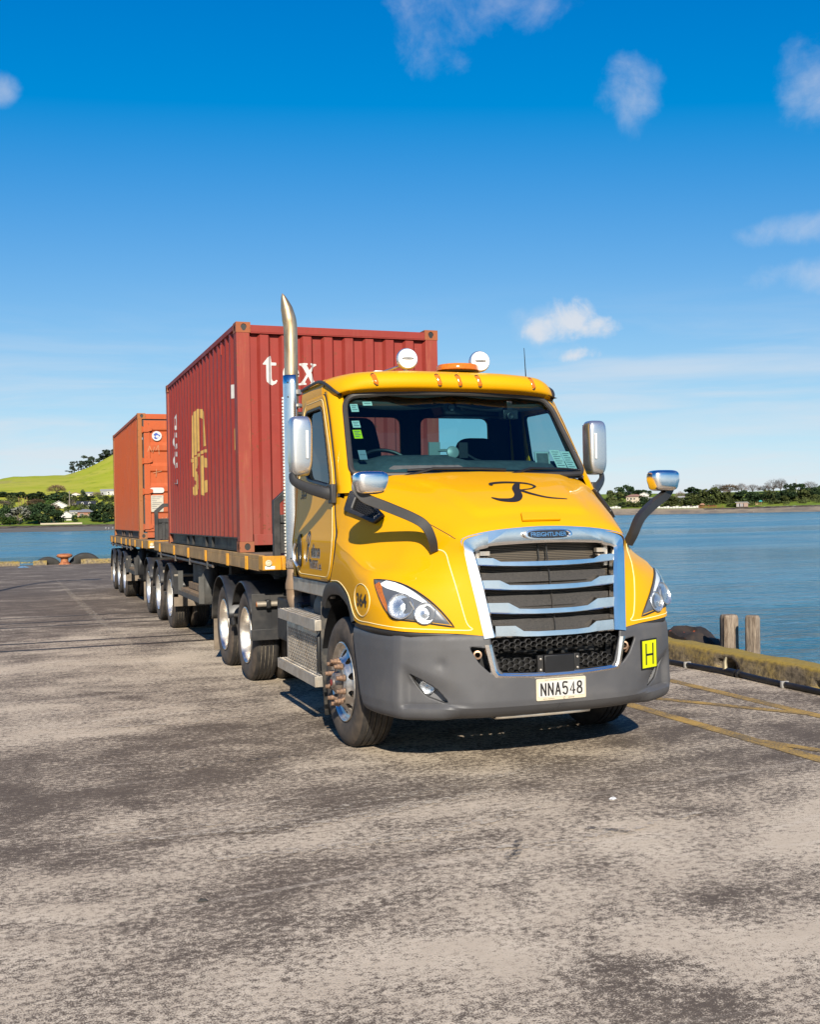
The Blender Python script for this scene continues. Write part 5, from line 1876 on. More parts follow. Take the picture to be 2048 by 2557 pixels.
        while x < HW-.15:
            for f in (0, .38, .50, .88):
                if x+f*perE < HW-.15: xs.append(x+f*perE)
            x += perE
        xs.append(HW-.15)
        ed = lambda x: .014+profE(x+HW-.150)
        m = MB().grid([[V((x, ed(x), z)) for x in xs] for z in (.19, 1.0, 1.8, H-.135)])
        m.grid([[V((x, y, H-.135)) for x in (-HW+.15, HW-.15)] for y in (.062, .075)])
        for a, b in zip(xs, xs[1:]):
            pass
        cp(shift(m), 'end_wall', body, angle=20)
        # header shadow gap pieces: short sloped tops of the pressed ribs
        m = MB()
        for a, b in zip(xs, xs[1:]):
            m.add([(a, ed(a), H-.135), (b, ed(b), H-.135), (b, .062, H-.112), (a, .062, H-.112)], [(0, 1, 2, 3)])
        cp(shift(m), 'rib_caps', body)
        # lettering t e x on the front wall
        lm = MB()
        def fE(a, b): return V((x0+a, yf+ed(a)-.003, zb+b))
        def poly_on(P, fn, n=28):
            us, vs_ = [p[0] for p in P], [p[1] for p in P]
            lm.add(*sheet(fn, min(us)-.005, max(us)+.005, min(vs_)-.005, max(vs_)+.005, n, n, P))
        bz = 1.90
        tt = [(.02, .30), (.10, .40), (.16, .44), (.17, .335), (.245, .335), (.245, .29), (.17, .29), (.17, .09), (.185, .055), (.215, .05), (.245, .075), (.262, .06), (.235, .015), (.18, -.01), (.12, -.0), (.08, .035), (.075, .09), (.075, .29), (.02, .29)]
        poly_on([(-.935+a*.75, bz+b*.75) for a, b in tt], fE)
        ee = [(.17+.145*math.cos(t), .155+.17*math.sin(t)) for t in np.linspace(.05, 2*PI-.55, 30)]
        ei = [(.17+.07*math.cos(t), .145+.12*math.sin(t)) for t in np.linspace(2*PI-.75, 3.3, 14)]
        poly_on([(-.705+a*.70, bz+b*.75) for a, b in ee+[(.29, .06), (.24, .035)]+ei+[(.105, .15), (.315, .15)]], fE)
        poly_on([(-.705+a*.70, bz+b*.75) for a, b in [(.085, .178), (.085, .128), (.312, .128), (.312, .178)]], fE, 20)
        xx = [(.0, .32), (.135, .32), (.135, .295), (.115, .29), (.165, .215), (.215, .285), (.185, .295), (.185, .32), (.305, .32), (.305, .295), (.265, .28), (.195, .185), (.285, .03), (.325, .022), (.325, 0), (.175, 0), (.175, .022), (.195, .03), (.14, .125), (.075, .035), (.105, .022), (.105, 0), (-.02, 0), (-.02, .022), (.02, .03), (.11, .155), (.025, .29), (0, .295)]
        poly_on([(-.482+a*.66, bz+b*.78) for a, b in xx], fE, 40)
        part(lm, 'end_lettering', WHITE_P, Cn, angle=180, label='white lettering tex on the front wall')
        # faded yellow shipping emblem on the left side, figures at the back
        lm = MB()
        sd = lambda a, b: V((x0-HW+side_d(a)-.003, yf+a, zb+b))
        em = lambda a, b: (3.62-a*1.33, .74+b*1.155)
        def emb(P, n=36): poly_on([em(a, b) for a, b in P], sd, n)
        emb([(.13, .97), (.36, 1.0), (.36, .47), (.12, .445)])
        emb([(.40, .985), (.56, 1.0), (.56, .50), (.40, .48)])
        emb([(.60, 1.0), (.80, .97), (.95, .93), (.97, .53), (.78, .515), (.78, .86), (.70, .89), (.66, .86), (.66, .51), (.60, .505)])
        emb([(.0, .455), (.10, .435), (.30, .445), (.55, .475), (.78, .495), (.99, .49), (.99, .455), (.78, .455), (.55, .435), (.30, .405), (.12, .39), (.02, .41)], 48)
        emb([(.13, .385), (.53, .43), (.53, .325), (.34, .305), (.34, .27), (.53, .225), (.53, .05), (.30, -.03), (.13, -.01), (.13, .09), (.34, .11), (.34, .155), (.13, .215)])
        emb([(.60, .42), (.78, .43), (.98, .39), (.98, .28), (.84, .30), (.78, .25), (.78, .15), (.84, .11), (.98, .14), (.98, .0), (.80, -.04), (.60, .0)])
        part(lm, 'side_emblem', MSC_Y, Cn, angle=180, label='faded yellow shipping line emblem on the corrugated side')
        lm = MB()
        for k, ch in enumerate('1004'):
            zc = 1.92-k*.30
            stroke_text(lm, ch, .42, .19, .02, .075, lambda a, b: sd(5.15-a, zc+b))
        part(lm, 'side_figures', WHITE_P, Cn, angle=180)
        m = MB()
        m.add([sd(.42, 1.93), sd(.36, 1.93), sd(.36, 1.77), sd(.42, 1.77)], [(0, 1, 2, 3)])
        o = part(m, 'white_label', WHITE_P, Cn)
        m = MB().add([sd(.38, 1.42), sd(.34, 1.42), sd(.34, 1.17), sd(.38, 1.17)], [(0, 1, 2, 3)])
        part(m, 'yellow_label', MSC_Y, Cn)
        m = MB()
        m.box(-HW+.0, -HW+.02, .98, 1.02, 2.36, 2.48)
        cp(shift(m), 'vent_cover', body)
    else:
        m = MB()
        m.box(-HW+.165, HW-.165, .0, .07, H-.118, H-.012)
        cp(shift(m), 'door_header', body, bevel=.004)
        m = MB().box(-HW+.165, HW-.165, .0, .07, .02, .135)
        cp(shift(m), 'door_sill', body, bevel=.004)
        for s in SG:
            xa, xb = (.012, HW-.125)
            m = MB()
            zl, zh = .15, H-.145
            bands = [zh, zh-.17]
            zz, yy = [zh, zh-.19], [.02, .02]
            z = zh-.19
            for k in range(5):
                zz += [z-.035, z-.035-.22, z-.035-.22-.07]
                yy += [.055, .055, .02]
                z -= .325+.10
                zz.append(z); yy.append(.02)
            zz = [q_ for q_ in zz]
            zz[-1] = zl
            rows = []
            for zq, yq in zip(zz, yy):
                if zq < zl: continue
                rows.append([(s*xa, .02, zq), (s*(xa+.07), .02, zq), (s*(xa+.075), yq, zq), (s*(xb-.125), yq, zq), (s*(xb-.12), .02, zq), (s*xb, .02, zq)])
            m.grid(rows)
            dr = cp(shift(m), 'container_door', body, angle=20)
            m = MB()
            m.box(s*xb, s*(xb+.022), .03, .045, zl, zh+.02)
            m.box(s*xa, s*xb, .03, .045, zh, zh+.028)
            cp(shift(m), 'door_gasket', simple('perished_gasket', (.07, .068, .066), .8, var=.3) if 'perished_gasket' not in MATS else MATS['perished_gasket'], dr)
            for z in (.24, .97, 1.60, 2.25):
                m = MB()
                m.prism([(0, -.045), (.11, -.045), (.20, -.015), (.20, .045), (.16, .06), (0, .06)], (s*(xb+.035), .012, z), (-s, 0, 0), (0, 0, 1), (0, -.018, 0))
                m.cyl((s*(xb+.03), .0, z-.06), (s*(xb+.03), .0, z+.07), .016, 8)
                cp(shift(m), 'hinge', body, dr)
            for x in (.12, .42):
                m = MB().cyl((s*x, -.012, .06), (s*x, -.012, H-.06), .017, 8)
                for z in (.35, .9, 1.5, 2.2):
                    m.box(s*(x-.05), s*(x+.05), -.02, .02, z-.03, z+.03)
                m.box(s*x, s*(x-.10), -.035, -.02, 1.18, 1.215)
                cp(shift(m), 'lock_rod', rustp, dr)
        # round crest, rounded notice and consolidated plate on the left door
        Fd = lambda a, b, o=0.0: W3(a, .012-o, b)
        m = MB().lathe([(.100, 0), (.100, .001), (.0001, .0015)], W3(-.83, .017, 2.125), (0, -1, 0), 32)
        cr = part(m, 'round_crest', WHITE_P, Cn, label='round white crest with a blue emblem')
        m = MB()
        rng = random.Random(5)
        bl = [(.075*(.75+.25*math.sin(5*t+1))*math.cos(t), .075*(.8+.2*math.cos(3*t))*math.sin(t)) for t in np.linspace(0, 2*PI, 26, False)]
        m.prism(bl, W3(-.83, .0148, 2.125), (1, 0, 0), (0, 0, 1), (0, -.001, 0))
        part(m, 'crest_emblem', BLUE_P, cr)
        m = MB().prism([(.038*math.cos(t)+.01, .026*math.sin(t)-.012) for t in np.linspace(0, 2*PI, 16, False)], W3(-.83, .0136, 2.125), (1, 0, 0), (0, 0, 1), (0, -.001, 0))
        part(m, 'crest_centre', WHITE_P, cr)
        m = MB().prism(rounded([(-.145, -.055), (.145, -.055), (.145, .055), (-.145, .055)], .054, 6), W3(-.845, .016, 1.00), (1, 0, 0), (0, 0, 1), (0, -.002, 0))
        part(m, 'oval_notice', WHITE_P, Cn)
        m = MB().prism(rounded([(-.125, -.17), (.125, -.17), (.125, .17), (-.125, .17)], .015, 3), W3(-.845, .016, .725), (1, 0, 0), (0, 0, 1), (0, -.003, 0))
        pl = part(m, 'data_plate', simple('aged_plate', (.60, .55, .44), .6, var=.1), Cn)
        m = MB()
        for k in range(7):
            m.box(-.95, -.95+.2-.05*(k % 3), .0105, .0120, .86-k*.04, .868-k*.04)
        cp(shift(m), 'plate_print', LAMP_DK, pl)
        m = MB()
        for k in range(3):
            m.box(-.46, -.40, .0165, .0185, 2.34-k*.06, 2.365-k*.06)
        cp(shift(m), 'door_print', WHITE_P, Cn)
        m = MB()
        for a, b in (((-1.02, 1.80), (-.98, 1.92)), ((-.98, 1.92), (-.94, 1.80)), ((-.92, 1.78), (-.88, 1.90)), ((-.86, 1.82), (-.80, 1.94)), ((-.80, 1.94), (-.79, 1.74)), ((-.92, 1.36), (-.74, 1.40)), ((-.86, 1.28), (-.85, 1.44)), ((-.80, .31), (-.74, .44)), ((-.72, .30), (-.66, .45))):
            m.ribbon([a, b], .008, lambda p, q_: W3(p, .0175, q_))
        part(m, 'chalk_marks', simple('chalk', (.62, .36, .20), .9), Cn)
    return Cn
body_a = paint('maroon_container_paint', (.245, .033, .024), (.13, .045, .02), .35, (.27, .075, .052))
cast_a = paint('rusty_casting', (.28, .085, .032), (.13, .045, .014), .5, (.33, .13, .06))
post_a = paint('scuffed_maroon_post', (.26, .045, .03), (.20, .065, .02), .6, (.36, .13, .07))
body_b = paint('orange_container_paint', (.41, .082, .022), (.20, .06, .02), .45, (.41, .14, .06))
cast_b = paint('rusty_orange_casting', (.30, .105, .03), (.16, .055, .013), .5, (.33, .14, .05))
container('maroon_container', 0, 0, 0, 1.415, 'maroon corrugated shipping container lettered tex, standing on the trailer right behind the cab', body_a, cast_a, post_a, False)
container('orange_container', 10.65, .013, 0, 1.415, 'orange shipping container, doors towards the truck, on the rearmost trailer', body_b, cast_b, cast_b, True)
# ------------------------------------------------------------------ wharf, water
q = NT('weathered_concrete_deck')
ob = q.obj()
wp = q.n('ShaderNodeTexNoise'); wp.inputs['Scale'].default_value = .22; wp.inputs['Detail'].default_value = 3
q.l(ob, wp.inputs['Vector'])
vm = q.n('ShaderNodeVectorMath', operation='SCALE'); vm.inputs['Scale'].default_value = 1.6
q.l(wp.outputs['Color'], vm.inputs[0])
va = q.n('ShaderNodeVectorMath', operation='ADD')
q.l(ob, va.inputs[0]); q.l(vm.outputs[0], va.inputs[1])
def stretch(src, sc, rot=0.0):
    m_ = q.n('ShaderNodeMapping'); m_.inputs['Scale'].default_value = sc; m_.inputs['Rotation'].default_value = (0, 0, rot)
    q.l(src, m_.inputs['Vector'])
    return m_.outputs[0]
n1 = q.noise(1.0, 9, .66, stretch(va.outputs[0], (.62, .95, 1), .12))
n2 = q.noise(3.4, 8, .7, stretch(va.outputs[0], (.85, 1.1, 1), -.2))
n3 = q.noise(75, 4, .65)
n4 = q.noise(1.6, 7, .7, stretch(va.outputs[0], (.16, 3.6, 1), .10))
n5 = q.noise(230, 2, .5)
mus = lambda a, k: q.math('MULTIPLY', a, k)
nf = q.math('ADD', mus(q.noise(30, 6, .75, stretch(ob, (.8, 1.0, 1))), .5), mus(q.noise(135, 4, .75), .5))
f = q.math('ADD', q.math('ADD', mus(n1, .80), mus(n2, .50)), q.math('ADD', mus(nf, 2.15), mus(n4, .10)))
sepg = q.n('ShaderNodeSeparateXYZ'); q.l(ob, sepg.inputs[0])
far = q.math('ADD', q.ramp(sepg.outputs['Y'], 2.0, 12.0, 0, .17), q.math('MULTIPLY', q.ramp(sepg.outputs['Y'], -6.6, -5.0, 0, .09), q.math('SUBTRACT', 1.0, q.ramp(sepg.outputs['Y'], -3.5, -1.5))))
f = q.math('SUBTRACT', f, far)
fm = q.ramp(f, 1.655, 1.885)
dark = q.mix(n2, (.078, .059, .044), (.130, .102, .078))
light = q.mix(q.ramp(n2, .35, .65), (.60, .505, .385), (.49, .405, .305))
c = q.mix(fm, dark, light)
c = q.mix(q.ramp(n5, .62, .75, 0, .4), c, (.50, .43, .35))
c = q.mix(q.ramp(n3, .58, .72, 0, .6), c, (.05, .043, .037))
streak = q.noise(1.0, 6, .6, stretch(va.outputs[0], (.07, 5.5, 1), .16))
c = q.mix(q.math('MULTIPLY', q.ramp(streak, .60, .70), q.ramp(nf, .42, .58, .1, .7)), c, (.56, .48, .38))
q.base(c)
q.set(Roughness=.85, Specular_IOR_Level=.25)
q.bump(q.math('ADD', mus(n3, .6), mus(n5, .5)), .42, .012)
CONC = q.m
def top(mb, name, mat, label, cat, group=None, loc=None, **k):
    o = mb.build(name, mat, None, loc=loc, **k)
    return tag(o, label, cat, group)
def struct(mb, name, mat, **k):
    o = mb.build(name, mat, None, **k)
    return tag(o, kind='structure')
m = MB()
m.add([(-90, -70, 0), (4.22, -70, 0), (4.22, 36.0, 0), (-90, 36.0, 0)], [(0, 1, 2, 3)])
m.add([(4.22, -70, 0), (4.22, -70, -4), (4.22, 36, -4), (4.22, 36, 0)], [(0, 1, 2, 3)])
m.add([(-90, 36, 0), (-90, 36, -4), (4.22, 36, -4), (4.22, 36, 0)], [(0, 1, 2, 3)])
struct(m, 'wharf_deck', CONC)
# crane rails let into the deck and the joints beside them
RUSTR = simple('dark_sunken_rail', (.030, .022, .018), .55, .3, var=.4, vscale=3)
for y, w in ((4.06, .07), (4.95, .06), (7.55, .05), (8.35, .06), (9.5, .05)):
    m = MB()
    for k in range(46):
        x = -80+k*1.84
        m.box(x, x+1.84, y-w+.01*math.sin(k*1.7), y+w*.2, -.01, .004)
        m.box(x, x+1.84, y+w*.45, y+w*.7, -.01, .005)
    struct(m, 'sunken_rail', RUSTR)
# worn yellow lines
q = NT('worn_yellow_line')
n1 = q.noise(2.5, 7, .7); n2 = q.noise(60, 4, .65)
f = q.math('ADD', q.math('MULTIPLY', n1, .5), q.math('MULTIPLY', n2, .5))
q.base(q.mix(q.ramp(f, .40, .60), (.13, .095, .05), (.42, .255, .05)))
q.set(Roughness=.8)
YL = q.m
def line_strip(m, a, b, w, z=.004):
    a, b = V((a[0], a[1], z)), V((b[0], b[1], z))
    d = (b-a).normalized()
    n = V((-d.y, d.x, 0))
    k = max(2, int((b-a).length/.25))
    rng = random.Random(int(a.x*100))
    L = [a.lerp(b, i/k) for i in range(k+1)]
    m = MB()
    m.add([p+n*(w/2+rng.uniform(-.003, .003)) for p in L]+[p-n*(w/2+rng.uniform(-.003, .003)) for p in L], [(i, i+1, k+2+i, k+1+i) for i in range(k)])
    struct(m, 'yellow_line', YL)
m = None
line_strip(m, (2.80, 12), (2.885, -2.3), .125)
line_strip(m, (2.885, -2.3), (2.92, -9), .125)
line_strip(m, (1.70, -2.35), (2.15, -3.12), .09, .0048)
line_strip(m, (2.15, -3.12), (2.88, -4.36), .115, .0048)
line_strip(m, (1.62, 6), (1.75, -3.5), .135)
line_strip(m, (1.75, -3.5), (1.83, -9), .135)
line_strip(m, (1.79, -5.05), (2.25, -6.2), .10, .0048)
# pale joint and tyre scuffs: thin worn films with gaps
def film(name, col, lo, hi, scale):
    q = NT(name)
    q.set(Base_Color=(*col, 1), Roughness=.9, Specular_IOR_Level=.1)
    n_ = q.noise(scale, 6, .75)
    q.l(q.ramp(n_, lo, hi, 0, .8), q.b.inputs['Alpha'])
    return q.m
PALE, SKID = film('pale_scuff_film', (.50, .43, .34), .48, .62, 14), film('rubber_scuff_film', (.05, .046, .042), .46, .66, 22)
def film_strip(name, mat, pts, w, z=.006):
    P = catmull([(a, b, z) for a, b in pts], 10)
    m = MB()
    n = len(P)
    m.ribbon([(p.x, p.y) for p in P], [w*(.35+.65*math.sin(PI*min(1, max(0, (i+.5)/n)))) for i in range(n)], lambda a, b: (a, b, z))
    struct(m, name, mat)
film_strip('pale_joint', PALE, [(-2.45, 23), (-2.30, 14), (-2.12, 5.4), (-1.95, .5)], .16)
for k_, pts in enumerate(([(-3.3, -5.50), (-2.1, -5.60), (-.8, -5.34), (.3, -4.95)], [(-3.1, -5.72), (-1.9, -5.82), (-.6, -5.55)], [(-2.6, -6.25), (-1.5, -6.30), (-.6, -6.05)], [(-1.6, -6.55), (-.8, -6.72), (.4, -6.5)], [(-3.4, -2.1), (-2.4, -2.35), (-1.6, -2.3)])):
    film_strip('pale_scuff', PALE, pts, .09+.02*(k_ % 3), .006+.001*k_)
for k_, pts in enumerate(([(-1.36, -7.06), (-1.12, -6.76), (-.93, -6.50)], [(-1.28, -7.0), (-1.06, -6.74)], [(-.62, -6.50), (-.48, -6.62), (-.36, -6.76)], [(-3.0, -4.2), (-2.0, -4.05), (-1.5, -4.1)])):
    film_strip('rubber_scuff', SKID, pts, .05, .012+.001*k_)
# kerb beams
q = NT('mossy_concrete')
n1 = q.noise(3.0, 7, .7); n2 = q.noise(16, 6, .65); n3 = q.noise(70, 4, .6)
geo = q.n('ShaderNodeNewGeometry')
sp = q.n('ShaderNodeSeparateXYZ'); q.l(geo.outputs['Normal'], sp.inputs[0])
f = q.math('ADD', q.math('MULTIPLY', sp.outputs['Z'], .30), q.math('ADD', q.math('MULTIPLY', n1, .55), q.math('MULTIPLY', n2, .35)))
base_ = q.mix(q.ramp(n2, .35, .65), (.08, .062, .04), (.23, .185, .125))
q.base(q.mix(q.ramp(f, .42, .72, 0, .95), base_, q.mix(n2, (.20, .135, .02), (.36, .25, .035))))
q.set(Roughness=.95)
q.bump(q.math('ADD', q.math('MULTIPLY', n2, .6), q.math('MULTIPLY', n3, .5)), .8, .03)
MOSS = q.m
from mathutils import noise as mnoise
def kerb_beam(name, a, b, prof, label, group, step=.22, holes=()):
    """rough concrete beam from a to b; prof = (offset, height) section"""
    a, b = V(a), V(b)
    d = (b-a).normalized()
    n = V((d.y, -d.x, 0))
    k = max(2, int((b-a).length/step))
    rows = []
    P = []
    for i in range(len(prof)-1):
        for t in (0, .33, .66): P.append((prof[i][0]+(prof[i+1][0]-prof[i][0])*t, prof[i][1]+(prof[i+1][1]-prof[i][1])*t))
    P.append(prof[-1])
    for i in range(k+1):
        p = a.lerp(b, i/k)
        r = []
        for o, h in P:
            w = p+n*o+V((0, 0, h))
            j = mnoise.noise(w*2.2)*.022+mnoise.noise(w*7)*.010
            w2 = w+n*j+V((0, 0, j*.7 if h > .05 else 0))
            for hc, hr, hd in holes:
                dd = math.hypot((w-V(hc)).dot(d)/hr[0], (w.z-hc[2])/hr[1])
                if dd < 1 and o < .1: w2 += n*hd*(1-dd*dd)
            r.append(w2)
        rows.append(r)
    m = MB().grid(rows)
    m.add(rows[0], [tuple(range(len(P)))])
    m.add(rows[-1], [tuple(range(len(P)))])
    return top(m, name, MOSS, label, 'kerb', group, angle=60)
sec = [(.0, -.01), (.012, .10), (.03, .185), (.07, .205), (.36, .19), (.42, .15), (.43, -.2)]
kerb_beam('edge_kerb', (3.80, -14, 0), (3.80, 35.4, 0), sec, 'long mossy concrete kerb beam along the water behind the two timber posts', 'mossy wharf kerbs', .07, (((3.8, -1.97, .04), (.17, .10), .22), ((3.8, -3.55, .03), (.20, .07), .2)))
def far_kerb(x0, x1, h, label):
    rows = []
    k = max(4, int((x1-x0)/.25))
    for i in range(k+1):
        x = x0+(x1-x0)*i/k
        j = mnoise.noise(V((x*2, 3, 1)))*.03
        rows.append([(x, 35.56, -.01), (x, 35.57+j, h*.6), (x, 35.60+j, h+j), (x, 35.93, h-.01+j), (x, 35.97, -.2)])
    m = MB().grid(rows)
    m.add(rows[0], [(0, 1, 2, 3, 4)]); m.add(rows[-1], [(0, 1, 2, 3, 4)])
    return top(m, 'edge_kerb', MOSS, label, 'kerb', 'mossy wharf kerbs', angle=60)
far_kerb(-60, -3.5, .17, 'lichen-covered concrete kerb at the far left edge of the wharf')
far_kerb(-2.97, -2.43, .19, 'short broken kerb block in front of the smaller half-buried tyre')
far_kerb(-1.05, 3.8, .20, 'concrete kerb right of the rusty bollard, running behind the trailers')
# moss tufts on the left kerb
m = MB()
rng = random.Random(3)
for k in range(420):
    x = rng.uniform(-5.2, -2.5); y = rng.uniform(35.56, 35.8)
    z = .16 if x < -3.5 else .10
    h = rng.uniform(.02, .075)
    a = rng.uniform(0, PI)
    d = V((math.cos(a)*.02, math.sin(a)*.02, 0))
    l = V((rng.uniform(-.03, .03), rng.uniform(-.03, .03), h))
    m.add([V((x, y, z))-d, V((x, y, z))+d, V((x, y, z))+l], [(0, 1, 2)])
tag(m.build('dry_grass', simple('dry_grass_leaf', (.36, .28, .08), .8, var=.3), None), 'dry grass tufts growing on the far left kerb', 'grass', kind='stuff')
# black rubber fenders and rusty bollard
FEN = simple('old_fender_rubber', (.022, .021, .019), .7, var=.35, vscale=4, bump=.4, bscale=30, dirt=(.09, .085, .07), dscale=3, damt=.4)
def half_tyre(x, r, zc, w, label):
    m = MB().lathe([(r*.45, -w*.3), (r*.55, -w*.5), (r*.9, -w*.52), (r*.98, -w*.40), (r, -w*.2), (r, w*.2), (r*.98, w*.4), (r*.9, w*.52), (r*.55, w*.5), (r*.45, w*.3)], (x, 36.12, zc), (0, 1, 0), 48)
    return top(m, 'tyre_fender', FEN, label, 'tyre fender', 'old tyre fenders on the wharf edge', angle=50)
half_tyre(-2.38, .62, -.29, .30, 'smaller black tyre fender left of the rusty bollard, behind a broken kerb block')
half_tyre(-.86, .74, -.275, .30, 'larger black tyre fender right of the rusty bollard')
q = NT('rusty_bollard_iron')
n1 = q.noise(5, 7, .7); n2 = q.noise(18, 5, .6)
q.base(q.mix(q.ramp(n1, .35, .65), (.20, .056, .02), (.40, .16, .06)))
q.set(Roughness=.75); q.bump(n2, .4, .01)
m = MB().lathe([(.26, -.02), (.25, .02), (.185, .06), (.155, .14), (.15, .22), (.175, .265), (.28, .30), (.325, .335), (.325, .385), (.28, .43), (.15, .455), (.0001, .46)], (-1.71, 35.75, 0), (0, 0, 1), 36)
top(m, 'mooring_bollard', q.m, 'rusty orange mushroom bollard between two black tyre fenders', 'bollard', angle=60)
# big tyre fender over the near edge
rows = []
NS = 60
R_ = .92
for k in range(NS):
    a = 2*PI*k/NS
    lug = .05 if (k % 4) < 2 else 0.0
    lug2 = .05 if ((k+2) % 4) < 2 else 0.0
    def tp_(r, x): return V((4.72+x, .08+r*math.cos(a), -.70+r*math.sin(a)))
    rows.append([tp_(R_*.5, .16), tp_(R_*.58, .24), tp_(R_*.85, .27), tp_(R_*.95+lug*.6, .24), tp_(R_+lug, .14), tp_(R_+lug, .02), tp_(R_+lug2, -.02), tp_(R_+lug2, -.14), tp_(R_*.95+lug2*.6, -.24), tp_(R_*.85, -.27), tp_(R_*.58, -.24), tp_(R_*.5, -.16)])
rows.append(rows[0])
q = NT('stained_tyre')
n1 = q.noise(9, 6, .7); n2 = q.noise(4, 5, .6)
cc2 = q.mix(q.ramp(n2, .4, .65), (.011, .009, .008), (.038, .025, .016))
q.base(q.mix(q.ramp(n1, .62, .68), cc2, (.36, .07, .018)))
q.set(Roughness=.8); q.bump(n1, .4, .02)
top(MB().grid(rows), 'tyre_fender', q.m, 'dark lugged tyre fender with orange paint flecks beside the timber posts', 'tyre fender', 'old tyre fenders on the wharf edge', angle=35)
# timber posts
q = NT('grey_weathered_post')
n1 = q.noise(7, 6, .7, q.obj((4, 4, .5))); n2 = q.noise(30, 4, .6, q.obj((4, 4, .35)))
cc2 = q.mix(q.ramp(n1, .35, .65), (.12, .085, .058), (.31, .25, .19))
q.base(q.mix(q.ramp(n2, .60, .72), cc2, (.06, .042, .03)))
q.set(Roughness=.9); q.bump(q.math('ADD', q.math('MULTIPLY', n1, .7), q.math('MULTIPLY', n2, .5)), .9, .03)
POST = q.m
def post(x, y, hw, hd, zt, rot, label, seed):
    rng = random.Random(seed)
    rows = []
    N = 20
    for z, k in ((-3.0, 1.08), (-.2, 1.06), (.05, 1.03), (.2, 1.0), (.33, 1.0), (zt-.035, 1.0), (zt, .90), (zt+.008, .75), (zt+.004, .3)):
        r = []
        for i in range(N):
            a = 2*PI*i/N
            sx, sy = math.copysign(abs(math.cos(a))**.42, math.cos(a)), math.copysign(abs(math.sin(a))**.42, math.sin(a))
            j = 1+.05*mnoise.noise(V((i*1.1+seed, z*1.5, seed)))
            if i in (4, 11): j -= .06
            px, py = hw*sx*k*j, hd*sy*k*j
            r.append((x+px*math.cos(rot)-py*math.sin(rot)+.01*z, y+px*math.sin(rot)+py*math.cos(rot), z+(.02*mnoise.noise(V((i, seed, 1))) if z > .3 else 0)))
        rows.append(r)
    m = MB().grid(rows, closed=True)
    m.add(rows[-1], [tuple(range(N))])
    return top(m, 'timber_post', POST, label, 'post', 'timber posts at the wharf edge', angle=50)
post(4.60, -.965, .10, .085, .50, -.25, 'wider grey timber post behind the kerb, next to the tyre fender', 2)
post(4.62, -1.385, .062, .075, .525, .35, 'narrower grey timber post with one dark face, right of its twin', 7)
# water pipe along the kerb
PIPE = simple('black_poly_pipe', (.014, .014, .015), .4, var=.2, dirt=(.08, .07, .06), dscale=4, damt=.3)
pth = catmull([(3.68, 12, .032), (3.67, 4, .032), (3.66, .2, .032), (3.56, -1.0, .03), (3.60, -1.75, .034), (3.64, -2.35, .04), (3.62, -2.9, .036), (3.63, -3.6, .032), (3.62, -5.0, .032), (3.62, -9.0, .032)], 8)
po = top(MB().tube(pth, .030, 10), 'water_pipe', PIPE, 'black plastic pipe lying along the foot of the mossy kerb', 'pipe')
m = MB()
for y in (-1.55, -3.15, .8):
    p = min(pth, key=lambda q_: abs(q_.y-y))
    m.box(p.x-.045, p.x+.045, y-.016, y+.016, .0, .068)
m.build('pipe_clip', simple('grey_clip', (.35, .34, .32), .6), po, bevel=.006)
m = MB()
p = min(pth, key=lambda q_: abs(q_.y+2.25))
m.tube([p+V((0, .06, 0)), p+V((0, -.09, 0))], .042, 12)
m.tube([p+V((0, -.12, 0)), p+V((0, -.15, 0))], .046, 12)
m.build('pipe_coupling', PIPE, po)
m = MB()
m.tube([p+V((.0, .10, .01)), p+V((.02, .13, .09)), p+V((.05, .15, .14))], [.03, .022, .012], 8)
m.build('pipe_tap', simple('dull_brass', (.28, .24, .15), .5, .6, var=.2), po)
# litter and stones on the deck
LIT = simple('white_litter', (.72, .72, .72), .6)
for x, y, sz, mat, lb in ((-.097, -6.07, .028, LIT, 'scrap of white litter on the concrete in front of the truck'), (-2.769, -6.835, .022, simple('dark_stone', (.03, .028, .025), .8), 'small dark stone on the concrete, lower left'), (3.05, -.4, .05, LIT, 'pale scrap of litter by the kerb near the bumper'), (-3.4, 33.5, .2, simple('blue_rag', (.12, .25, .40), .8), 'crumpled blue plastic by the far left kerb')):
    rng = random.Random(int(x*97))
    N = 9
    m = MB()
    ring = [V((x+sz*(1+.5*rng.uniform(-1, 1))*math.cos(2*PI*i/N), y+sz*.7*(1+.5*rng.uniform(-1, 1))*math.sin(2*PI*i/N), .003)) for i in range(N)]
    ring2 = [V((x+(p_.x-x)*.6, y+(p_.y-y)*.6, .006+sz*.35*rng.uniform(.4, 1))) for p_ in ring]
    m.add(ring+ring2+[V((x, y, sz*.4))], [(i, (i+1) % N, N+(i+1) % N, N+i) for i in range(N)]+[(N+i, N+(i+1) % N, 2*N) for i in range(N)])
    top(m, 'litter', mat, lb, 'litter', angle=20)
# lamp post just outside the picture on the left, whose shadow lies on the deck
H_ = 11.0
bx, by = -1.72-.45*H_, 27.5-1.75*H_
m = MB().tube(catmull([(bx, by, 0), (bx, by, 5.5), (bx+.1, by, 7.2), (bx+.5, by+.1, 7.9), (bx+1.5, by+.2, 8.05)], 6), .07, 10)
lp_ = top(m, 'lamp_post', simple('galvanised_pole', (.35, .36, .36), .5, .6), 'curved galvanised lamp post whose shadow crosses the deck on the left', 'lamp post')
m = MB().box(bx+1.3, bx+1.9, by+.1, by+.32, 7.98, 8.12)
m.build('lamp_head', WHITE, lp_, bevel=.03)

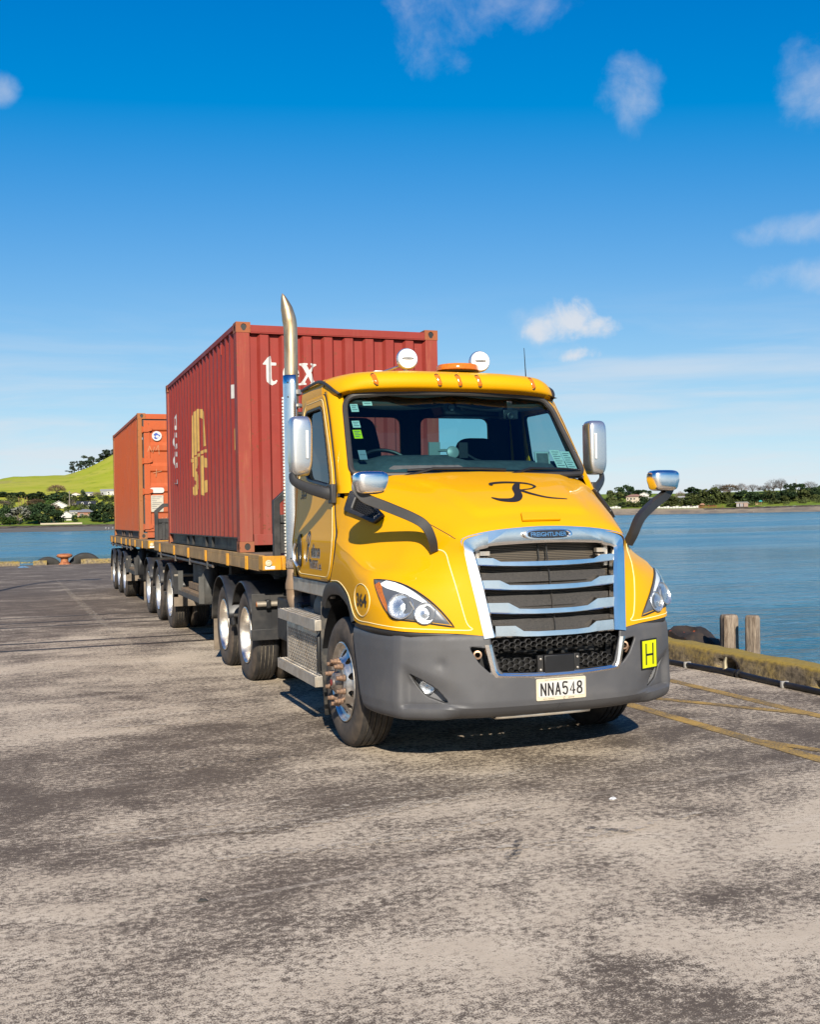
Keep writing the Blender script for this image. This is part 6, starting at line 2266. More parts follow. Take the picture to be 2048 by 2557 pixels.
# water
q = NT('harbour_water')
ob = q.obj()
def wmap(sc, rot=0.0):
    m_ = q.n('ShaderNodeMapping'); m_.inputs['Scale'].default_value = sc; m_.inputs['Rotation'].default_value = (0, 0, rot)
    q.l(ob, m_.inputs['Vector']); return m_.outputs[0]
w1 = q.noise(1.5, 5, .62, wmap((.55, 1.0, 1), -.5), .4)
w2 = q.noise(.38, 4, .6, wmap((.5, 1.0, 1), -.4), .3)
w3 = q.noise(.030, 4, .55, wmap((.35, 1.0, 1), -.35), .5)
hgt = q.math('ADD', q.math('MULTIPLY', w1, .35), q.math('MULTIPLY', w2, .75))
w4 = q.noise(5.0, 4, .7, wmap((.45, 1.0, 1), -.5), .3)
wf = q.math('ADD', q.math('MULTIPLY', w3, .30), q.math('ADD', q.math('MULTIPLY', w4, .50), q.math('MULTIPLY', w2, .25)))
q.base(q.mix(q.ramp(wf, .44, .66), (.010, .095, .155), (.05, .20, .29)))  # light and shade of the ripples put into the base colour
q.rough(q.ramp(w3, .38, .62, .10, .26))
q.set(IOR=1.33, Specular_IOR_Level=.12)
q.bump(hgt, 1.0, .6)
WATER = q.m
m = MB()
m.add([(-4000, -600, -1.7), (6000, -600, -1.7), (6000, 7000, -1.7), (-4000, 7000, -1.7)], [(0, 1, 2, 3)])
struct(m, 'harbour_water', WATER)
# ------------------------------------------------------------------ far shores
def terrain_mat(name, a, b, scale, c=None, bump=.0):
    q = NT(name)
    n1 = q.noise(scale, 7, .65)
    n2 = q.noise(scale*9, 5, .6)
    col = q.mix(q.ramp(n1, .35, .65), a, b)
    if c: col = q.mix(q.ramp(n2, .5, .7, 0, .7), col, c)
    q.base(col)
    q.set(Roughness=.95, Specular_IOR_Level=.1)
    return q.m
q = NT('hill_pasture')
ob = q.obj()
n1 = q.noise(.012, 7, .65, ob); n2 = q.noise(.05, 6, .6, q.obj((1, 1, 7))); n3 = q.noise(.02, 5, .6, q.obj((0.35, 0.35, 3.2)))
c = q.mix(q.ramp(n1, .35, .65), (.27, .31, .018), (.36, .345, .05))
c = q.mix(q.ramp(n2, .52, .68, 0, .75), c, (.168, .217, .014))
c = q.mix(q.ramp(n3, .56, .66, 0, .6), c, (.294, .238, .091))
q.base(c); q.set(Roughness=.95, Specular_IOR_Level=.1)
HILL = q.m
LAWN = terrain_mat('shore_lawn', (.112, .182, .017), (.168, .210, .028), .05, (.196, .175, .049))
MUD = terrain_mat('tidal_mud', (.112, .101, .087), (.175, .158, .133), .03, (.084, .077, .070))
SAND = terrain_mat('beach_sand', (.252, .203, .140), (.308, .252, .175), .05, (.168, .140, .105))
ROCKS = terrain_mat('dark_shore_rocks', (.035, .029, .025), (.140, .108, .077), .25, (.021, .020, .017))
CREST = [(-.6, 6), (-.2, 22), (-.06, 36), (-.0139, 45.5), (-.005, 48.3), (.043, 50.2), (.062, 58), (.0822, 71.2), (.12, 86), (.17, 70), (.25, 20), (.4, 6)]
RINGS = [(0, -.2), (424, -1.72), (585, -.75), (592, .2), (640, .8), (660, 2.6), (700, 7.5), (750, 12.3), (800, 15.8), (850, 20.6), (900, 26.0)]
def ground_left(a, r):
    c = lin(CREST, a)
    if r <= 900:
        z = lin(RINGS[1:], r)
    elif r <= 1150: 
        t = (r-900)/250
        z = 26+(c-26)*(t**.9)
    else: z = c-(r-1150)*.12
    return z+(mnoise.noise(V((a*60, r*.02, 0)))*1.2 if r > 650 else 0)
def ground_right(a, r):
    base = lin([(.45, 4.7), (.56, 4.5), (.60, 3.3), (.66, 3.6), (.70, 4.4), (1.0, 4.6)], a)
    if r < 1094: return lin([(1045, -1.75), (1062, -1.1), (1084, base-1.4), (1094, base)], r)
    return base+(r-1094)*.08 if r < 1330 else base+236*.08-(r-1330)*.1
def polar_grid(fn, azs, rs, x0=CAMP[0], y0=CAMP[1]):
    return [[(x0+r*math.sin(a), y0+r*math.cos(a), fn(a, r)) for r in rs] for a in azs]
azl = np.linspace(-.6, .33, 110)
def band(name, fn, azs, rs, mat):
    o = struct(MB().grid(polar_grid(fn, azs, rs)), name, mat, angle=180)
    return o
band('mud_flat', lambda a, r: ground_left(a, r)-(0 if r > 440 else .02)+.12*mnoise.noise(V((a*30, r*.02, 4))), azl, [410+25*math.sin(1)*0, 424, 470, 520, 560, 585.0], MUD)
band('rocky_bank', lambda a, r: ground_left(a, r)+.25*mnoise.noise(V((a*300, r*.4, 2))), np.linspace(-.6, .33, 400), [584.5, 587, 590, 592, 593.5], ROCKS)
band('shore_lawn', ground_left, azl, [593, 610, 640, 655, 670], LAWN)
band('green_hill', ground_left, azl, [669.5, 700, 750, 800, 850, 900, 940, 980, 1020, 1060, 1100, 1130, 1150, 1180, 1300, 1500], HILL)
azr = np.linspace(.42, 1.25, 160)
band('far_beach', lambda a, r: ground_right(a, r)+.15*mnoise.noise(V((a*200, r*.2, 1))), azr, [1040, 1046, 1052, 1060, 1070, 1084], terrain_mat('wet_sand', (.158, .137, .115), (.274, .223, .158), .06, (.122, .108, .094)))
band('sand_strip', lambda a, r: ground_right(a, r), np.linspace(.42, .622, 40), [1083.5, 1088, 1093, 1096], SAND)
band('rocky_bank', lambda a, r: ground_right(a, r)+.5*mnoise.noise(V((a*400, r*.5, 3))), np.linspace(.621, 1.25, 300), [1083.5, 1086, 1089, 1092, 1095], ROCKS)
band('far_lawn', ground_right, azr, [1094.5, 1110, 1140, 1180, 1230, 1290, 1330, 1500], LAWN)

# trees: a handful of crown meshes shared by all, each tree its own object with trunk and crown
def leaf_mat(name, a, b):
    q = NT(name)
    oi = q.n('ShaderNodeObjectInfo')
    n1 = q.noise(2.2, 4, .6)
    c = q.mix(q.ramp(n1, .35, .65), a, b)
    h = q.n('ShaderNodeHueSaturation')
    q.l(c, h.inputs['Color'])
    q.l(q.ramp(oi.outputs['Random'], 0, 1, .75, 1.3), h.inputs['Value'])
    q.base(h.outputs[0])
    q.set(Roughness=.8, Specular_IOR_Level=.15)
    return q.m
LEAF = {'dark': leaf_mat('dark_leaves', (.015, .032, .013), (.038, .059, .020)), 'olive': leaf_mat('olive_leaves', (.035, .048, .015), (.073, .084, .025)),
        'green': leaf_mat('green_leaves', (.035, .070, .014), (.063, .098, .021)), 'lime': leaf_mat('lime_leaves', (.091, .140, .014), (.140, .175, .025)),
        'grey': leaf_mat('grey_leaves', (.091, .095, .077), (.168, .168, .140)), 'brown': leaf_mat('bare_brown_twigs', (.112, .073, .042), (.182, .126, .077)),
        'bare': leaf_mat('bare_grey_twigs', (.105, .081, .070), (.182, .140, .119)), 'poplar': leaf_mat('poplar_twigs', (.154, .091, .049), (.224, .140, .077)),
        'gum': leaf_mat('gum_leaves', (.035, .052, .028), (.063, .077, .042)), 'pine': leaf_mat('pine_needles', (.021, .035, .024), (.042, .056, .035)), 'norfolk': leaf_mat('norfolk_needles', (.021, .035, .021), (.035, .049, .028))}
BARK = simple('bark', (.12, .095, .07), .9, var=.3)
def crown_mesh(kind, seed):
    rng = random.Random(seed*31+sum(map(ord, kind)))
    m = MB()
    tr = MB()
    def leafq(p, s, up_=.5):
        n = V((rng.gauss(0, 1), rng.gauss(0, 1), rng.gauss(up_, 1))).normalized()
        a = n.orthogonal().normalized()
        b = n.cross(a)
        t = rng.uniform(0, 2*PI)
        a, b = a*math.cos(t)+b*math.sin(t), b*math.cos(t)-a*math.sin(t)
        m.add([p+a*s, p+b*s*.7, p-a*s, p-b*s*.7], [(0, 1, 2, 3)])
    if kind in ('dark', 'olive', 'green', 'lime', 'grey', 'gum', 'pine'):
        lobes = []
        if kind == 'pine':
            tr.tube([(0, 0, 0), (.03, 0, .35), (-.02, .02, .7), (.05, 0, .95)], [.045, .035, .02, .008], 6)
            for k in range(9):
                z = rng.uniform(.35, .95)
                x = rng.uniform(-.38, .38)
                tr.tube([(0, 0, z-.15), (x, rng.uniform(-.2, .2), z)], [.014, .006], 5)
                lobes.append((V((x, rng.uniform(-.3, .3), z)), rng.uniform(.10, .19), rng.uniform(.06, .10)))
        elif kind == 'gum':
            tr.tube([(0, 0, 0), (.05, 0, .3), (.0, 0, .8)], [.05, .035, .01], 6)
            for k in range(7): lobes.append((V((rng.uniform(-.3, .3), rng.uniform(-.3, .3), rng.uniform(.55, .92))), rng.uniform(.14, .24), rng.uniform(.10, .16)))
        else:
            tr.tube([(0, 0, -.05), (.0, 0, .2), (.02, 0, .5)], [.05, .04, .015], 6)
            for k in range(4):
                a = rng.uniform(0, 2*PI)
                tr.tube([(0, 0, .18), (.2*math.cos(a), .2*math.sin(a), .45)], [.025, .008], 5)
            for k in range(15):
                a, z = rng.uniform(0, 2*PI), rng.uniform(.22, .84)
                rad = .36*math.sqrt(max(.05, 1-((z-.42)/.55)**2))
                lobes.append((V((rad*math.cos(a), rad*math.sin(a), z)), rng.uniform(.12, .21), rng.uniform(.10, .17)))
            lobes.append((V((0, 0, .5)), .33, .34))
        N = 1300 if kind not in ('pine', 'gum') else 420
        for k in range(N):
            c, rh, rv = rng.choice(lobes)
            d = V((rng.gauss(0, 1), rng.gauss(0, 1), rng.gauss(.15, 1))).normalized()*rng.uniform(.72, 1.06)
            leafq(c+V((d.x*rh, d.y*rh, d.z*rv)), rng.uniform(.034, .075))
    elif kind == 'poplar':
        for k in range(4):
            x = -.3+.2*k+rng.uniform(-.04, .04)
            tr.tube([(x, 0, 0), (x, 0, .9)], [.02, .004], 5)
            for j in range(170):
                z = rng.uniform(.1, 1.0)
                p = V((x+rng.gauss(0, .05)*(1.2-z), rng.gauss(0, .05), z))
                m.add([p, p+V((rng.gauss(0, .008), .0, rng.uniform(.05, .13))), p+V((.007, 0, .02))], [(0, 1, 2)])
    elif kind == 'norfolk':
        tr.tube([(0, 0, 0), (0, 0, 1)], [.05, .005], 6)
        for k in range(14):
            z = .15+.06*k
            for j in range(8):
                a = 2*PI*j/8+k
                L = .5*(1-z)+.03
                p = V((L*math.cos(a), L*math.sin(a), z+.02))
                m.add([V((0, 0, z)), p+V((0, 0, .012)), p-V((0, 0, .012))], [(0, 1, 2)])
    else:  # bare crowns: fans of fine twigs
        tr.tube([(0, 0, -.05), (0, 0, .3)], [.03, .02], 6)
        for k in range(16):
            a = rng.uniform(0, 2*PI)
            e = rng.uniform(.15, 1.35)
            tip = V((.40*math.cos(e)*math.cos(a), .40*math.cos(e)*math.sin(a), .42+.48*math.sin(e)))
            tr.tube([(0, 0, .22), tuple(tip*.55+V((0, 0, .12))), tuple(tip)], [.014, .008, .003], 4)
        for k in range(1100):
            a, e = rng.uniform(0, 2*PI), math.asin(rng.uniform(-.35, 1))
            rr_ = rng.uniform(.55, 1.0)
            d = V((math.cos(e)*math.cos(a), math.cos(e)*math.sin(a), math.sin(e)))
            p = V((d.x*.44*rr_, d.y*.44*rr_, .45+d.z*.50*rr_))
            t = (d+V((rng.gauss(0, .45), rng.gauss(0, .45), rng.gauss(.2, .4)))).normalized()
            w = t.orthogonal().normalized()*(.008 if kind == 'bare' else .013)
            l = rng.uniform(.05, .11)
            m.add([p-w, p+w, p+t*l], [(0, 1, 2)])
    co = m.build('crown', LEAF[kind], None, angle=180)
    to = tr.build('trunk', BARK, None)
    return co, to
_crowns = {}
def plant_tree(x, y, z, h, w, kind, label, group, seed):
    key = (kind, seed % 3)
    if key not in _crowns:
        c, t = crown_mesh(kind, seed % 3)
        _crowns[key] = (c, t, False)
    c, t, used = _crowns[key]
    r = empty({'pine': 'pine_tree', 'norfolk': 'pine_tree'}.get(kind, 'tree'), (x, y, z-.15), label, 'tree', group, (seed*1.7) % (2*PI) if kind not in ('poplar',) else -.05)
    r.scale = (w, w, h+.15)
    for src in (c, t):
        o = src if not used else src.copy()
        if used: COL.objects.link(o)
        o.parent = r
    _crowns[key] = (c, t, True)
TREES = [
 (-11.5, 848.1, 17.5, 7.9, 14.1, 'dark'), (-3.4, 838.1, 17.5, 7.3, 13.4, 'dark'), (-11.8, 628.1, 0.7, 10.5, 7.7, 'dark'), (-7.6, 808.1, 14.3, 8.0, 6.2, 'olive'),
 (-0.1, 748.1, 11.0, 6.8, 6.2, 'poplar'), (-3.3, 628.1, 0.7, 10.4, 13.3, 'grey'), (-7.5, 608.1, 0.5, 4.6, 6.6, 'green'), (8.1, 628.0, 0.5, 12.0, 13.3, 'dark'),
 (15.3, 612.8, 0.4, 8.4, 9.1, 'dark'), (5.2, 648.0, 0.5, 12.4, 8.3, 'dark'), (9.9, 788.0, 15.2, 7.6, 13.1, 'dark'), (8.4, 748.0, 14.1, 3.2, 10.5, 'brown'),
 (25.3, 867.6, 23.7, 6.8, 12.8, 'brown'), (22.6, 787.7, 15.0, 7.7, 16.6, 'dark'), (16.4, 727.8, 13.2, 3.1, 5.6, 'green'), (28.6, 747.4, 12.4, 7.3, 5.7, 'olive'),
 (36.7, 787.1, 14.8, 5.8, 5.5, 'olive'), (42.0, 806.8, 17.0, 7.9, 4.7, 'gum'), (44.1, 786.7, 16.1, 4.3, 7.6, 'dark'), (28.9, 707.4, 8.8, 3.5, 6.8, 'olive'),
 (30.0, 687.3, 8.6, 2.9, 4.0, 'lime'), (41.2, 666.6, 7.7, 4.9, 6.9, 'dark'), (43.6, 636.4, 1.9, 10.2, 12.3, 'dark'), (48.2, 636.0, 1.8, 7.9, 6.6, 'olive'),
 (59.4, 785.6, 14.4, 5.8, 7.6, 'olive'), (54.0, 836.2, 18.5, 5.7, 9.1, 'bare'), (27.5, 637.4, 2.2, 3.5, 2.9, 'dark'), (17.3, 687.8, 8.8, 4.2, 6.6, 'brown'),
 (29.9, 727.4, 10.7, 6.2, 4.2, 'bare'), (-11.9, 748.1, 13.0, 3.6, 7.7, 'bare'), (42.9, 616.4, 1.1, 1.9, 3.6, 'dark'), (49.6, 1136.9, 50.3, 5.5, 6.5, 'pine'),
 (51.9, 1136.8, 51.6, 10.0, 5.8, 'pine'), (55.9, 1136.6, 52.3, 7.6, 4.3, 'pine'), (60.9, 1136.3, 53.7, 8.7, 5.8, 'pine'), (59.2, 1136.4, 53.7, 4.2, 3.6, 'pine'),
 (66.9, 1135.9, 54.3, 12.2, 9.4, 'pine'), (70.5, 1135.7, 53.9, 11.5, 9.4, 'pine'), (84.6, 1164.8, 64.2, 10.0, 9.7, 'pine'), (88.0, 1164.6, 62.0, 12.9, 10.4, 'pine'),
 (84.7, 1144.7, 58.9, 5.6, 4.4, 'pine'), (91.4, 1164.3, 62.7, 10.0, 6.7, 'pine'), (604.9, 999.1, 10.3, 14.5, 14.4, 'olive'), (656.4, 1061.5, 15.9, 15.8, 17.6, 'dark'),
 (665.5, 1067.6, 23.5, 9.8, 3.9, 'norfolk'), (655.2, 1038.7, 16.9, 9.6, 16.6, 'dark'), (599.0, 932.2, 9.2, 7.3, 10.2, 'dark'), (604.5, 928.7, 7.8, 6.6, 10.9, 'dark'),
 (615.9, 933.2, 8.4, 8.7, 13.1, 'olive'), (671.5, 1040.1, 16.7, 9.3, 9.9, 'dark'), (619.8, 906.6, 5.2, 11.1, 13.5, 'olive'), (616.1, 909.0, 5.3, 8.5, 9.5, 'olive'),
 (686.2, 994.4, 9.1, 13.0, 11.1, 'bare'), (635.7, 901.7, 4.9, 12.5, 17.6, 'olive'), (705.8, 993.0, 16.0, 10.5, 21.0, 'dark'), (665.3, 911.3, 6.0, 17.4, 18.0, 'olive'),
 (682.9, 947.9, 11.1, 9.0, 8.6, 'dark'), (580.4, 932.1, 6.2, 6.0, 8.1, 'olive'), (575.5, 935.1, 5.6, 5.3, 7.4, 'dark'), (587.0, 927.9, 6.0, 4.6, 7.4, 'olive'),
 (673.4, 917.7, 7.3, 15.8, 16.1, 'olive'), (767.8, 1034.5, 20.8, 10.3, 17.4, 'brown'), (776.6, 1028.0, 19.7, 10.6, 20.6, 'brown'), (726.3, 965.7, 14.4, 8.9, 8.9, 'bare'),
 (686.9, 907.8, 6.3, 12.7, 15.4, 'olive'), (787.6, 1019.7, 20.9, 10.6, 10.3, 'bare'), (699.6, 898.1, 5.9, 15.0, 18.2, 'dark'), (803.4, 1020.1, 20.0, 10.2, 14.3, 'bare'),
 (723.1, 917.8, 7.3, 10.3, 12.2, 'olive'), (807.3, 1004.2, 21.1, 7.5, 13.4, 'brown'), (711.6, 888.7, 5.6, 13.0, 17.5, 'dark'), (808.8, 990.2, 20.7, 14.5, 17.3, 'bare'),
 (814.8, 985.3, 21.2, 14.1, 13.3, 'bare'), (814.8, 972.3, 18.7, 10.3, 9.3, 'dark'), (726.2, 889.8, 5.4, 16.7, 15.5, 'olive'), (721.8, 867.6, 4.8, 14.7, 19.4, 'dark'),
 (712.1, 862.6, 5.2, 10.4, 13.8, 'olive'), (742.3, 876.6, 6.3, 15.3, 19.8, 'olive'), (829.7, 972.9, 19.3, 10.7, 13.3, 'dark'), (838.7, 965.2, 19.0, 12.5, 15.7, 'bare'),
 (755.9, 878.1, 6.2, 13.4, 16.4, 'olive'), (803.0, 930.0, 17.7, 6.4, 10.6, 'dark'), (762.5, 872.4, 7.3, 12.0, 13.5, 'dark'), (779.4, 884.2, 7.3, 16.9, 11.6, 'dark'),
 (758.8, 862.4, 7.2, 8.6, 9.2, 'olive'), (662.3, 869.9, 4.7, 2.6, 6.1, 'lime'), (659.4, 872.2, 4.8, 3.2, 5.4, 'olive'),
]
HOUSES = [
 (21.6, 717.7, 9.0, 10.4, 6.6, 0.034, 'white_gable'),
 (23.4, 647.6, 2.7, 7.7, 5.6, 0.041, 'white_low'),
 (29.5, 677.3, 5.5, 5.7, 3.4, 0.048, 'white_plain'),
 (33.3, 747.2, 12.3, 4.6, 2.3, 0.048, 'white_plain'),
 (39.3, 726.9, 10.4, 11.0, 5.1, 0.058, 'dark_dormer'),
 (34.9, 657.0, 2.5, 9.5, 6.9, 0.057, 'brick'),
 (38.5, 847.1, 21.2, 7.9, 3.3, 0.049, 'white_gable2'),
 (48.3, 846.5, 21.3, 6.0, 3.4, 0.06, 'white_plain'),
 (59.7, 845.8, 21.7, 5.4, 5.0, 0.074, 'grey'),
 (64.4, 845.4, 21.1, 5.7, 5.7, 0.079, 'white_plain'),
 (32.9, 837.3, 20.5, 4.6, 1.8, 0.043, 'grey'),
 (617.9, 979.4, 9.8, 17.1, 10.4, 0.56, 'villa'),
 (658.9, 1024.5, 16.5, 10.5, 6.6, 0.569, 'white_gable'),
 (637.6, 978.7, 10.9, 7.2, 5.6, 0.574, 'white_plain'),
 (658.8, 952.6, 8.8, 6.4, 8.3, 0.602, 'white_plain'),
 (663.5, 924.9, 6.9, 6.3, 7.4, 0.619, 'white_plain'),
]

LOOK = {'dark': 'dense dark green tree', 'olive': 'olive green spreading tree', 'green': 'bright green bushy tree', 'lime': 'small yellow-green shrub tree', 'grey': 'silvery grey tree', 'brown': 'brown leafless tree', 'bare': 'bare grey twiggy tree', 'poplar': 'clump of upright brown poplars', 'gum': 'tall thin gum tree', 'pine': 'windswept pine', 'norfolk': 'narrow pointed norfolk pine'}
def nth(k): return str(k)+('th' if 10 < k % 100 < 20 else {1: 'st', 2: 'nd', 3: 'rd'}.get(k % 10, 'th'))
order = sorted(range(len(TREES)), key=lambda i: math.atan2(TREES[i][0]-CAMP[0], TREES[i][1]-CAMP[1]))
cnt, tot = {}, {}
def zone(t):
    if t[5] == 'pine': return 'on the hill crest'
    if t[0] < 200:
        return 'on the left shore' if math.hypot(t[0], t[1]) < 700 else 'on the left hillside'
    r = math.hypot(t[0]-CAMP[0], t[1]-CAMP[1])
    return 'behind the right beach' if r < 1200 else 'on the right skyline'
for i in order: tot[(TREES[i][5], zone(TREES[i]))] = tot.get((TREES[i][5], zone(TREES[i])), 0)+1
for k_, i in enumerate(order):
    x, y, z, h, w, kind = TREES[i]
    zn = zone(TREES[i])
    cnt[(kind, zn)] = cnt.get((kind, zn), 0)+1
    n_of = tot[(kind, zn)]
    lb = LOOK[kind]+' '+zn+('' if n_of == 1 else ', '+nth(cnt[(kind, zn)])+' such from the left')
    a, r = math.atan2(x-CAMP[0], y-CAMP[1]), math.hypot(x-CAMP[0], y-CAMP[1])
    zg = ground_left(a, r) if x < 200 else ground_right(a, r)
    base = min(z, zg)
    pk = 1.5 if kind == 'pine' else 1.0
    plant_tree(x, y, base, (h+(z-base))*(1.12 if kind != 'pine' else 1.25), w*1.3*pk, kind, lb, 'trees '+('on the hill crest' if kind == 'pine' else 'on the left shore' if x < 200 else 'on the right shore'), k_)
# understorey on both shores, reading as one mass
m = MB()
rng = random.Random(11)
def bush(cx, cy, cz, w, h, n):
    for k in range(n):
        p = V((cx+rng.gauss(0, w*.3), cy+rng.gauss(0, w*.3), cz+abs(rng.gauss(0, h*.4))))
        d = V((rng.gauss(0, 1), rng.gauss(0, 1), rng.gauss(.3, 1))).normalized()
        a = d.orthogonal().normalized()*rng.uniform(.3, .8)
        b = d.cross(a)
        m.add([p+a, p+b, p-a, p-b], [(0, 1, 2, 3)])
for k in range(260):
    a = rng.uniform(.50, .80)
    r = rng.uniform(1112, 1210)
    bush(CAMP[0]+r*math.sin(a), CAMP[1]+r*math.cos(a), ground_right(a, r), 6, 4.2, 60)
for k in range(190):
    a = rng.uniform(-.06, .12)
    r = rng.uniform(665, 870)
    bush(CAMP[0]+r*math.sin(a), CAMP[1]+r*math.cos(a), ground_left(a, r), 4.0, 2.4, 60)
tag(m.build('undergrowth', LEAF['olive'], None, angle=180), 'low bushes filling in below the trees on both shores', 'undergrowth', kind='stuff')

# houses
HW_ = simple('house_white_wall', (.72, .70, .66), .8, var=.08, vscale=.6)
HG_ = simple('house_grey_wall', (.42, .43, .44), .8, var=.1, vscale=.6)
HB_ = simple('house_brick_wall', (.40, .20, .13), .85, var=.2, vscale=3)
HC_ = simple('house_cream_wall', (.62, .52, .40), .8, var=.08)
RG_ = simple('roof_grey', (.34, .34, .35), .7, var=.1)
RD_ = simple('roof_dark_slate', (.035, .038, .048), .7, var=.2)
RT_ = simple('roof_terracotta', (.45, .24, .16), .8, var=.15)
RW_ = simple('roof_white_iron', (.62, .62, .60), .6, var=.08)
WIN = simple('far_window_glass', (.02, .025, .03), .15)
LKH = {'white_gable': 'white two-storey house with a front gable', 'white_low': 'white gabled house with dark lower storey near the lawn', 'white_plain': 'plain white low house', 'dark_dormer': 'house with a dark slate roof and two arched dormers', 'brick': 'house with brick front and white balcony', 'white_gable2': 'small white gable end with terracotta roof', 'grey': 'grey roofed house', 'villa': 'large pale villa with terracotta hipped roof'}
hc = {}
for i, (x, y, z, w, h, az, kind) in enumerate(HOUSES):
    left = x < 200
    a, r_ = math.atan2(x-CAMP[0], y-CAMP[1]), math.hypot(x-CAMP[0], y-CAMP[1])
    zg = min(z, ground_left(a, r_) if left else ground_right(a, r_))-.3
    hc[kind, left] = hc.get((kind, left), 0)+1
    sameN = sum(1 for q_ in HOUSES if q_[6] == kind and (q_[0] < 200) == left)
    lb = LKH[kind]+(' on the left hillside' if left else ' behind the right beach')+('' if sameN == 1 else ', '+nth(hc[kind, left])+' such from the left')
    Ho = empty('house', (x, y, z), lb, 'house', 'houses on the far shores', -az)
    d = w*.8
    wallm, roofm = {'white_gable': (HW_, RW_), 'white_low': (HW_, RG_), 'white_plain': (HW_, RG_), 'dark_dormer': (HG_, RD_), 'brick': (HB_, RG_), 'white_gable2': (HW_, RT_), 'grey': (HG_, RG_), 'villa': (HC_, RT_)}[kind]
    gable = kind in ('white_gable', 'white_low', 'white_gable2')
    hw = h*(.58 if gable or kind == 'dark_dormer' else .74)
    def hp(m_, n_, mat):
        o = m_.build(n_, mat, None)
        o.parent = Ho
        return o
    m = MB().box(-w/2, w/2, 0, d, zg-z, hw)
    if gable:
        m.prism([(-w/2, hw), (w/2, hw), (0, h*.96)], (0, 0, 0), (1, 0, 0), (0, 0, 1), (0, d, 0))
    hp(m, 'wall', wallm)
    e = w*.07
    if gable:
        m = MB().prism([(-w/2-e, hw-e*.6), (0, h-.15), (w/2+e, hw-e*.6), (w/2+e, hw-e*.6+.25), (0, h+.1), (-w/2-e, hw-e*.6+.25)], (0, -e, 0), (1, 0, 0), (0, 0, 1), (0, d+2*e, 0))
    elif kind in ('villa', 'brick'):
        m = MB().add([(-w/2-e, -e, hw), (w/2+e, -e, hw), (w/2+e, d+e, hw), (-w/2-e, d+e, hw), (-w*.18, d*.5, h), (w*.18, d*.5, h)], [(0, 1, 5, 4), (1, 2, 5), (2, 3, 4, 5), (3, 0, 4), (3, 2, 1, 0)])
    else:
        m = MB().prism([(-e, hw), (d*.5, h), (d+e, hw), (d+e, hw-.2), (-e, hw-.2)], (-w/2-e, 0, 0), (0, 1, 0), (0, 0, 1), (w+2*e, 0, 0))
    rf = hp(m, 'roof', roofm)
    if kind == 'dark_dormer':
        for sx in (-.22, .2):
            m = MB().prism([(.9*math.cos(t)+sx*w, hw+.2+1.3*max(0, math.sin(t))) for t in np.linspace(0, PI, 10)], (0, -.4, 0), (1, 0, 0), (0, 0, 1), (0, 2.2, 0))
            dm_ = hp(m, 'dormer', HW_)
            m = MB().prism([(.55*math.cos(t)+sx*w, hw+.3+.9*max(0, math.sin(t))) for t in np.linspace(0, PI, 10)], (0, -.45, 0), (1, 0, 0), (0, 0, 1), (0, .04, 0))
            o = m.build('pane', WIN, None); o.parent = dm_
    levels = (.12, .58) if h > 5 else (.28,)
    nwin = max(2, int(w/3.2))
    for lv in levels:
        for k in range(nwin):
            if (k+i+int(lv*10)) % 4 == 3: continue
            cx = -w/2+w*(k+.5)/nwin
            ww, wh = w/nwin*(.56 if k % 2 else .40), hw*(.24 if len(levels) > 1 else .4)
            if gable and lv > .5: cx *= .7
            m = MB().box(cx-ww/2-.09, cx+ww/2+.09, -.07, .0, hw*lv-.09, hw*lv+wh+.09)
            wn_ = hp(m, 'window', HW_)
            m = MB().box(cx-ww/2, cx+ww/2, -.10, -.072, hw*lv, hw*lv+wh)
            o = m.build('pane', WIN, None); o.parent = wn_
    if kind in ('white_gable', 'brick', 'white_low'):
        m = MB()
        m.box(-w*.5, w*.5, -1.3, -.0, hw*.47, hw*.51)
        for k in range(7): m.box(-w*.5+w*k/6-.05, -w*.5+w*k/6+.05, -1.3, -1.2, hw*.51, hw*.64)
        m.box(-w*.5, w*.5, -1.3, -1.22, hw*.64, hw*.67)
        hp(m, 'balcony', HW_)
# garden wall, beach shed, playground, poles, gulls
def polar_pt(a, r, z): return V((CAMP[0]+r*math.sin(a), CAMP[1]+r*math.cos(a), z))
p = polar_pt(.6545, 1095, 4.2)
sh = empty('beach_shed', p, 'low brick beach shed with a white sloping roof by the right shore', 'shed', rz=-.6545)
def lp(m_, n_, mat, par):
    o = m_.build(n_, mat, None); o.parent = par; return o
lp(MB().box(-5.5, 5.5, 0, 4, 0, 3.9), 'wall', simple('shed_brick', (.42, .30, .24), .85, var=.15), sh)
lp(MB().prism([(-6.6, 4.3), (5.0, 4.3), (6.8, 2.9), (6.8, 3.2), (5.1, 4.75), (-6.6, 4.75)], (0, -.7, 0), (1, 0, 0), (0, 0, 1), (0, 5.4, 0)), 'roof', RW_, sh)
for x0, x1 in ((-5.2, -4.2), (-3.9, -2.9), (-1.9, -1.0), (-.4, .5)):
    lp(MB().box(x0, x1, -.06, -.01, .2, 3.2), 'door', HG_, sh)
for x0, x1 in ((-2.8, -2.0), (.7, 1.4)):
    lp(MB().box(x0, x1, -.05, -.01, .2, 3.3), 'window', WIN, sh)
p = polar_pt(.670, 1095, 5.0)
pg = empty('play_tower', p, 'wooden play tower with a teal roof and pale slide on the right shore', 'play tower', rz=-.670)
WOODP = simple('play_timber', (.40, .27, .13), .8, var=.2)
TEAL = simple('teal_plastic', (.03, .42, .38), .4)
m = MB()
for x in (-2.2, -.4, 1.2, -4.4):
    for yy in (0, 1.6): m.box(x-.12, x+.12, yy-.12, yy+.12, 0, 3.9)
m.box(-2.2, 1.2, 0, 1.6, 1.5, 1.7); m.box(-4.4, -2.2, 0, 1.6, 2.0, 2.2); m.box(-4.4, -2.2, .0, .1, .8, 1.9)
lp(m, 'frame', WOODP, pg)
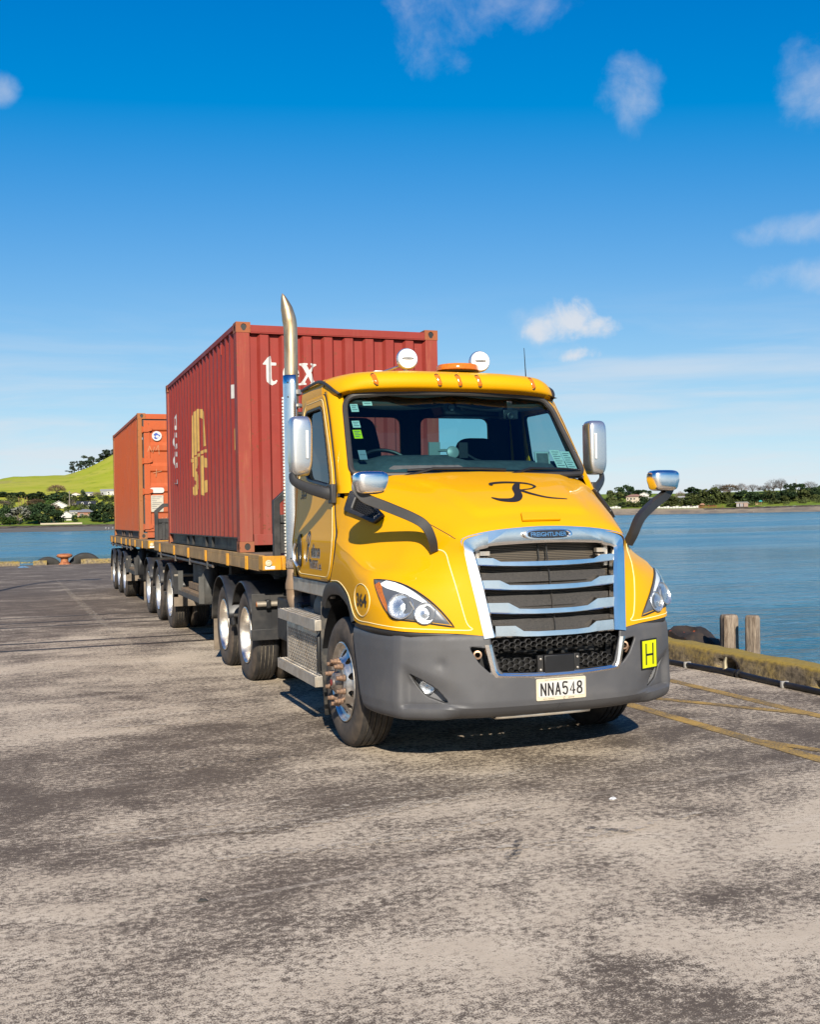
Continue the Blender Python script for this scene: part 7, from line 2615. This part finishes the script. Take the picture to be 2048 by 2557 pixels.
lp(MB().prism([(-1.6, 3.9), (1.9, 3.9), (1.2, 5.0), (.2, 5.3), (-.9, 5.0)], (0, -.6, 0), (1, 0, 0), (0, 0, 1), (0, 2.8, 0)), 'roof', TEAL, pg)
m = MB().grid([[(1.2, .2, 2.0), (1.2, 1.2, 2.0)], [(2.4, .2, 1.3), (2.4, 1.2, 1.3)], [(4.2, .2, .35), (4.2, 1.2, .35)], [(4.9, .2, .3), (4.9, 1.2, .3)]])
lp(m, 'slide', simple('slide_plastic', (.45, .68, .60), .4), pg)
p = polar_pt(.6245, 1096, 3.4)
rp = empty('climbing_structure', p, 'long red timber play frame with a small roof by the beach', 'play frame', rz=-.6245)
REDP = simple('red_timber', (.36, .06, .035), .7, var=.2)
m = MB()
for k in range(12):
    x = -8.5+k*1.6
    m.box(x-.13, x+.13, 0, .26, 0, 2.6 if k % 3 else 3.4)
m.box(-8.5, 9.2, .05, .2, 2.2, 2.45); m.box(-8.5, 9.2, .05, .2, 1.1, 1.3); m.box(-7, -2.5, .0, 2.4, 1.2, 1.4)
for x in (11, 13.5, 15):
    m.tube([(x-.8, .1, 0), (x, .1, 3.0), (x+.8, .1, 0)], .13, 5)
lp(m, 'frame', REDP, rp)
lp(MB().prism([(-7.4, 3.5), (-2.2, 3.5), (-3.6, 4.9), (-6.0, 4.9)], (0, -.4, 0), (1, 0, 0), (0, 0, 1), (0, 3.2, 0)), 'roof', RT_, rp)
for k, (a, r, h, lb) in enumerate(((.0317+.012, 735, 11.0, 'slim wooden power pole among the houses on the left hillside'), (.7003, 1285, 15, 'pale mast standing above the trees on the right skyline'))):
    zz = ground_left(a, r) if a < .3 else ground_right(a, r)
    m = MB().tube([polar_pt(a, r, zz), polar_pt(a, r, zz+h)], .28, 6)
    p0 = polar_pt(a, r, zz+h*.9)
    m.obox(p0, (1.2, 0, 0), (0, .1, 0), (0, 0, .12))
    top(m, 'utility_pole', simple('pole_timber' if k == 0 else 'pole_pale', (.30, .26, .22) if k == 0 else (.55, .54, .52), .8), lb, 'pole')
m = MB().box(-11, 11, 0, .3, 0, .9)
o = top(m, 'garden_wall', HC_, 'long pale garden wall along the lawn of the left shore', 'wall')
o.location = polar_pt(.0365, 622, .5); o.rotation_euler = (0, 0, -.0365)
for k, (a, lo, hi, lb) in enumerate(((.536, -14, 14, 'left stretch of white fence behind the beach'), (.594, -18, 12, 'middle stretch of white fence behind the beach'), (.612, -9, 6, 'right stretch of white fence behind the beach'))):
    o = empty('white_fence', polar_pt(a, 1100, ground_right(a, 1100)), lb, 'fence', 'white fences behind the far beach', -a)
    for j in range(int((hi-lo)/3)):
        p_ = MB().box(lo+j*3+.1, lo+j*3+2.8, 0, .25, 0, 2.0+.5*math.sin(j*2.1)).build('panel', HW_, None)
        p_.parent = o
GULL = simple('gull_white', (.8, .8, .8), .7)
for k, (a, r, lb) in enumerate(((.0745, 470, 'white gull on the mud flat, first from the left'), (.077, 462, 'white gull on the mud flat, second from the left'), (.0805, 475, 'white gull on the mud flat, nearest the container'), (.664, 1056, 'white bird at the water line of the right beach'))):
    m = MB().grid(superbox((0, 0, .5), .13, .32, .13, 1, 1, 8, 10), closed=True)
    m.grid(superbox((0, -.3, .68), .08, .10, .08, 1, 1, 6, 8), closed=True)
    m.cyl((.05, 0, 0), (.05, 0, .4), .03, 5); m.cyl((-.05, 0, 0), (-.05, 0, .4), .03, 5)
    m.lathe([(.05, 0), (.0001, .18)], (0, -.39, .68), (0, -1, -.1), 6)
    o = top(m, 'gull', GULL, lb, 'bird', 'gulls on the tidal flats', angle=60)
    o.location = polar_pt(a, r, ground_left(a, r)+.02 if a < .3 else ground_right(a, r)+.1)
